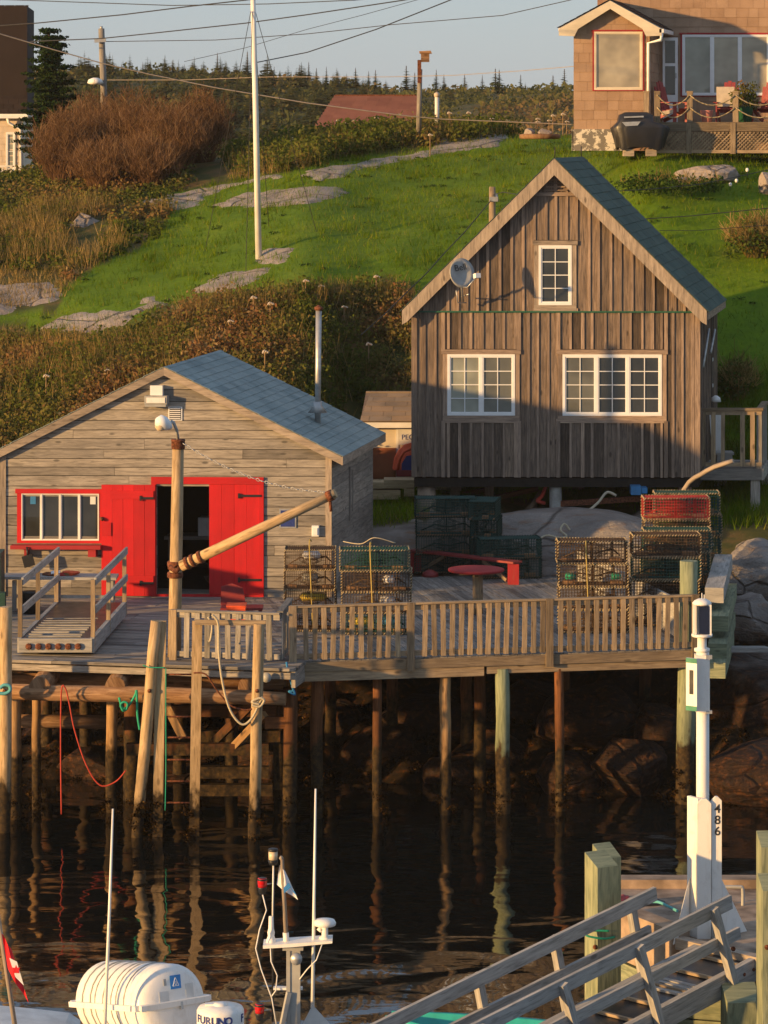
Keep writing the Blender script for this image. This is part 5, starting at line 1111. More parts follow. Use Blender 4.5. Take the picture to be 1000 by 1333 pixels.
q=MB(); c0=P(238,577,56.5); c1=P(430,641,55.65); N=34
for i in range(N):
    t_=i/N; sag=lambda t:-.20*4*t*(1-t); p=c0.lerp(c1,t_)+Vector((0,0,sag(t_))); p2=c0.lerp(c1,(i+.9)/N)+Vector((0,0,sag((i+.9)/N))); dd_=(p2-p); s_=Vector((0,0,.022)) if i%2 else Vector((0,.022,0)); q.tube([p,p+dd_*.3+s_,p2-dd_*.3+s_,p2],.007,4,False); q.tube([p,p+dd_*.3-s_,p2-dd_*.3-s_,p2],.007,4,False)
q.build('chain',M['galv'],dk_)
lm=thing('yard_lamp','cobra head lamp on a bent arm on top of the crane mast','lamp',a)
q=MB(); q.tube([a,P(230,560,56.5),P(226,550,56.4),P(222,548,56.4)],.03,8); q.build('arm',M['grey_plastic'],lm)
lc=P(213,551,56.3); dr_=Vector((-.72,-.3,.45)).normalized(); sv=dr_.cross(Vector((0,0,1))).normalized(); uv_=sv.cross(dr_)
q=MB(); q.lathe(lc-dr_*.17,[(.03,0),(.085,.06),(.125,.18),(.11,.28),(.03,.33)],14,axis=tuple(dr_)); q.build('housing',M['white_vinyl'],lm)
q=MB(); q.lathe(lc-uv_*.02+dr_*.03,[(.10,0),(.10,.05),(.075,.11),(.02,.14)],14,axis=tuple(-uv_)); q.build('lens',M['lens'],lm)
# ------------------------------------------------------------ aluminium ramp on the shed wharf
rp=thing('boarding_ramp','grey ramp with handrails lying on the wharf in front of the shed window','ramp',P(72,862,56.5))
fl0=Vector((X(25,56.7),56.7,0)); fr0=Vector((X(120,56.7),56.7,0)); bk=Vector((X(163,60.9)-X(120,56.7),4.2,0)); L_=bk.length; bd=bk.normalized(); cr=(fr0-fl0)
f=lambda a,b,z: fl0+cr*a+bd*b+Vector((0,0,z))      # a 0..1 across, b metres back
z0=DK+.06; hgt=.26
q=MB()
for a_ in (0,1): q.beam(f(a_,0,z0+hgt/2),f(a_,L_,z0+hgt/2+.05),.07,hgt)
q.beam(f(0,.0,z0+hgt/2),f(1,.0,z0+hgt/2),.09,hgt-.02); q.beam(f(0,L_,z0+.1),f(1,L_,z0+.1),.09,.14); q.build('side_beam',M['aluminium_wood'],rp)
q=MB()
for i in range(6): q.lathe(f(.14+i*.135,-.055,z0+.12),[(.055,0),(.06,.03),(.03,.035)],10,axis=(0,-1,0))
q.build('roller',M['rust'],rp)
q=MB(); q.beam(f(.5,.05,z0+hgt-.03),f(.5,L_-.05,z0+hgt+.02),cr.length-.08,.02); q.build('walk_surface',M['cover'],rp)
q=MB()
for i in range(9): b_=.15+i*.26; q.beam(f(.08,b_,z0+hgt+.0),f(.82,b_+random.uniform(-.05,.05),z0+hgt+.0),.05,.03)
q.build('cleats',M['aluminium_wood'],rp)
for a_ in (0,1):
    pz_=[]
    for b_ in (.1,2.0,4.1): q=MB(); q.beam(f(a_,b_,z0+.05),f(a_,b_,z0+1.27),.075,.075,up=(0,1,0)); q.build('post',M['rail'],rp)
    q=MB(); q.beam(f(a_+.03,.1,z0+1.24),f(a_+.03,4.15,z0+1.27),.04,.13); q.beam(f(a_+.03,.1,z0+.74),f(a_+.03,4.15,z0+.76),.04,.13); q.build('handrail',M['aluminium_wood'],rp)
q=MB(); q.beam(P(112,860,57.6),P(155,857,57.6),.14,.12); tag(q.build('timber_block',M['aluminium_wood'],None,P(135,858,57.6)),'short grey timber lying beside the front of the ramp','timber')
q=MB(); q.beam(P(140,826,60.2),P(160,826,60.2),.3,.14); q.beam(P(142,818,60.4),P(158,818,60.4),.2,.12); tag(q.build('support_blocks',M['log'],None,P(150,826,60.3)),'wood block propping the upper end of the ramp','timber')
# trestle table and clutter before the window
tb=thing('trestle_table','long low grey trestle table under the red framed window','table',P(75,790,62.3))
q=MB(); q.beam(P(5,750,62.3),P(153,751,62.3),.6,.05); q.build('table_top',M['aluminium_wood'],tb); q=MB(); q.beam(P(18,776,62.3),P(148,777,62.3),.05,.06); q.build('stretcher',M['galv'],tb)
for px in (20,75,146): q=MB(); p=P(px,752,62.3); q.box(p.x-.04,p.x+.04,62.1,62.18,DK,p.z-.03); q.box(p.x-.04,p.x+.04,62.45,62.53,DK,p.z-.03); q.build('leg',M['aluminium_wood'],tb)
for i,(px,w_,mt) in enumerate(((64,18,'rust'),(72,12,'flag_white'),(80,16,'net_red'),(92,18,'orange'),(88,10,'log'))): 
    rock('rope_pile',P(px,748-(i%2)*2,62.3),(w_/67/2*1.2,.14,.05),['reddish heap of gear at the left on the trestle table','white lump of gear on the trestle table','dark red bundle in the middle of the trestle table','orange bundle at the right on the trestle table','brown lump between the bundles on the trestle table'][i],M[mt],60+i,'gear')
q=MB(); q.tube([P(35,712,63.9),P(36,724,63.85)],.02,6); q.obox(P(37,730,63.82),(.1,0,.03),(0,.05,0),(-.03,0,.11)); tag(q.build('hanging_bucket',M['black'],None,P(37,728,63.8)),'black scoop hanging on the wall below the red window frame','scoop')
q=MB(); q.box(X(-40,61.5),X(3,61.5),61.2,61.9,DK,Z(718,61.5)); q.box(X(0,61),X(8,61),60.8,61.0,DK,Z(770,61)); tag(q.build('fish_box',M['cage_green'],None,P(0,800,61.4)),'dark box stack at the far left edge before the shed','box')
q=MB(); q.lathe(P(40,800,61.8),[(.16,0),(.19,.42),(.2,.44)],14); tag(q.build('bucket',M['black'],None,P(40,800,61.8)),'black bucket under the trestle table','bucket')
# low red chair behind the short railing
rc=thing('deck_chair','low dark red folding chair on the wharf behind the short railing','chair',P(310,795,61.4))
c=Vector((X(305,61.4),61.4,DK)); q=MB(); q.prism([(c.x-.27,c.z+.18),(c.x+.22,c.z+.18),(c.x+.15,c.z+.52),(c.x-.05,c.z+.6),(c.x-.26,c.z+.54)],c.y+.2,c.y+.24); q.build('backrest',M['maroon'],rc)
q=MB(); q.box(c.x-.25,c.x+.55,c.y-.3,c.y+.19,c.z+.16,c.z+.2); q.build('seat',M['maroon'],rc)
for a_ in (-.22,.5): q=MB(); q.box(c.x+a_-.03,c.x+a_+.03,c.y-.28,c.y+.1,c.z,c.z+.158); q.build('leg',M['maroon'],rc)
q=MB(); q.box(X(296,60.6),X(320,60.6),60.4,60.8,DK,DK+.32); q.box(X(295,60.6),X(321,60.6),60.38,60.82,DK+.321,DK+.35); tag(q.build('crate',M['orange'],None,P(308,800,60.6)),'small orange crate in front of the low red chair','crate')
# ------------------------------------------------------------ lobster traps
def trap(cage,rim,net,label,cat='lobster trap',brick='net_brown',L=1.27,Wd=.56,H=.40,heads=2):
    t=thing('lobster_trap',label,cat,(0,0,0),'wire lobster traps stacked on the deck'); q=MB(); g=.052; r=.0056
    def wire(a,b): q.beam(a,b,r*2,r*2) if False else q.tube([a,b],r,3,False,smooth=False)
    nx,ny,nz=int(L/g),int(Wd/g),int(H/g)
    for i in range(nx+1):
        x=-L/2+L*i/nx
        for y in (-Wd/2,Wd/2): wire((x,y,0),(x,y,H))
        for z in (0,H): wire((x,-Wd/2,z),(x,Wd/2,z))
    for k_ in range(nz+1):
        z=H*k_/nz
        for y in (-Wd/2,Wd/2): wire((-L/2,y,z),(L/2,y,z))
        for x in (-L/2,L/2): wire((x,-Wd/2,z),(x,Wd/2,z))
    for j in range(ny+1):
        y=-Wd/2+Wd*j/ny
        for z in (0,H): wire((-L/2,y,z),(L/2,y,z))
        for x in (-L/2,L/2): wire((x,y,0),(x,y,H))
    q.build('wire_cage',M[cage],t)
    q=MB(); cn=[(sx*L/2,sy*Wd/2,z) for sx in (-1,1) for sy in (-1,1) for z in (0,H)]
    eds=[(a,b) for i,a in enumerate(cn) for b in cn[i+1:] if sum(abs(a[k_]-b[k_])>1e-6 for k_ in range(3))==1]
    for a,b in eds:
        a,b=Vector(a),Vector(b); l=(b-a).length; n=int(l/.055)
        for i in range(n): 
            p=a.lerp(b,(i+.2)/n); p2=a.lerp(b,(i+.8)/n); o=Vector((.0,0,.014)) if abs(b.z-a.z)<.01 else Vector((.014,0,0)); q.tube([p-o,p2+o],.011,4,True)
    q.build('edge_lacing',M[rim],t)
    q=MB(); 
    for s_ in (-1,1):                          # funnels of knotted twine
        st=((s_*L*.03,.17),(s_*L*.14,.10),(s_*L*.22,.065)); n=12
        rg=[[Vector((xx,math.cos(6.283*k_/n+j*.26)*rr*1.3,H*.5+math.sin(6.283*k_/n+j*.26)*rr)) for k_ in range(n)] for j,(xx,rr) in enumerate(st)]
        for j in range(3): q.tube(rg[j]+[rg[j][0]],.004,3,False)
        for k_ in range(n): q.tube([rg[0][k_],rg[1][k_],rg[2][k_]],.004,3,False); q.tube([rg[0][k_],rg[1][(k_+2)%n]],.004,3,False)
    for x in (-L*.0,L*.3):
        for k_ in range(9): q.tube([(x,-Wd/2+.04+k_*.06,.02),(x,-Wd/2+.04+k_*.06,H-.03)],.004,3,False)
        for k_ in range(6): q.tube([(x,-Wd/2+.03,.04+k_*.06),(x,Wd/2-.03,.04+k_*.06)],.004,3,False)
    q.tube([(-L*.42,.1,.06),(-L*.2,.02,H*.5),(L*.05,.12,H*.35),(L*.3,.0,H*.6),(L*.42,.08,.1)],[.012,.02,.015,.024,.012],6,jit=.3)
    q.build('netting',M[net],t)
    q=MB(); q.box(-L/2+.08,-L/2+.30,-.12,.0,.02,.08); q.box(L/2-.32,L/2-.1,-.16,-.04,.02,.08); q.box(-L/2,L/2,-Wd/2+.01,-Wd/2+.05,-.012,.018); q.box(-L/2,L/2,Wd/2-.05,Wd/2-.01,-.012,.018); q.build('runner',M['log'],t)
    return t
tg=trap('cage_green','lacing','net','x'); tb_=trap('cage_brown','lacing','net_brown','x'); tr_=trap('cage_red','lacing','net_red','x'); td=trap('cage_green','net','net','x')
used={}
def place(proto,x,y,z,lab,rz=0,sc=None,extra=None):
    rz+=random.uniform(-.035,.035); x+=random.uniform(-.025,.025); y+=random.uniform(-.03,.03)
    if id(proto) not in used and sc is None: used[id(proto)]=1; t=proto; t.location=(x,y,z); t.rotation_euler=(0,0,rz); t['label']=lab
    else: t=dup(proto,(x,y,z),rz,lab,scale=sc)
    if extra:
        for (nm_,mt,dx,dz_,w_,h_) in extra:
            q=MB(); q.lathe((x+dx,y-.08,z+dz_),[(.01,-w_/2),(h_*.5,-w_*.4),(h_*.5,w_*.4),(.01,w_/2)],10,axis=(1,0,0)); o=q.build(nm_,M[mt],None,(x+dx,y-.08,z+dz_)); tag(o,extra_lab.pop(0),'buoy')
    return t
extra_lab=['white buoy inside the top trap of the stack nearest the red shed','white buoy inside the second trap of the stack nearest the red shed','yellow buoy inside the third trap of the stack nearest the red shed','crumpled white float inside the second trap of the cream laced stack','crumpled white float in the third trap of the cream laced stack','yellow float seen low through the railing','blue float seen low through the railing','left green float in the second trap of the stack left of the tall group','right green float in the second trap of the stack left of the tall group']
ordn=['bottom','third down','second down','top']
for k_ in range(4):
    ex={3:[('float','flag_white',.02,.24,.34,.15)],2:[('float','grey_plastic',0,.2,.3,.15)],1:[('float','yellow',.05,.22,.5,.16)],0:None}[k_]
    place(tb_,X(404,59.8),59.8,DK+.02+k_*.375,ordn[k_]+' trap of the narrow stack nearest the red shed',0,(.74,1,.9),ex) if k_>1 or k_<1 or True else 0
for k_ in range(4):
    ex={2:[('float','flag_white',.22,.2,.22,.16)],1:[('float','flag_white',.2,.2,.3,.18)],0:[('float','yellow',-.3,.2,.4,.14),('float','blue',.2,.2,.4,.16)]}.get(k_)
    place(tg if k_!=1 and k_!=2 else tb_,X(489,59.4),59.4,DK+.02+k_*.385,ordn[k_]+' trap of the second stack from the left with cream rope laced edges',0,(1,1,.93),ex)
for k_ in range(4):
    ex={2:[('float','green_rope',-.42,.16,.2,.12),('float','green_rope',.42,.16,.2,.12)]}.get(k_)
    place(tb_,X(772,59.6),59.6,DK+.02+k_*.42,ordn[k_]+' brown trap of the stack just left of the tall corner group',.0,None,ex)
for k_ in range(4):
    place(tb_ if k_!=2 else tg,X(865,60.4),60.4,DK+.02+k_*.425,ordn[k_]+' trap of the front stack in the tall group at the deck corner',0)
    place(tg,X(872,61.2)+.12,61.2,DK+.02+k_*.425,ordn[k_]+' trap of the middle stack in the tall group at the deck corner',0)
for k_ in range(5):
    place(tr_ if k_==4 else tb_,X(879,62.6),62.6,DK+.02+k_*.43,['bottom','fourth down','third down','second down','red meshed top'][k_]+' trap of the tallest stack at the back of the deck corner',0)
    place(tg,X(888,63.5)+.1,63.5,DK+.02+k_*.43,['bottom','fourth down','third down','second down','top'][k_]+' green trap of the rearmost stack at the deck corner',0)
for k_ in range(4): place(td,X(580,67.7),67.7,DK+.02+k_*.39,ordn[k_]+' dark trap of the left stack in the shade under the house',.0,(1,1.1,.93))
for k_ in range(4): place(td,X(632,67.4),67.5,DK+.02+k_*.385,ordn[k_]+' dark trap set endwise beside the shaded left stack',1.45,(.8,1,.93))
for k_ in range(2): place(td,X(661,66.9),66.9,DK+.02+k_*.4,['lower','upper'][k_]+' dark trap of the low shaded stack behind the red bench',.1)
for px,D,k_,lb in ((484,59.05,4,'yellow cord tied down the front of the cream laced trap stack'),(765,59.25,4,'yellow cord tied down the front of the brown trap stack left of the tall group'),(405,59.45,4,'yellow cord down the front of the narrow trap stack')): 
    zt=DK+.03+k_*(.40); rope('cord',[Vector((X(px,D)+.0,D+.3,zt+.01)),Vector((X(px,D)-.03,D,zt)),Vector((X(px,D),D-.01,zt-.8)),Vector((X(px,D)+.03,D,zt-1.5))],.012,'yellow_rope',lb,None,'cord')
rope('cord',[P(447,705,59.5),P(470,708,59.3),P(488,700,59.2),P(515,707,59.3)],.009,'beige_rope','thin pale string lying on top of the cream laced trap stack',None,'cord')
# red bench, round table
bn=thing('bench','long red plank bench with end boards in front of the dark traps','bench',P(605,765,66.8))
b0=P(536,718,67.8); b1=P(674,734,65.8); b0.z=b1.z=3.25; q=MB(); q.beam(b0,b1,.28,.04); q.build('seat',M['maroon'],bn)
for t_ in (.04,.96): q=MB(); p=b0.lerp(b1,t_); q.obox((p.x,p.y,DK+.21),(.11,0,0),(0,.14,0),(0,0,.21)); q.build('end_board',M['red_old'],bn)
for t_,s_ in ((.1,1),(.9,-1)): q=MB(); p=b0.lerp(b1,t_); p2=b0.lerp(b1,t_+s_*.22); q.beam((p.x,p.y-.0,DK+.06),(p2.x,p2.y,3.2),.05,.07); q.build('brace',M['rail'],bn)
rt=thing('round_table','round red topped table on a wooden post behind the long railing','table',P(622,790,61.8))
c=P(620,742,61.8); q=MB(); q.lathe(c,[(.52,-.025),(.54,-.01),(.54,.02),(.5,.03)],32); q.build('table_top',M['red_old'],rt); q=MB(); q.tube([(c.x+.03,c.y,DK),(c.x+.03,c.y,c.z-.06)],.1,14); q.build('post',M['rail'],rt)
q=MB(); q.beam(c+Vector((-.32,0,-.06)),c+Vector((.36,0,-.06)),.07,.07); q.beam(c+Vector((0,-.3,-.06)),c+Vector((0,.3,-.06)),.07,.065); q.build('brace',M['rail'],rt)
q=MB(); p=P(560,743,67.2); q.lathe(Vector((p.x,67.0,DK)),[(.18,0),(.16,.08),(.05,.14)],12); tag(q.build('red_float',M['maroon'],None,Vector((p.x,67.0,DK))),'red float lying on the deck under the left end of the bench','float')
# things under the house
nb=MB()
for i in range(14): nb.tube([P(704-i*.6,640+i*1.5,70.5),P(690-i*2,665+i*1.2,70.2),P(665-i*3,683+i*1.2,70.0),P(640-i*3,690+i*.8,69.8)],.05,6,jit=.2)
tag(nb.build('fishing_net',M['net_brown'],None,P(670,670,70)),'bundled tan fishing net slung under the house','net')
rope('rope',[P(712,630,70.4),P(706,645,70.3),P(700,652,70.2),P(709,655,70.3)],.045,'red_rope','orange rope hanging at the head of the slung net')
rope('rope',[P(802,645,69.2),P(790,641,69.3),P(778,655,69.1),P(760,668,68.8),P(735,672,68.5),P(720,668,68.3),P(714,680,68.1),P(705,690,67.8)],.03,'beige_rope','pale thick rope winding over the grey granite rock')
rope('rope',[P(742,690,67.4),P(735,682,67.4),P(730,690,67.3),P(738,698,67.2),P(728,700,67.2),P(712,697,67.3),P(700,703,67.2)],.022,'beige_rope','coil of thin pale rope on the rock beside the concrete post')
rope('driftwood_branch',[P(880,655,67.0),P(897,628,66.8),P(912,618,66.6),P(930,608,66.4),P(955,600,66.2)],[.05]*4 if False else .05,'trim_wood','pale curved driftwood branch leaning over the tallest trap stack',None,'branch',8,2)
q=MB(); q.beam(P(722,656,70.2),P(880,646,70.4),.12,.12); tag(q.build('rusty_pipe',M['rust'],None,P(800,650,70.3)),'rusty red pipe lying under the house','pipe')
q=MB(); q.box(X(821,69.8),X(834,69.8),69.6,70,Z(643,69.8),Z(632,69.8)); q.box(X(834,69.8)+.01,X(842,69.8),69.6,70,Z(641,69.8),Z(634,69.8)); tag(q.build('tote',M['blue'],None,P(828,640,69.8)),'small blue box under the house beside the rusty pipe','box')
for i,(px,py) in enumerate(((660,640),(600,640),(640,655),(780,640),(850,640))): q=MB(); q.beam(P(px-40,py+14,72+i*.3),P(px+40,py-4,72.4+i*.3),.12,.1); tag(q.build('timber',M['pile_shaded'],None,P(px,py,72)),['old dark timber leaning under the middle of the house','old dark timber under the left of the house','dark timber sloping behind the fishing net','dark timber behind the concrete post','dark timber under the right of the house'][i],'timber')
# stacked treated timbers right of the deck
for i,(a,b,lb) in enumerate((((930,775),(942,742),'topmost grey green timber beside the deck corner'),((936,812),(948,752),'second grey green timber down beside the deck corner'),((934,848),(955,765),'third grey green timber down beside the deck corner'),((932,873),(961,790),'lowest grey green timber beside the deck corner'))):
    D0=59.2-i*.5; p0=P(a[0],a[1],D0); p1=p0+Vector((.55,3.6,.15-.05*i)); q=MB(); q.beam(p0,p1,.34,.28,up=(0,0,1)); tag(q.build('square_timber',M['treated'] if i else M['aluminium_wood'],None,p0),lb,'timber','square timbers stacked right of the deck')
q=MB(); q.beam(P(925,845,60),P(1000,845,60.4),.3,.08); tag(q.build('plank',M['aluminium_wood'],None,P(960,845,60)),'short grey plank lying on the reddish shore rock','plank')
# ------------------------------------------------------------ poles, flagpole and wires
fp=thing('flagpole','tall white flagpole with guy wires on the lawn','flagpole',P(337,330,84))
base_=P(337,331,84); q=MB(); q.tube([base_-Vector((0,0,.3)),P(333,150,84),P(328,-60,84)],[.085,.075,.06],12); q.build('pole',M['white_paint'],fp)
for px,py,D in ((267,330,86.5),(320,342,82.5),(350,315,87.5),(412,308,85.5)): gxx=X(px,D); q=MB(); q.tube([P(329,2,84),Vector((gxx,D,gz(gxx,D)))],.008,4,False); q.build('guy_wire',M['wire_dark'],fp)
up=thing('utility_pole','wooden utility pole with cross arm and lamp among the rusty bushes','utility pole',P(137,160,104))
q=MB(); q.tube([P(138,200,104),P(132,37,104)],[.12,.10],10); q.build('pole',M['rail_grey'],up); q=MB(); q.beam(P(123,53,103.8),P(138,52,103.8),.1,.12); q.tube([P(132,38,104),P(132,34,104)],.05,6); q.build('crossarm',M['galv'],up)
q=MB(); q.tube([P(135,110,104),P(126,104,103.6)],.03,6); q.lathe(P(124,110,103.6),[(.14,0),(.26,.05),(.22,.16),(.08,.22)],12); q.build('lamp',M['white'],up)
bp_=thing('birdhouse_pole','wooden post carrying a dark birdhouse on the crest of the lawn','birdhouse',P(546,160,101))
q=MB(); q.tube([P(545,175,101),P(547,90,101)],[.09,.075],10); q.build('post',M['rail_grey'],bp_); q=MB(); q.box(X(546,101)-.06,X(546,101)+.06,100.8,100.89,Z(108,101),Z(78,101)); q.build('bracket',M['rust'],bp_)
c=P(554,73,101); q=MB(); q.box(c.x-.14,c.x+.12,c.y-.2,c.y+.2,c.z-.18,c.z+.08); q.prism([(c.x-.18,c.z+.08),(c.x+.2,c.z+.08),(c.x+.16,c.z+.17),(c.x-.2,c.z+.15)],c.y-.25,c.y+.25); q.build('birdhouse',M['log'],bp_)
for px,py0,py1,D,lb in ((569,122,165,103,'short post with white top on the crest beside the birdhouse pole'),(380,181,205,101,'short pale post with white cap among the weeds on the crest')): 
    q=MB(); q.tube([P(px,py1+10,D),P(px,py0,D)],.07,8); o=tag(q.build('marker_post',M['white_paint'],None,P(px,py1,D)),lb,'post'); q=MB(); q.lathe(P(px,py0,D),[(.09,-.1),(.1,0),(.03,.06)],8); q.build('cap',M['umbel'],o)
hp_=thing('service_pole','short weathered pole with cable bracket on the lawn behind the house roof','utility pole',P(641,300,82))
q=MB(); q.tube([P(641,345,82),P(641,243,82)],[.1,.085],10); q.build('pole',M['rail'],hp_); q=MB(); q.box(X(637,82),X(648,82),81.8,81.9,Z(262,82),Z(256,82)); q.tube([P(645,252,82),P(648,262,82)],.05,6); q.build('bracket',M['galv'],hp_)
def wire(pts,r,mt,lb,sag=.0,cat='cable'):
    q=MB(); q.tube(pts,r*.75,5,False); tag(q.build('cable',M[mt],None,pts[0]),lb,cat,'overhead cables')
def wp(l,D0,D1):
    n=len(l); return [P(a,b,D0+(D1-D0)*i/(n-1)) for i,(a,b) in enumerate(l)]
wire(wp([(-40,-2),(24,0),(224,7),(350,5),(462,0),(560,-8)],92,84),.017,'wire_dark','uppermost cable crossing the sky at the top left')
wire(wp([(-40,36),(48,30),(160,19),(248,8),(320,0),(380,-8)],90,80),.022,'wire_dark','second cable from the top, rising past the dark roof to the flagpole top')
wire(wp([(40,54),(132,50),(200,43),(320,30),(400,19),(526,0),(600,-13)],104,90),.024,'wire_dark','cable from the utility pole rising steeply towards the top centre')
wire(wp([(136,54),(280,52),(400,44),(510,32),(654,20),(742,0),(800,-16)],104,96),.017,'wire_dark','cable from the utility pole running low to the roof of the brown house')
wire(wp([(240,80),(320,62),(400,38),(470,20),(542,0),(580,-10)],110,96),.012,'wire_dark','faint thin cable rising behind the flagpole')
wire(wp([(330,82),(400,68),(490,38),(586,0),(620,-14)],118,100),.026,'wire_dark','thick cable rising from the far trees to the top centre')
wire(wp([(-30,34),(0,44),(68,64),(132,82),(192,96),(280,114),(400,134),(530,151),(574,155),(744,162)],94,97),.024,'cable_pale','pale cable crossing low over the red roof to the brown house')
wire(wp([(136,104),(240,104),(350,100),(500,100),(590,98),(680,92),(750,86)],104,98),.014,'cable_pale','thin horizontal cable along the far tree line')
wire(wp([(799,249),(850,246),(910,240),(960,230),(1040,212)],80,84),.014,'wire_dark','upper cable over the lawn right of the grey roof')
wire(wp([(838,285),(900,281),(1000,271),(1040,266)],79,80),.016,'wire_dark','middle cable over the lawn right of the grey roof')
wire(wp([(859,300),(910,300),(946,297),(1040,290)],78,80),.01,'wire_dark','lowest thin cable over the lawn right of the grey roof')
wire(wp([(641,259),(629,273),(605,302),(578,330),(556,355),(534,376),(505,405),(470,436)],82,74),.018,'wire_dark','sagging black service cable from the short pole down into the scrub')
wire(wp([(641,254),(655,250),(672,253),(690,262)],82,76),.014,'wire_dark','short black cable from the short pole to the gable')
# ------------------------------------------------------------ shrubs, spruce, weeds
def bush(name,px,py,D,w_,h_,label,mat='twig',ntw=260,leaf=0,lm='heath_leaf',hue=.7,grp='leafless rusty bushes behind the field'):
    x=X(px,D); g=gz(x,D)-.05; t=thing(name,label,'bush',(x,D,g),grp); w_=w_*D/F/2; h_=h_*D/F
    V=[];Fq=[];r=[]
    for i in range(ntw):
        a=random.random()*6.28; sp_=random.random()**.6; p=Vector((x+math.cos(a)*w_*.35*random.random(),D+math.sin(a)*w_*.35*random.random(),g)); e=Vector((x+math.cos(a)*w_*sp_,D+math.sin(a)*w_*sp_*.8,g+h_*(1-.35*sp_**2)*random.uniform(.5,1.1)))
        prev=p; 
        for s_ in range(1,5):
            c=p.lerp(e,s_/4)+Vector((random.gauss(0,.06),random.gauss(0,.06),.10*h_*math.sin(s_/4*3.14))); wd=.016*(1.1-s_/5)
            V+=[prev-Vector((wd,0,0)),prev+Vector((wd,0,0)),c+Vector((wd*.7,0,0)),c-Vector((wd*.7,0,0))]; i0=len(V)-4; Fq.append((i0,i0+1,i0+2,i0+3)); r.append(random.random()*.6)
            if s_>1:
                for k_ in range(4):
                    q_=c+Vector((random.gauss(0,.16),random.gauss(0,.16),abs(random.gauss(.18,.12)))); V+=[c-Vector((.008,0,0)),c+Vector((.008,0,0)),q_+Vector((.004,0,0)),q_-Vector((.004,0,0))]; i0=len(V)-4; Fq.append((i0,i0+1,i0+2,i0+3)); r.append(random.random())
            prev=c
    npmesh('twigs',np.array([tuple(v) for v in V]),np.array(Fq),np.array(r),M[mat],parent=t)
    n=leaf; cs=[]
    if n:
        for i in range(n): a=random.random()*6.28; sp_=random.random()**.5; cs.append((x+math.cos(a)*w_*sp_*.9,D+math.sin(a)*w_*sp_*.7,g+h_*(1-.5*sp_**2)*random.uniform(.25,.98)))
        V,Fq,r=leafcloud(np.array(cs),np.full(n,.3),42,.045,np.full(n,hue)+np.random.normal(0,.08,n),.8); npmesh('foliage',V,Fq,r,M[lm],parent=t)
    return t
for i,(px,D,w_,h_,lb) in enumerate(((80,99,80,92,'rusty leafless bush beside the pale corner of the dark roofed house'),(122,101,120,100,'tall rusty bush in front of the utility pole'),(172,100,130,102,'widest rusty bush just right of the utility pole'),(222,99,110,84,'medium rusty bush left of the long rock strip'),(262,101,90,88,'smallest rusty bush at the right end of the row'),(135,97,90,62,'low rusty bush in front of the tall ones'),(190,97,90,60,'low reddish bush at the foot of the widest bush'))): bush('bare_bush',px,240,D,w_,h_,lb,'twig',520,6,'heath_leaf',.74)
bush('round_bush',985,325,80.5,85,52,'yellow green arching bush at the right edge of the lawn','dry_blade',160,30,'green_leaf',.9,None)
bush('ground_bush',870,262,83.5,150,20,'low dark green plants below the lichen grey boulder','dry_blade',20,60,'green_leaf',.55,None)
bush('ground_bush',960,610,75.5,60,52,'green shrub behind the house landing','dry_blade',60,30,'green_leaf',.7,None)
for i,(px,py,D) in enumerate(((973,222,85),(959,236,84.6),(951,241,84))):
    t=thing('garden_light',['upper right small white garden light on the lawn','middle small white garden light on the lawn','lowest left small white garden light on the lawn'][i],'garden light',P(px,py+10,D),'garden lights on the lawn'); q=MB(); q.tube([P(px,py+16,D),P(px,py,D)],.012,6); q.build('stake',M['black'],t); q=MB(); q.lathe(P(px,py,D),[(.03,-.03),(.045,0),(.04,.05),(.015,.07)],10); q.build('lamp_head',M['white'],t)
def big_spruce(px,py,D,h_,w_,label):
    x=X(px,D); g=gz(x,D); t=thing('spruce_tree',label,'tree',(x,D,g)); H_=h_*D/F; W_=w_*D/F/2; q=MB(); q.tube([(x,D,g-.2),(x,D,g+H_*.95)],[.22,.03],10); q.build('trunk',M['bark'],t)
    cs=[];rad=[];hue=[]
    for k_ in range(17):
        z=.10+.86*k_/17; nb=8 if k_<12 else 5
        for b in range(nb):
            a=random.random()*6.28; L=W_*(1-z)**.5*random.uniform(.35,1.15)
            for s_ in range(1,6): cs.append((x+math.cos(a)*L*s_/5,D+math.sin(a)*L*s_/5,g+H_*z+.25*(s_/5)*L*.5-.2*math.sin(s_))); rad.append(.16+.10*(1-s_/6)); hue.append(random.uniform(.1,.8))
    V,Fq,r=leafcloud(np.array(cs),np.array(rad)*1.35,44,.055,np.array(hue),.28); npmesh('crown',V,Fq,r,M['spruce'],parent=t)
big_spruce(64,240,106,195,92,'big dark spruce beside the dark roofed house'); big_spruce(20,240,121,262,60,'dark spruce rising behind the dark roof at the left edge')
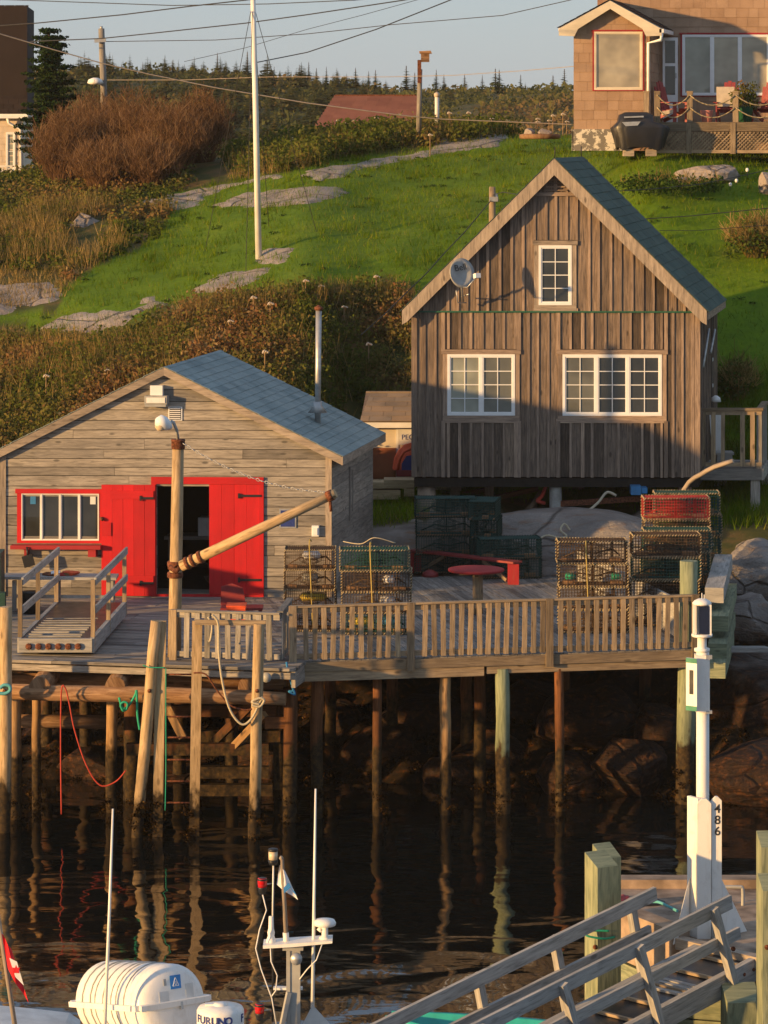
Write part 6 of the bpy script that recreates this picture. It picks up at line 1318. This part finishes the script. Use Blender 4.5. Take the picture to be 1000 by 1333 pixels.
# seed heads
hd=None; random.seed(5)
spots=[(118,402),(214,545),(255,430),(300,420),(268,415),(352,408),(380,372),(398,370),(430,382),(448,398),(500,398),(490,368),(470,420),(330,395),(505,440),(418,372),(520,470),(345,470),(165,470),(140,480),(240,470),(60,500),(30,520),(480,455),(525,560),(205,150),(440,140),(452,150),(490,140),(480,152),(700,110),(715,115),(733,108),(738,118),(720,125),(585,150),(610,150),(640,140),(700,128),(460,146),(520,150),(660,132),(560,178)]
spots=[q for i_,q in enumerate(spots) if q[1]<300 or i_%2]
for px,py in spots:
    D=min((75+i*.25 for i in range(130)),key=lambda q:abs(rowof(px,q)-(py+26))); x=X(px,D); g=gz(x,D); top=g+random.uniform(.45,.75)
    if hd is None:
        hd=thing('seed_head','x','wildflower',(0,0,0),'pale flat topped seed heads standing above the scrub'); q=MB(); q.tube([(0,0,0),(0,0,1)],.014,4,False); q.build('stem',M['stem'],hd)
        q=MB(); 
        for k_ in range(16): a=random.random()*6.28; rr_=.085*random.random()**.5; q.lathe((math.cos(a)*rr_,math.sin(a)*rr_,1.03-.9*rr_),[(.008,-.03),(.024,0),(.012,.03)],6)
        q.build('flower_head',M['umbel'],hd); t=hd
    else: t=dup(hd,(0,0,0))
    t.location=(x,D,g); t.scale=(1,1,top-g); t['label']='pale flat seed head on a thin dry stem above the scrub'
# ------------------------------------------------------------ light tower on the dock
lt=thing('harbour_light','white navigation light tower numbered 486 with green and white sign','light tower',P(918,1214,41.3))
D=41.3; px_m=F/D; zd=1.7
c0=Vector((X(915,D),D,zd)); q=MB(); q.tube([(c0.x,D,zd),(c0.x,D,Z(845,D))],.083,20); q.build('pole',M['white'],lt)
def chamf(x0,x1,z0,z1,ch): return [(x0,z0),(x1,z0),(x1,z1-ch),(x1-ch,z1),(x0+ch,z1),(x0,z1-ch)]
q=MB(); q.prism(chamf(X(906,D),X(925,D)-.01,zd,Z(1036,D),.06),D-.20,D-.14); q.build('front_board',M['white'],lt)
q=MB(); q.prism(chamf(X(925,D)+.0,X(938,D)+.0,zd,Z(1034,D),.05),D-.16,D-.10); nb_=q.build('number_board',M['white'],lt)
q=MB(); xl=X(897,D); q.obox((xl+.06,D-.08,(zd+Z(1036,D))/2),(.06,-.09,0),(.022,.014,0),(0,0,(Z(1036,D)-zd)/2)); q.build('side_board',M['white'],lt)
q=MB(); q.box(X(908,D),X(934,D),D-.10,D+.12,zd,Z(1045,D)); q.build('inner_core',M['grey_plastic'],lt)
for i,ch in enumerate('486'): text('numeral',ch,.155,basis(Vector((X(932.5,D),D-.163,Z(1050+i*14.5,D))),(1,0,0),(0,0,1)),M['ink'],nb_,.002,.002)
for a,b,c_,dy in ((872,899,1150,-.25),(940,975,1172,.1)):
    s_=1 if a<900 else -1; x0_=X(897 if s_>0 else 938,D); x1_=X(a if s_>0 else b,D); q=MB(); q.add([(x0_,D-.08,zd),(x1_,D+dy*2,zd),(x0_,D-.08,zd+.75),(x0_+.0,D-.04,zd),(x1_,D+dy*2+.04,zd),(x0_,D-.04,zd+.75)],[[0,1,2] if s_<0 else [0,2,1],[3,5,4] if s_<0 else [3,4,5],[0,3,4,1],[1,4,5,2],[2,5,3,0]],[[(0,0)]*3,[(0,0)]*3,[(0,0)]*4,[(0,0)]*4,[(0,0)]*4]); q.build('gusset',M['white'],lt)
q=MB(); q.box(X(905,D),X(923,D),D-.12,D+.10,Z(925,D),Z(852,D)); q.build('battery_box',M['white'],lt)
q=MB(); q.box(X(918,D),X(926,D),D-.13,D-.09,Z(856,D),Z(851,D)); q.box(X(918,D),X(926,D),D-.13,D-.09,Z(927,D),Z(923,D)); q.build('bracket',M['galv'],lt)
sgp=MB(); xs0,xs1=X(893,D),X(906,D); cc=Vector(((xs0+xs1)/2,D-.17,(Z(922,D)+Z(854,D))/2)); ax=Vector((.065,-.045,0)); ay=Vector((.01,.014,0)); hz_=(Z(854,D)-Z(922,D))/2
sgp.obox(cc,ax,ay,(0,0,hz_)); s1=sgp.build('day_mark',M['white'],lt); nn=Vector((-.045,-.065,0)).normalized()*.019
q=MB(); q.obox(cc+nn+Vector((0,0,hz_-.03)),ax,nn*.12,(0,0,.03)); q.obox(cc+nn-Vector((0,0,hz_-.03)),ax,nn*.12,(0,0,.03)); q.build('green_band',M['sign_green'],s1)
q=MB(); q.obox(cc+nn*1.02+Vector((0,0,.03)),ax*.36,nn*.12,(0,0,hz_*.46)); q.build('dark_rectangle',M['ink'],s1)
# lantern
lc=Vector((X(914,D),D,0)); q=MB(); z1,z2=Z(850,D),Z(830,D); q.lathe((lc.x,D,z1),[(.075,0),(.075,.06),(.06,.07),(.06,z2-z1)],16); q.lathe((lc.x,D,z1+.02),[(.10,0),(.10,.04)],16); q.build('neck',M['white'],lt)
q=MB(); q.lathe((lc.x,D,Z(829,D)),[(.12,0),(.135,.01),(.135,.035),(.12,.04)],20); q.lathe((lc.x,D,Z(787,D)),[(.12,0),(.125,.02),(.10,.05),(.05,.075)],20); 
for s_ in ((-1,-1),(1,-1),(-1,1),(1,1)): q.box(lc.x+s_[0]*.1-.013,lc.x+s_[0]*.1+.013,D+s_[1]*.08-.013,D+s_[1]*.08+.013,Z(826,D),Z(786,D))
q.tube([(lc.x,D,Z(781,D)),(lc.x,D,Z(772,D))],.006,5); q.tube([(lc.x+.03,D,Z(781,D)),(lc.x+.03,D,Z(774,D))],.006,5); q.build('lantern_frame',M['white'],lt)
q=MB(); q.box(lc.x-.045,lc.x+.085,D-.098,D-.085,Z(824,D),Z(788,D)); q.build('solar_panel',M['solar'],lt); q=MB(); q.box(lc.x-.07,lc.x+.06,D-.06,D+.06,Z(825,D),Z(787,D)); q.build('lantern_core',M['grey_plastic'],lt)
# ------------------------------------------------------------ dock at lower right
dockt=thing('dock','low public dock of concrete and timber cribwork at the lower right','dock',(5,42,1.9))
cl=Vector((X(797,42.4),42.4,0)); cr_=Vector((X(886,40.95),40.95,0))
dock_poly=[(cl.x,cl.y),(cr_.x,cr_.y),(X(1010,39.8),39.8),(9,39.3),(9,44.2),(cl.x+.1,44.2)]
q=MB(); q.prism(dock_poly,1.42,1.7,ax='z'); q.build('concrete_deck',M['conc_warm'],dockt)
q=MB(); d_=(cr_-cl); n_=Vector((d_.y,-d_.x,0)).normalized(); n_=-n_ if n_.y>0 else n_
q.beam(cl+Vector((.0,0,1.54)),cr_+Vector((0,0,1.54)),.28,.64); q.build('curb_wall',M['conc_warm'],dockt)
q=MB(); q.beam((cl.x,44.0,1.72),(9,44.0,1.72),.3,.2); q.build('back_curb',M['conc_warm'],dockt)
for k_ in range(5):
    q=MB(); z=1.03-k_*.32; q.beam(cl+n_*.02+Vector((0,.1,z)),cr_+n_*.02+Vector((-.02,.1,z)),.3,.30); q.build('crib_timber',M['treated'],dockt)
    q=MB(); q.beam(Vector((cr_.x-.2,41.0,z+.22)),Vector((9,39.45,z+.22)),.3,.30); q.build('crib_timber',M['treated'],dockt)
q=MB(); q.beam(Vector((cr_.x-.02,cr_.y-.04,1.70)),Vector((X(1010,39.8),39.76,1.70)),.16,.14); q.build('edge_board',M['trim_wood'],dockt)
def sqpile(px,pyt,D,w_,label,rot=.5,mat='treated',slant=.14):
    x=X(px,D); zt=Z(pyt,D); ca,sa=math.cos(rot)*w_/2,math.sin(rot)*w_/2; q=MB(); pts=[]
    for z in (-1.5,zt):
        for a,b in ((-1,-1),(1,-1),(1,1),(-1,1)): pts.append((x+a*ca-b*sa*-1*0+b*-sa,D+a*sa+b*ca,z+(slant*(.5 if a*0+b>0 else -.5) if z>0 else 0)))
    uv=[[(z,i*.4),(z,i*.4+.3),(z+4,i*.4+.3),(z+4,i*.4)] for i,z in enumerate((0,3,7,11))]
    q.add(pts,[[0,1,5,4],[1,2,6,5],[2,3,7,6],[3,0,4,7],[4,5,6,7]],uv+[[(0,0),(.3,0),(.3,.3),(0,.3)]])
    o=q.build('dock_piling',M[mat],None,Vector((x,D,.5))); tag(o,label,'piling','square treated pilings round the dock'); q=MB(); q.lathe((x-w_*.3,D-w_*.62,Z(1228,D)),[(.03,0),(.03,.02)],8,axis=(0,-1,0)); q.build('bolt_hole',M['rust'],o); return o
sqpile(783,1118,40.2,.30,'thick square green piling at the left corner of the dock, front one of the pair')
sqpile(790,1107,40.7,.26,'square green piling just behind the front left corner piling')
sqpile(1003,1092,38.6,.28,'square green piling rising at the right edge of the photo',.1)
sqpile(1006,1148,38.1,.30,'lower square green piling at the right edge in front of the tall one',.1)
sqpile(965,1292,39.3,.42,'short green piling under the upper end of the gangway',.1)
rope('hose',[P(793,1212,40.0),P(768,1212,39.95),P(764,1218,39.9),P(785,1222,39.95),P(800,1220,40.1)],.014,'green_rope','thin green line wound round the corner piling')
rope('hose',[P(834,1176,41.6),P(855,1174,41.5),P(870,1180,41.2),P(882,1186,41.0)],.02,'cyan_rope','pale green hose lying along the dock curb left of the light tower')
rope('hose',[P(940,1204,42),P(965,1202,42),P(985,1203,42),P(1000,1205,42)],.02,'cyan_rope','pale green hose on the dock right of the light tower')
rope('cleat_rail',[P(938,1185,42.9),P(938,1157,42.9),P(942,1155,42.9),P(962,1155,42.9),P(967,1158,42.9),P(967,1185,42.9)],.025,'grey_plastic','grey bent pipe rail behind the light tower',None,'rail')
for i,(px,w_,mt) in enumerate(((808,26,'maroon'),(836,44,'black'),(802,16,'red_rope'))): rock('tarp_bundle',P(px,1178+(4 if i==2 else 0),43.2-i*.2),(w_/100/2*1.3,.2,.13),['dark red bundle behind the corner piling','black tarpaulin heap on the dock behind the curb','bright red rope heap beside the corner piling'][i],M[mt],80+i,'bundle')
q=MB(); q.box(X(930,41),X(941,41),40.9,41.1,1.7,1.9); tag(q.build('concrete_block',M['concrete'],None,P(935,1210,40.3)),'small pale block at the foot of the light tower','block')
# ------------------------------------------------------------ gangway
gw=thing('gangway','wooden gangway with leaning rail posts sloping down from the dock','gangway',(4.2,38.8,1.9))
gd=Vector((-.7071,-.7071,0)); gc=Vector((.7071,-.7071,0)); Wg=.9; slope=-.15; g0=Vector((X(985,40.0),40.0,1.7)) 
gf=lambda a,t,z: g0-gc*Wg*(1-a)+gd*t+Vector((0,0,z+slope*t))       # a: 0 far side, 1 near side
q=MB(); LG=7.6
for a_ in (0,1): q.beam(gf(a_,0,-.08),gf(a_,LG,-.08),.09,.28)
q.build('side_beam',M['aluminium_wood'],gw)
q=MB(); q.beam(gf(.5,.05,-.02),gf(.5,LG,-.02),Wg-.1,.03); q.build('walk_surface',M['cover'],gw)
for i in range(18): q=MB(); q.beam(gf(.05,.25+i*.5,.018),gf(.93,.25+i*.5,.018),.05,.035); q.build('tread_cleat',M['rail'],gw)
q=MB(); 
for i in range(4): q.beam(gf(.1,1.05+i*.09,.01),gf(.9,1.05+i*.09,.01),.08,.03)
q.build('repair_boards',M['aluminium_wood'],gw)
for a_ in (0,1):
    q=MB(); o_=gc*(.06 if a_ else -.06); q.beam(gf(a_,(.8,.58)[a_],.93)+o_,gf(a_,LG,.93)+o_,.05,.17); q.build('top_rail',M['aluminium_wood'],gw)
    q=MB(); q.beam(gf(a_,(.9,.42)[a_],.5)+o_,gf(a_,LG,.5)+o_,.05,.14); q.build('lower_rail',M['aluminium_wood'],gw)
    for t_ in ((.55,1.95,3.3,4.7,6.2) if a_ else (.95,2.35,3.7,5.1)): q=MB(); q.beam(gf(a_,t_,-.15)+o_*1.8,gf(a_,t_+(.42 if a_ else .28),.98)+o_*1.8,.09,.10,up=tuple(gd)); q.build('post',M['aluminium_wood'],gw)
for t_ in (.12,.3,.5): q=MB(); q.lathe(gf(1,t_,-.06)+gc*.046,[(.022,0),(.024,.01)],6,axis=tuple(gc)); q.build('bolt',M['rust'],gw)
# ------------------------------------------------------------ small teal boat
sk=thing('skiff','teal green skiff partly hidden under the gangway at the bottom','boat',(.8,41,.4))
pts=[];fs=[];sec=12
outl=lambda t:.62*math.sin(min(1,t*1.6+.12)*math.pi/2)
o0=Vector((X(506,42.2),42.2,0)); ddir=Vector((.93,-.36,0)).normalized(); dn=Vector((.36,.93,0)).normalized()
for i in range(sec+1):
    t=i/sec; c=o0+ddir*(t*4.2)+Vector((0,0,.46-.10*t)); w_=outl(t)
    for s_,zz in ((-1,0),(-.92,-.02),(-.75,-.32),(.75,-.32),(.92,-.02),(1,0),(1.02,-.06),(.7,-.5),(-.7,-.5),(-1.02,-.06)): pts.append(c+dn*(s_*w_)+Vector((0,0,zz)))
for i in range(sec):
    for k_ in range(10): fs.append([i*10+k_,i*10+(k_+1)%10,(i+1)*10+(k_+1)%10,(i+1)*10+k_])
q=MB(); q.add(pts,fs,[[(0,0)]*4]*len(fs),True); q.build('hull',M['teal'],sk)
for t_ in (.3,.6): c=o0+ddir*(t_*4.2)+Vector((0,0,.33)); q=MB(); q.beam(c-dn*.55,c+dn*.55,.25,.03); q.build('seat',M['teal'],sk)
# ------------------------------------------------------------ fishing boat in the foreground
fb=thing('fishing_boat','white fishing boat whose cabin roof shows along the bottom left','boat',(-2.5,30.5,0))
pts=[];fs=[];n=14
for i in range(n+1):
    t=i/n; x=-9+12*t; w_=1.9*math.sin(min(1,(1-t)*2.2+.05)*math.pi/2); zt=1.15+.5*t*t
    for yy,zz in ((-w_,zt),(-w_*.8,.1),(0,-.5),(w_*.8,.1),(w_,zt)): pts.append((x,30.3+yy,zz))
for i in range(n):
    for k_ in range(5): fs.append([i*5+k_,(i+1)*5+k_,(i+1)*5+(k_+1)%5,i*5+(k_+1)%5])
fs.append([0,1,2,3,4][::-1]); fs.append([n*5+k_ for k_ in range(5)]); q=MB(); q.add(pts,fs,[[(0,0)]*len(f_) for f_ in fs],False); q.build('hull',M['white'],fb)
q=MB(); q.box(-5.4,-1.5,29,31.1,1.1,3.05); q.build('wheelhouse',M['white'],fb); q=MB(); q.box(-5.6,-1.35,28.8,31.25,3.05,3.14); q.build('cabin_roof',M['white'],fb)
for i in range(4): q=MB(); q.box(-5.1+i*.95,-4.4+i*.95,28.985,28.999,2.1,2.8); q.build('window',M['glass'],fb)
q=MB()
ps_=[]; n=20
for i in range(n+1):
    t=i/n; ps_.append((X(-40+145*t,31.4),Z(1309+16*max(0,t-.25)**1.2+ (8*(t-.9)*10 if t>.9 else 0),31.4)))
q.prism(ps_+[(ps_[-1][0],3.13),(ps_[0][0],3.13)],30.2,31.4); q.build('roof_hump',M['fabric_white'],fb)
# mast and gear
Dm=30.0; mp=lambda px,py,D=Dm: P(px,py,D)
ms=thing('instrument_mast','grey boat mast carrying aerials, lamps and a cross plate','mast',mp(382,1333)-Vector((0,0,1.5)))
q=MB(); q.box(X(373,Dm),X(378,Dm),Dm-.06,Dm+.06,1.2,Z(1236,Dm)); q.box(X(378,Dm)+.001,X(391,Dm),Dm-.05,Dm+.05,1.2,Z(1236,Dm)); q.beam(mp(366,1340,29.9),mp(376,1292,29.93),.04,.04); q.build('post',M['grey_plastic'],ms)
q=MB(); q.prism([(X(343,Dm),Z(1231,Dm)),(X(380,Dm),Z(1229,Dm)),(X(433,Dm),Z(1224,Dm)),(X(433,Dm),Z(1221,Dm)),(X(385,Dm),Z(1224,Dm)),(X(343,Dm),Z(1227,Dm))],Dm-.12,Dm+.12); q.build('cross_plate',M['white'],ms); q=MB(); q.box(X(368,Dm),X(395,Dm),Dm-.05,Dm+.05,Z(1236,Dm),Z(1230,Dm)); q.build('plate_clamp',M['grey_plastic'],ms); q=MB(); q.box(X(356,Dm),X(394,Dm),Dm-.03,Dm+.03,Z(1288,Dm),Z(1285,Dm)); q.build('step_plate',M['white'],ms)
q=MB(); q.lathe(mp(386,1247,29.9),[(.03,0),(.055,.02),(.055,.06)],14,axis=(0,-1,0)); q.build('horn',M['galv'],ms)
q=MB(); q.lathe(mp(423,1222),[(.055,0),(.055,.015),(.03,.02),(.03,.10),(.025,.12),(.10,.125),(.105,.15),(.09,.175),(.03,.185)],18); q.lathe(mp(417,1210),[(.0,-.03),(.035,0),(.0,.03)],8); q.build('gps_antenna',M['white'],ms)
q=MB(); q.lathe(mp(353,1228),[(.05,0),(.045,.03),(.03,.07),(.035,.10),(.025,.14),(.022,.25)],10); q.tube([mp(355,1195),mp(356,1126)],.009,6); q.build('aerial_base',M['white'],ms)
q=MB(); q.tube([mp(355,1330,30.05),mp(356,1126,30.05)],.012,6); q.build('lamp_pole',M['black'],ms)
q=MB(); q.lathe(mp(355.5,1126),[(.035,0),(.045,.03),(.045,.045)],12); al=q.build('masthead_lamp',M['black'],ms); q=MB(); q.lathe(mp(355.5,1108),[(.046,0),(.046,.02),(.03,.025)],12); q.build('cap',M['black'],al); q=MB(); q.lathe(mp(355.5,1119),[(.042,0),(.042,.075)],12); q.build('lens',M['lens'],al)
for px,py in ((341.5,1148),(338,1312)):
    q=MB(); q.lathe(mp(px,py+13),[(.03,-.02),(.04,.03),(.045,.045)],12); q.lathe(mp(px,py-4),[(.045,-.015),(.045,0),(.03,.01)],12); rl_=q.build('red_lamp',M['black'],ms); q=MB(); q.lathe(mp(px,py+7),[(.042,0),(.045,.06),(.042,.085)],12); q.build('lens',M['red_lens'],rl_)
    q=MB(); q.tube([mp(px,py+4),mp(355,py+2,30.05)],.006,4); q.build('lamp_bracket',M['galv'],ms)
for l in ([(342,1165),(347,1185),(338,1210),(333,1235),(340,1262),(354,1300),(360,1335)],[(352,1232),(353,1252),(361,1270),(359,1290),(353,1298)],[(421,1225),(412,1250),(400,1262),(390,1275)]):
    q=MB(); q.tube([mp(a,b,29.9) for a,b in l],.006,5); q.build('cable',M['white'],ms)
wf=thing('stern_flag','small white flag with a blue saltire on a wooden staff','flag',mp(372,1226))
q=MB(); q.tube([mp(373,1226),mp(367,1117)],[.022,.017],8); q.lathe(mp(366,1117),[(.01,-.02),(.025,0),(.01,.02)],8); q.build('staff',M['trim_wood'],wf); q=MB(); q.tube([mp(373,1228),mp(372,1214)],.028,8); q.build('socket',M['white'],wf)
def cloth(name,corners,mat,par,nx=10,ny=8,wave=.03,D=Dm):
    """corners px TL,TR,BR,BL with own depth ripples"""
    pts=[];fs=[]; a,b,c,d=[Vector((*p,0)) for p in corners]
    for j in range(ny+1):
        for i in range(nx+1):
            u=i/nx;v=j/ny; p=a.lerp(b,u).lerp(d.lerp(c,u),v); q3=P(p.x,p.y,D); q3.y+=wave*math.sin(u*7+v*2); pts.append(q3)
    for j in range(ny):
        for i in range(nx): k_=j*(nx+1)+i; fs.append([k_,k_+nx+1,k_+nx+2,k_+1])
    q=MB(); q.add(pts,fs,[[(0,0)]*4]*len(fs),True); return q.build(name,M[mat],par)
fc=cloth('cloth',((364,1126),(371,1134),(388,1172),(360,1152)),'flag_white',wf,wave=.02)
cloth('blue_band',((369,1156),(376,1149),(379,1155),(370,1163)),'sign_blue',wf,4,3,.0,Dm-.035); cloth('blue_band',((379,1156),(383,1160),(387,1167),(382,1162)),'sign_blue',wf,3,3,.0,Dm-.035)
q=MB(); q.tube([mp(407,1312),mp(409,1170),mp(411,1027)],[.018,.014,.009],8); ant=q.build('whip_aerial',M['white'],None,mp(407,1312)); tag(ant,'tall thin white aerial right of the instrument mast','aerial','white whip aerials on the boat')
q=MB(); q.tube([P(136,1345,29.6),P(142,1200,29.6),P(147,1053,29.6)],[.018,.014,.009],8); tag(q.build('whip_aerial',M['white'],None,P(136,1345,29.6)),'tall thin white aerial standing in front of the white canister','aerial','white whip aerials on the boat')
q=MB(); q.add([mp(407,1308,29.9),mp(388,1345,29.6),mp(436,1340,29.6),mp(420,1345,30.4),mp(392,1345,30.4)],[[0,1,2],[0,2,3],[0,3,4],[0,4,1],[1,4,3,2]],[[(0,0)]*3]*4+[[(0,0)]*4]); tag(q.build('aerial_bracket',M['grey_plastic'],None,mp(407,1340)),'grey pointed sheet metal foot of the tall right aerial','bracket')
# life raft canister
lr=thing('life_raft_canister','white ribbed life raft canister on the boat roof','life raft',P(190,1345,30.6))
E=Vector((X(224,29.9),29.9,Z(1306,29.9))); A_=Vector((X(140,31.0),31.0,Z(1300,31.0))); ax=(E-A_); Lc=ax.length; ax.normalize(); side=Vector((0,0,1)).cross(ax).normalized(); upv=ax.cross(side)
q=MB(); prof=[]; Rr=.355
n=30; rings=[]
stations=[(-.045,.18),(-.035,.28),(0,.335)]+[(i/40*Lc,Rr-(.014 if (i%5==0 and 2<i<36) else 0)) for i in range(1,40)]+[(Lc,.335),(Lc+.035,.28),(Lc+.045,.18)]
q.lathe(A_,[(r_,h_) for h_,r_ in stations],40,axis=tuple(ax)); q.build('shell',M['white'],lr)
q=MB(); 
for s_ in (-1,1): q.beam(A_+side*s_*.365-ax*.03,E+side*s_*.365+ax*.03,.07,.05)
q.beam(A_-ax*.055-side*.36,A_-ax*.055+side*.36,.05,.05); q.beam(E+ax*.055-side*.36,E+ax*.055+side*.36,.05,.05); q.build('seam_flange',M['white'],lr)
for i in (5,10,13,18,23,26,31):
    q=MB(); c=A_+ax*(i/40*Lc+.01); q.tube([c+side*math.cos(t_/24*6.2832)*(Rr+.004)+upv*math.sin(t_/24*6.2832)*(Rr+.004) for t_ in range(25)],.008,5,False); q.build('strap',M['grey_plastic'],lr)
ec=E+ax*.047; q=MB(); lx=side if side.x>0 else -side
q.obox(ec+lx*.03+upv*.19,lx*.055,upv*.062,ax*.003); lab=q.build('label',M['sign_blue'],lr)
m3=basis(ec+lx*.03+upv*.19+ax*.004,lx,upv)
q=MB()
for a,b in (((-.03,-.035),(.03,-.035)),((.03,-.035),(0,.04)),((0,.04),(-.03,-.035)),((-.015,0),(.015,0)),((-.015,0),(0,-.035)),((0,-.035),(.015,0))): q.beam(ec+ax*.004+lx*(.03+a[0])+upv*(.19+a[1]),ec+ax*.004+lx*(.03+b[0])+upv*(.19+b[1]),.006,.006,up=tuple(ax))
q.build('label_mark',M['flag_white'],lab)
q=MB(); q.obox(ec-lx*.08+upv*.2,lx*.014,upv*.03,ax*.002); q.build('label',M['grey_plastic'],lr); q=MB(); q.obox(ec-lx*.1+upv*.07,lx*.05,upv*.05,ax*.0015); q.build('label',M['fabric_white'],lr); q=MB(); q.obox(ec+lx*.17+upv*.09,lx*.04,upv*.07,ax*.0015); q.build('label',M['fabric_white'],lr)
q=MB(); q.obox(ec+ax*.02+lx*.06-upv*.02,lx*.012,upv*.04,ax*.015); q.build('clasp',M['galv'],lr)
for t_ in (.25,.75): q=MB(); c=A_+ax*Lc*t_; q.obox((c.x,c.y,(c.z-.3+3.14)/2),side*.34,ax*.04,(0,0,max(.03,(c.z-.3-3.14)/2))); q.build('cradle',M['galv'],lr)
# radar dome
rd=thing('radar_dome','white radar drum with dark lettering at the bottom edge','radar',P(287,1350,29.3))
c=P(287,1308,29.3); q=MB(); q.lathe(c-Vector((0,0,.32)),[(.20,0),(.215,.03),(.215,.27),(.20,.30),(.08,.32)],32); q.lathe(c,[(.07,-.01),(.07,.01),(.03,.02)],14); q.box(c.x-.14,c.x+.06,c.y-.03,c.y+.03,c.z-.005,c.z+.012); q.build('dome',M['white'],rd)
for i,ch in enumerate('FURUNO'):
    a=R(-90-62+i*17.0); n3=Vector((math.cos(a),math.sin(a),0)); text('lettering',ch,.095,basis(Vector((c.x,c.y,c.z-.10))+n3*.217,Vector((-math.sin(a),math.cos(a),0)),(0,0,1)),M['navy'],rd,.002,.003)
a=R(-90+68); n3=Vector((math.cos(a),math.sin(a),0)); text('lettering','F',.095,basis(Vector((c.x,c.y,c.z-.10))+n3*.217,Vector((-math.sin(a),math.cos(a),0)),(0,0,1)),M['navy'],rd,.002,.003)
q=MB(); q.lathe((c.x,c.y,3.0),[(.1,0),(.1,c.z-.325-3.0)],12); q.build('mount',M['white'],rd)
# red and white ensign at the left
en=thing('ensign','red and white national flag on a wooden staff at the lower left edge','flag',P(20,1340,29.5))
q=MB(); q.tube([P(24,1365,29.5),P(-3,1190,29.5)],[.024,.02],8); q.build('staff',M['trim_wood'],en)
cloth('cloth',((2,1215),(14,1235),(37,1306),(10,1262)),'flag_red',en,10,10,.025,29.45)
cloth('white_panel',((12,1247),(22,1252),(31,1283),(20,1272)),'flag_white',en,5,6,.0,29.40)
q=MB(); lc_=P(21,1263,29.385); q.add([lc_+Vector((a,0,b)) for a,b in ((0,.05),(.012,.02),(.035,.025),(.025,-.005),(.03,-.03),(0,-.025),(-.03,-.03),(-.025,-.005),(-.035,.025),(-.012,.02))],[list(range(9,-1,-1))],[[(0,0)]*10]); q.build('leaf_emblem',M['flag_red'],en)
# ------------------------------------------------------------ evening haze
hzb=MB(); hzb.box(-190,190,-4,620,-6,32); hz_o=hzb.build('haze',M['dark']); hz_o.data.materials.clear()
hm_=bpy.data.materials.new('haze'); hm_.use_nodes=True; t_=hm_.node_tree; t_.nodes.clear(); o_=t_.nodes.new('ShaderNodeOutputMaterial'); v_=t_.nodes.new('ShaderNodeVolumePrincipled'); v_.inputs['Density'].default_value=.00014; v_.inputs['Color'].default_value=(.9,.9,.92,1); v_.inputs['Anisotropy'].default_value=0.0
t_.links.new(v_.outputs[0],o_.inputs['Volume']); hz_o.data.materials.append(hm_); tag(hz_o,kind='stuff')
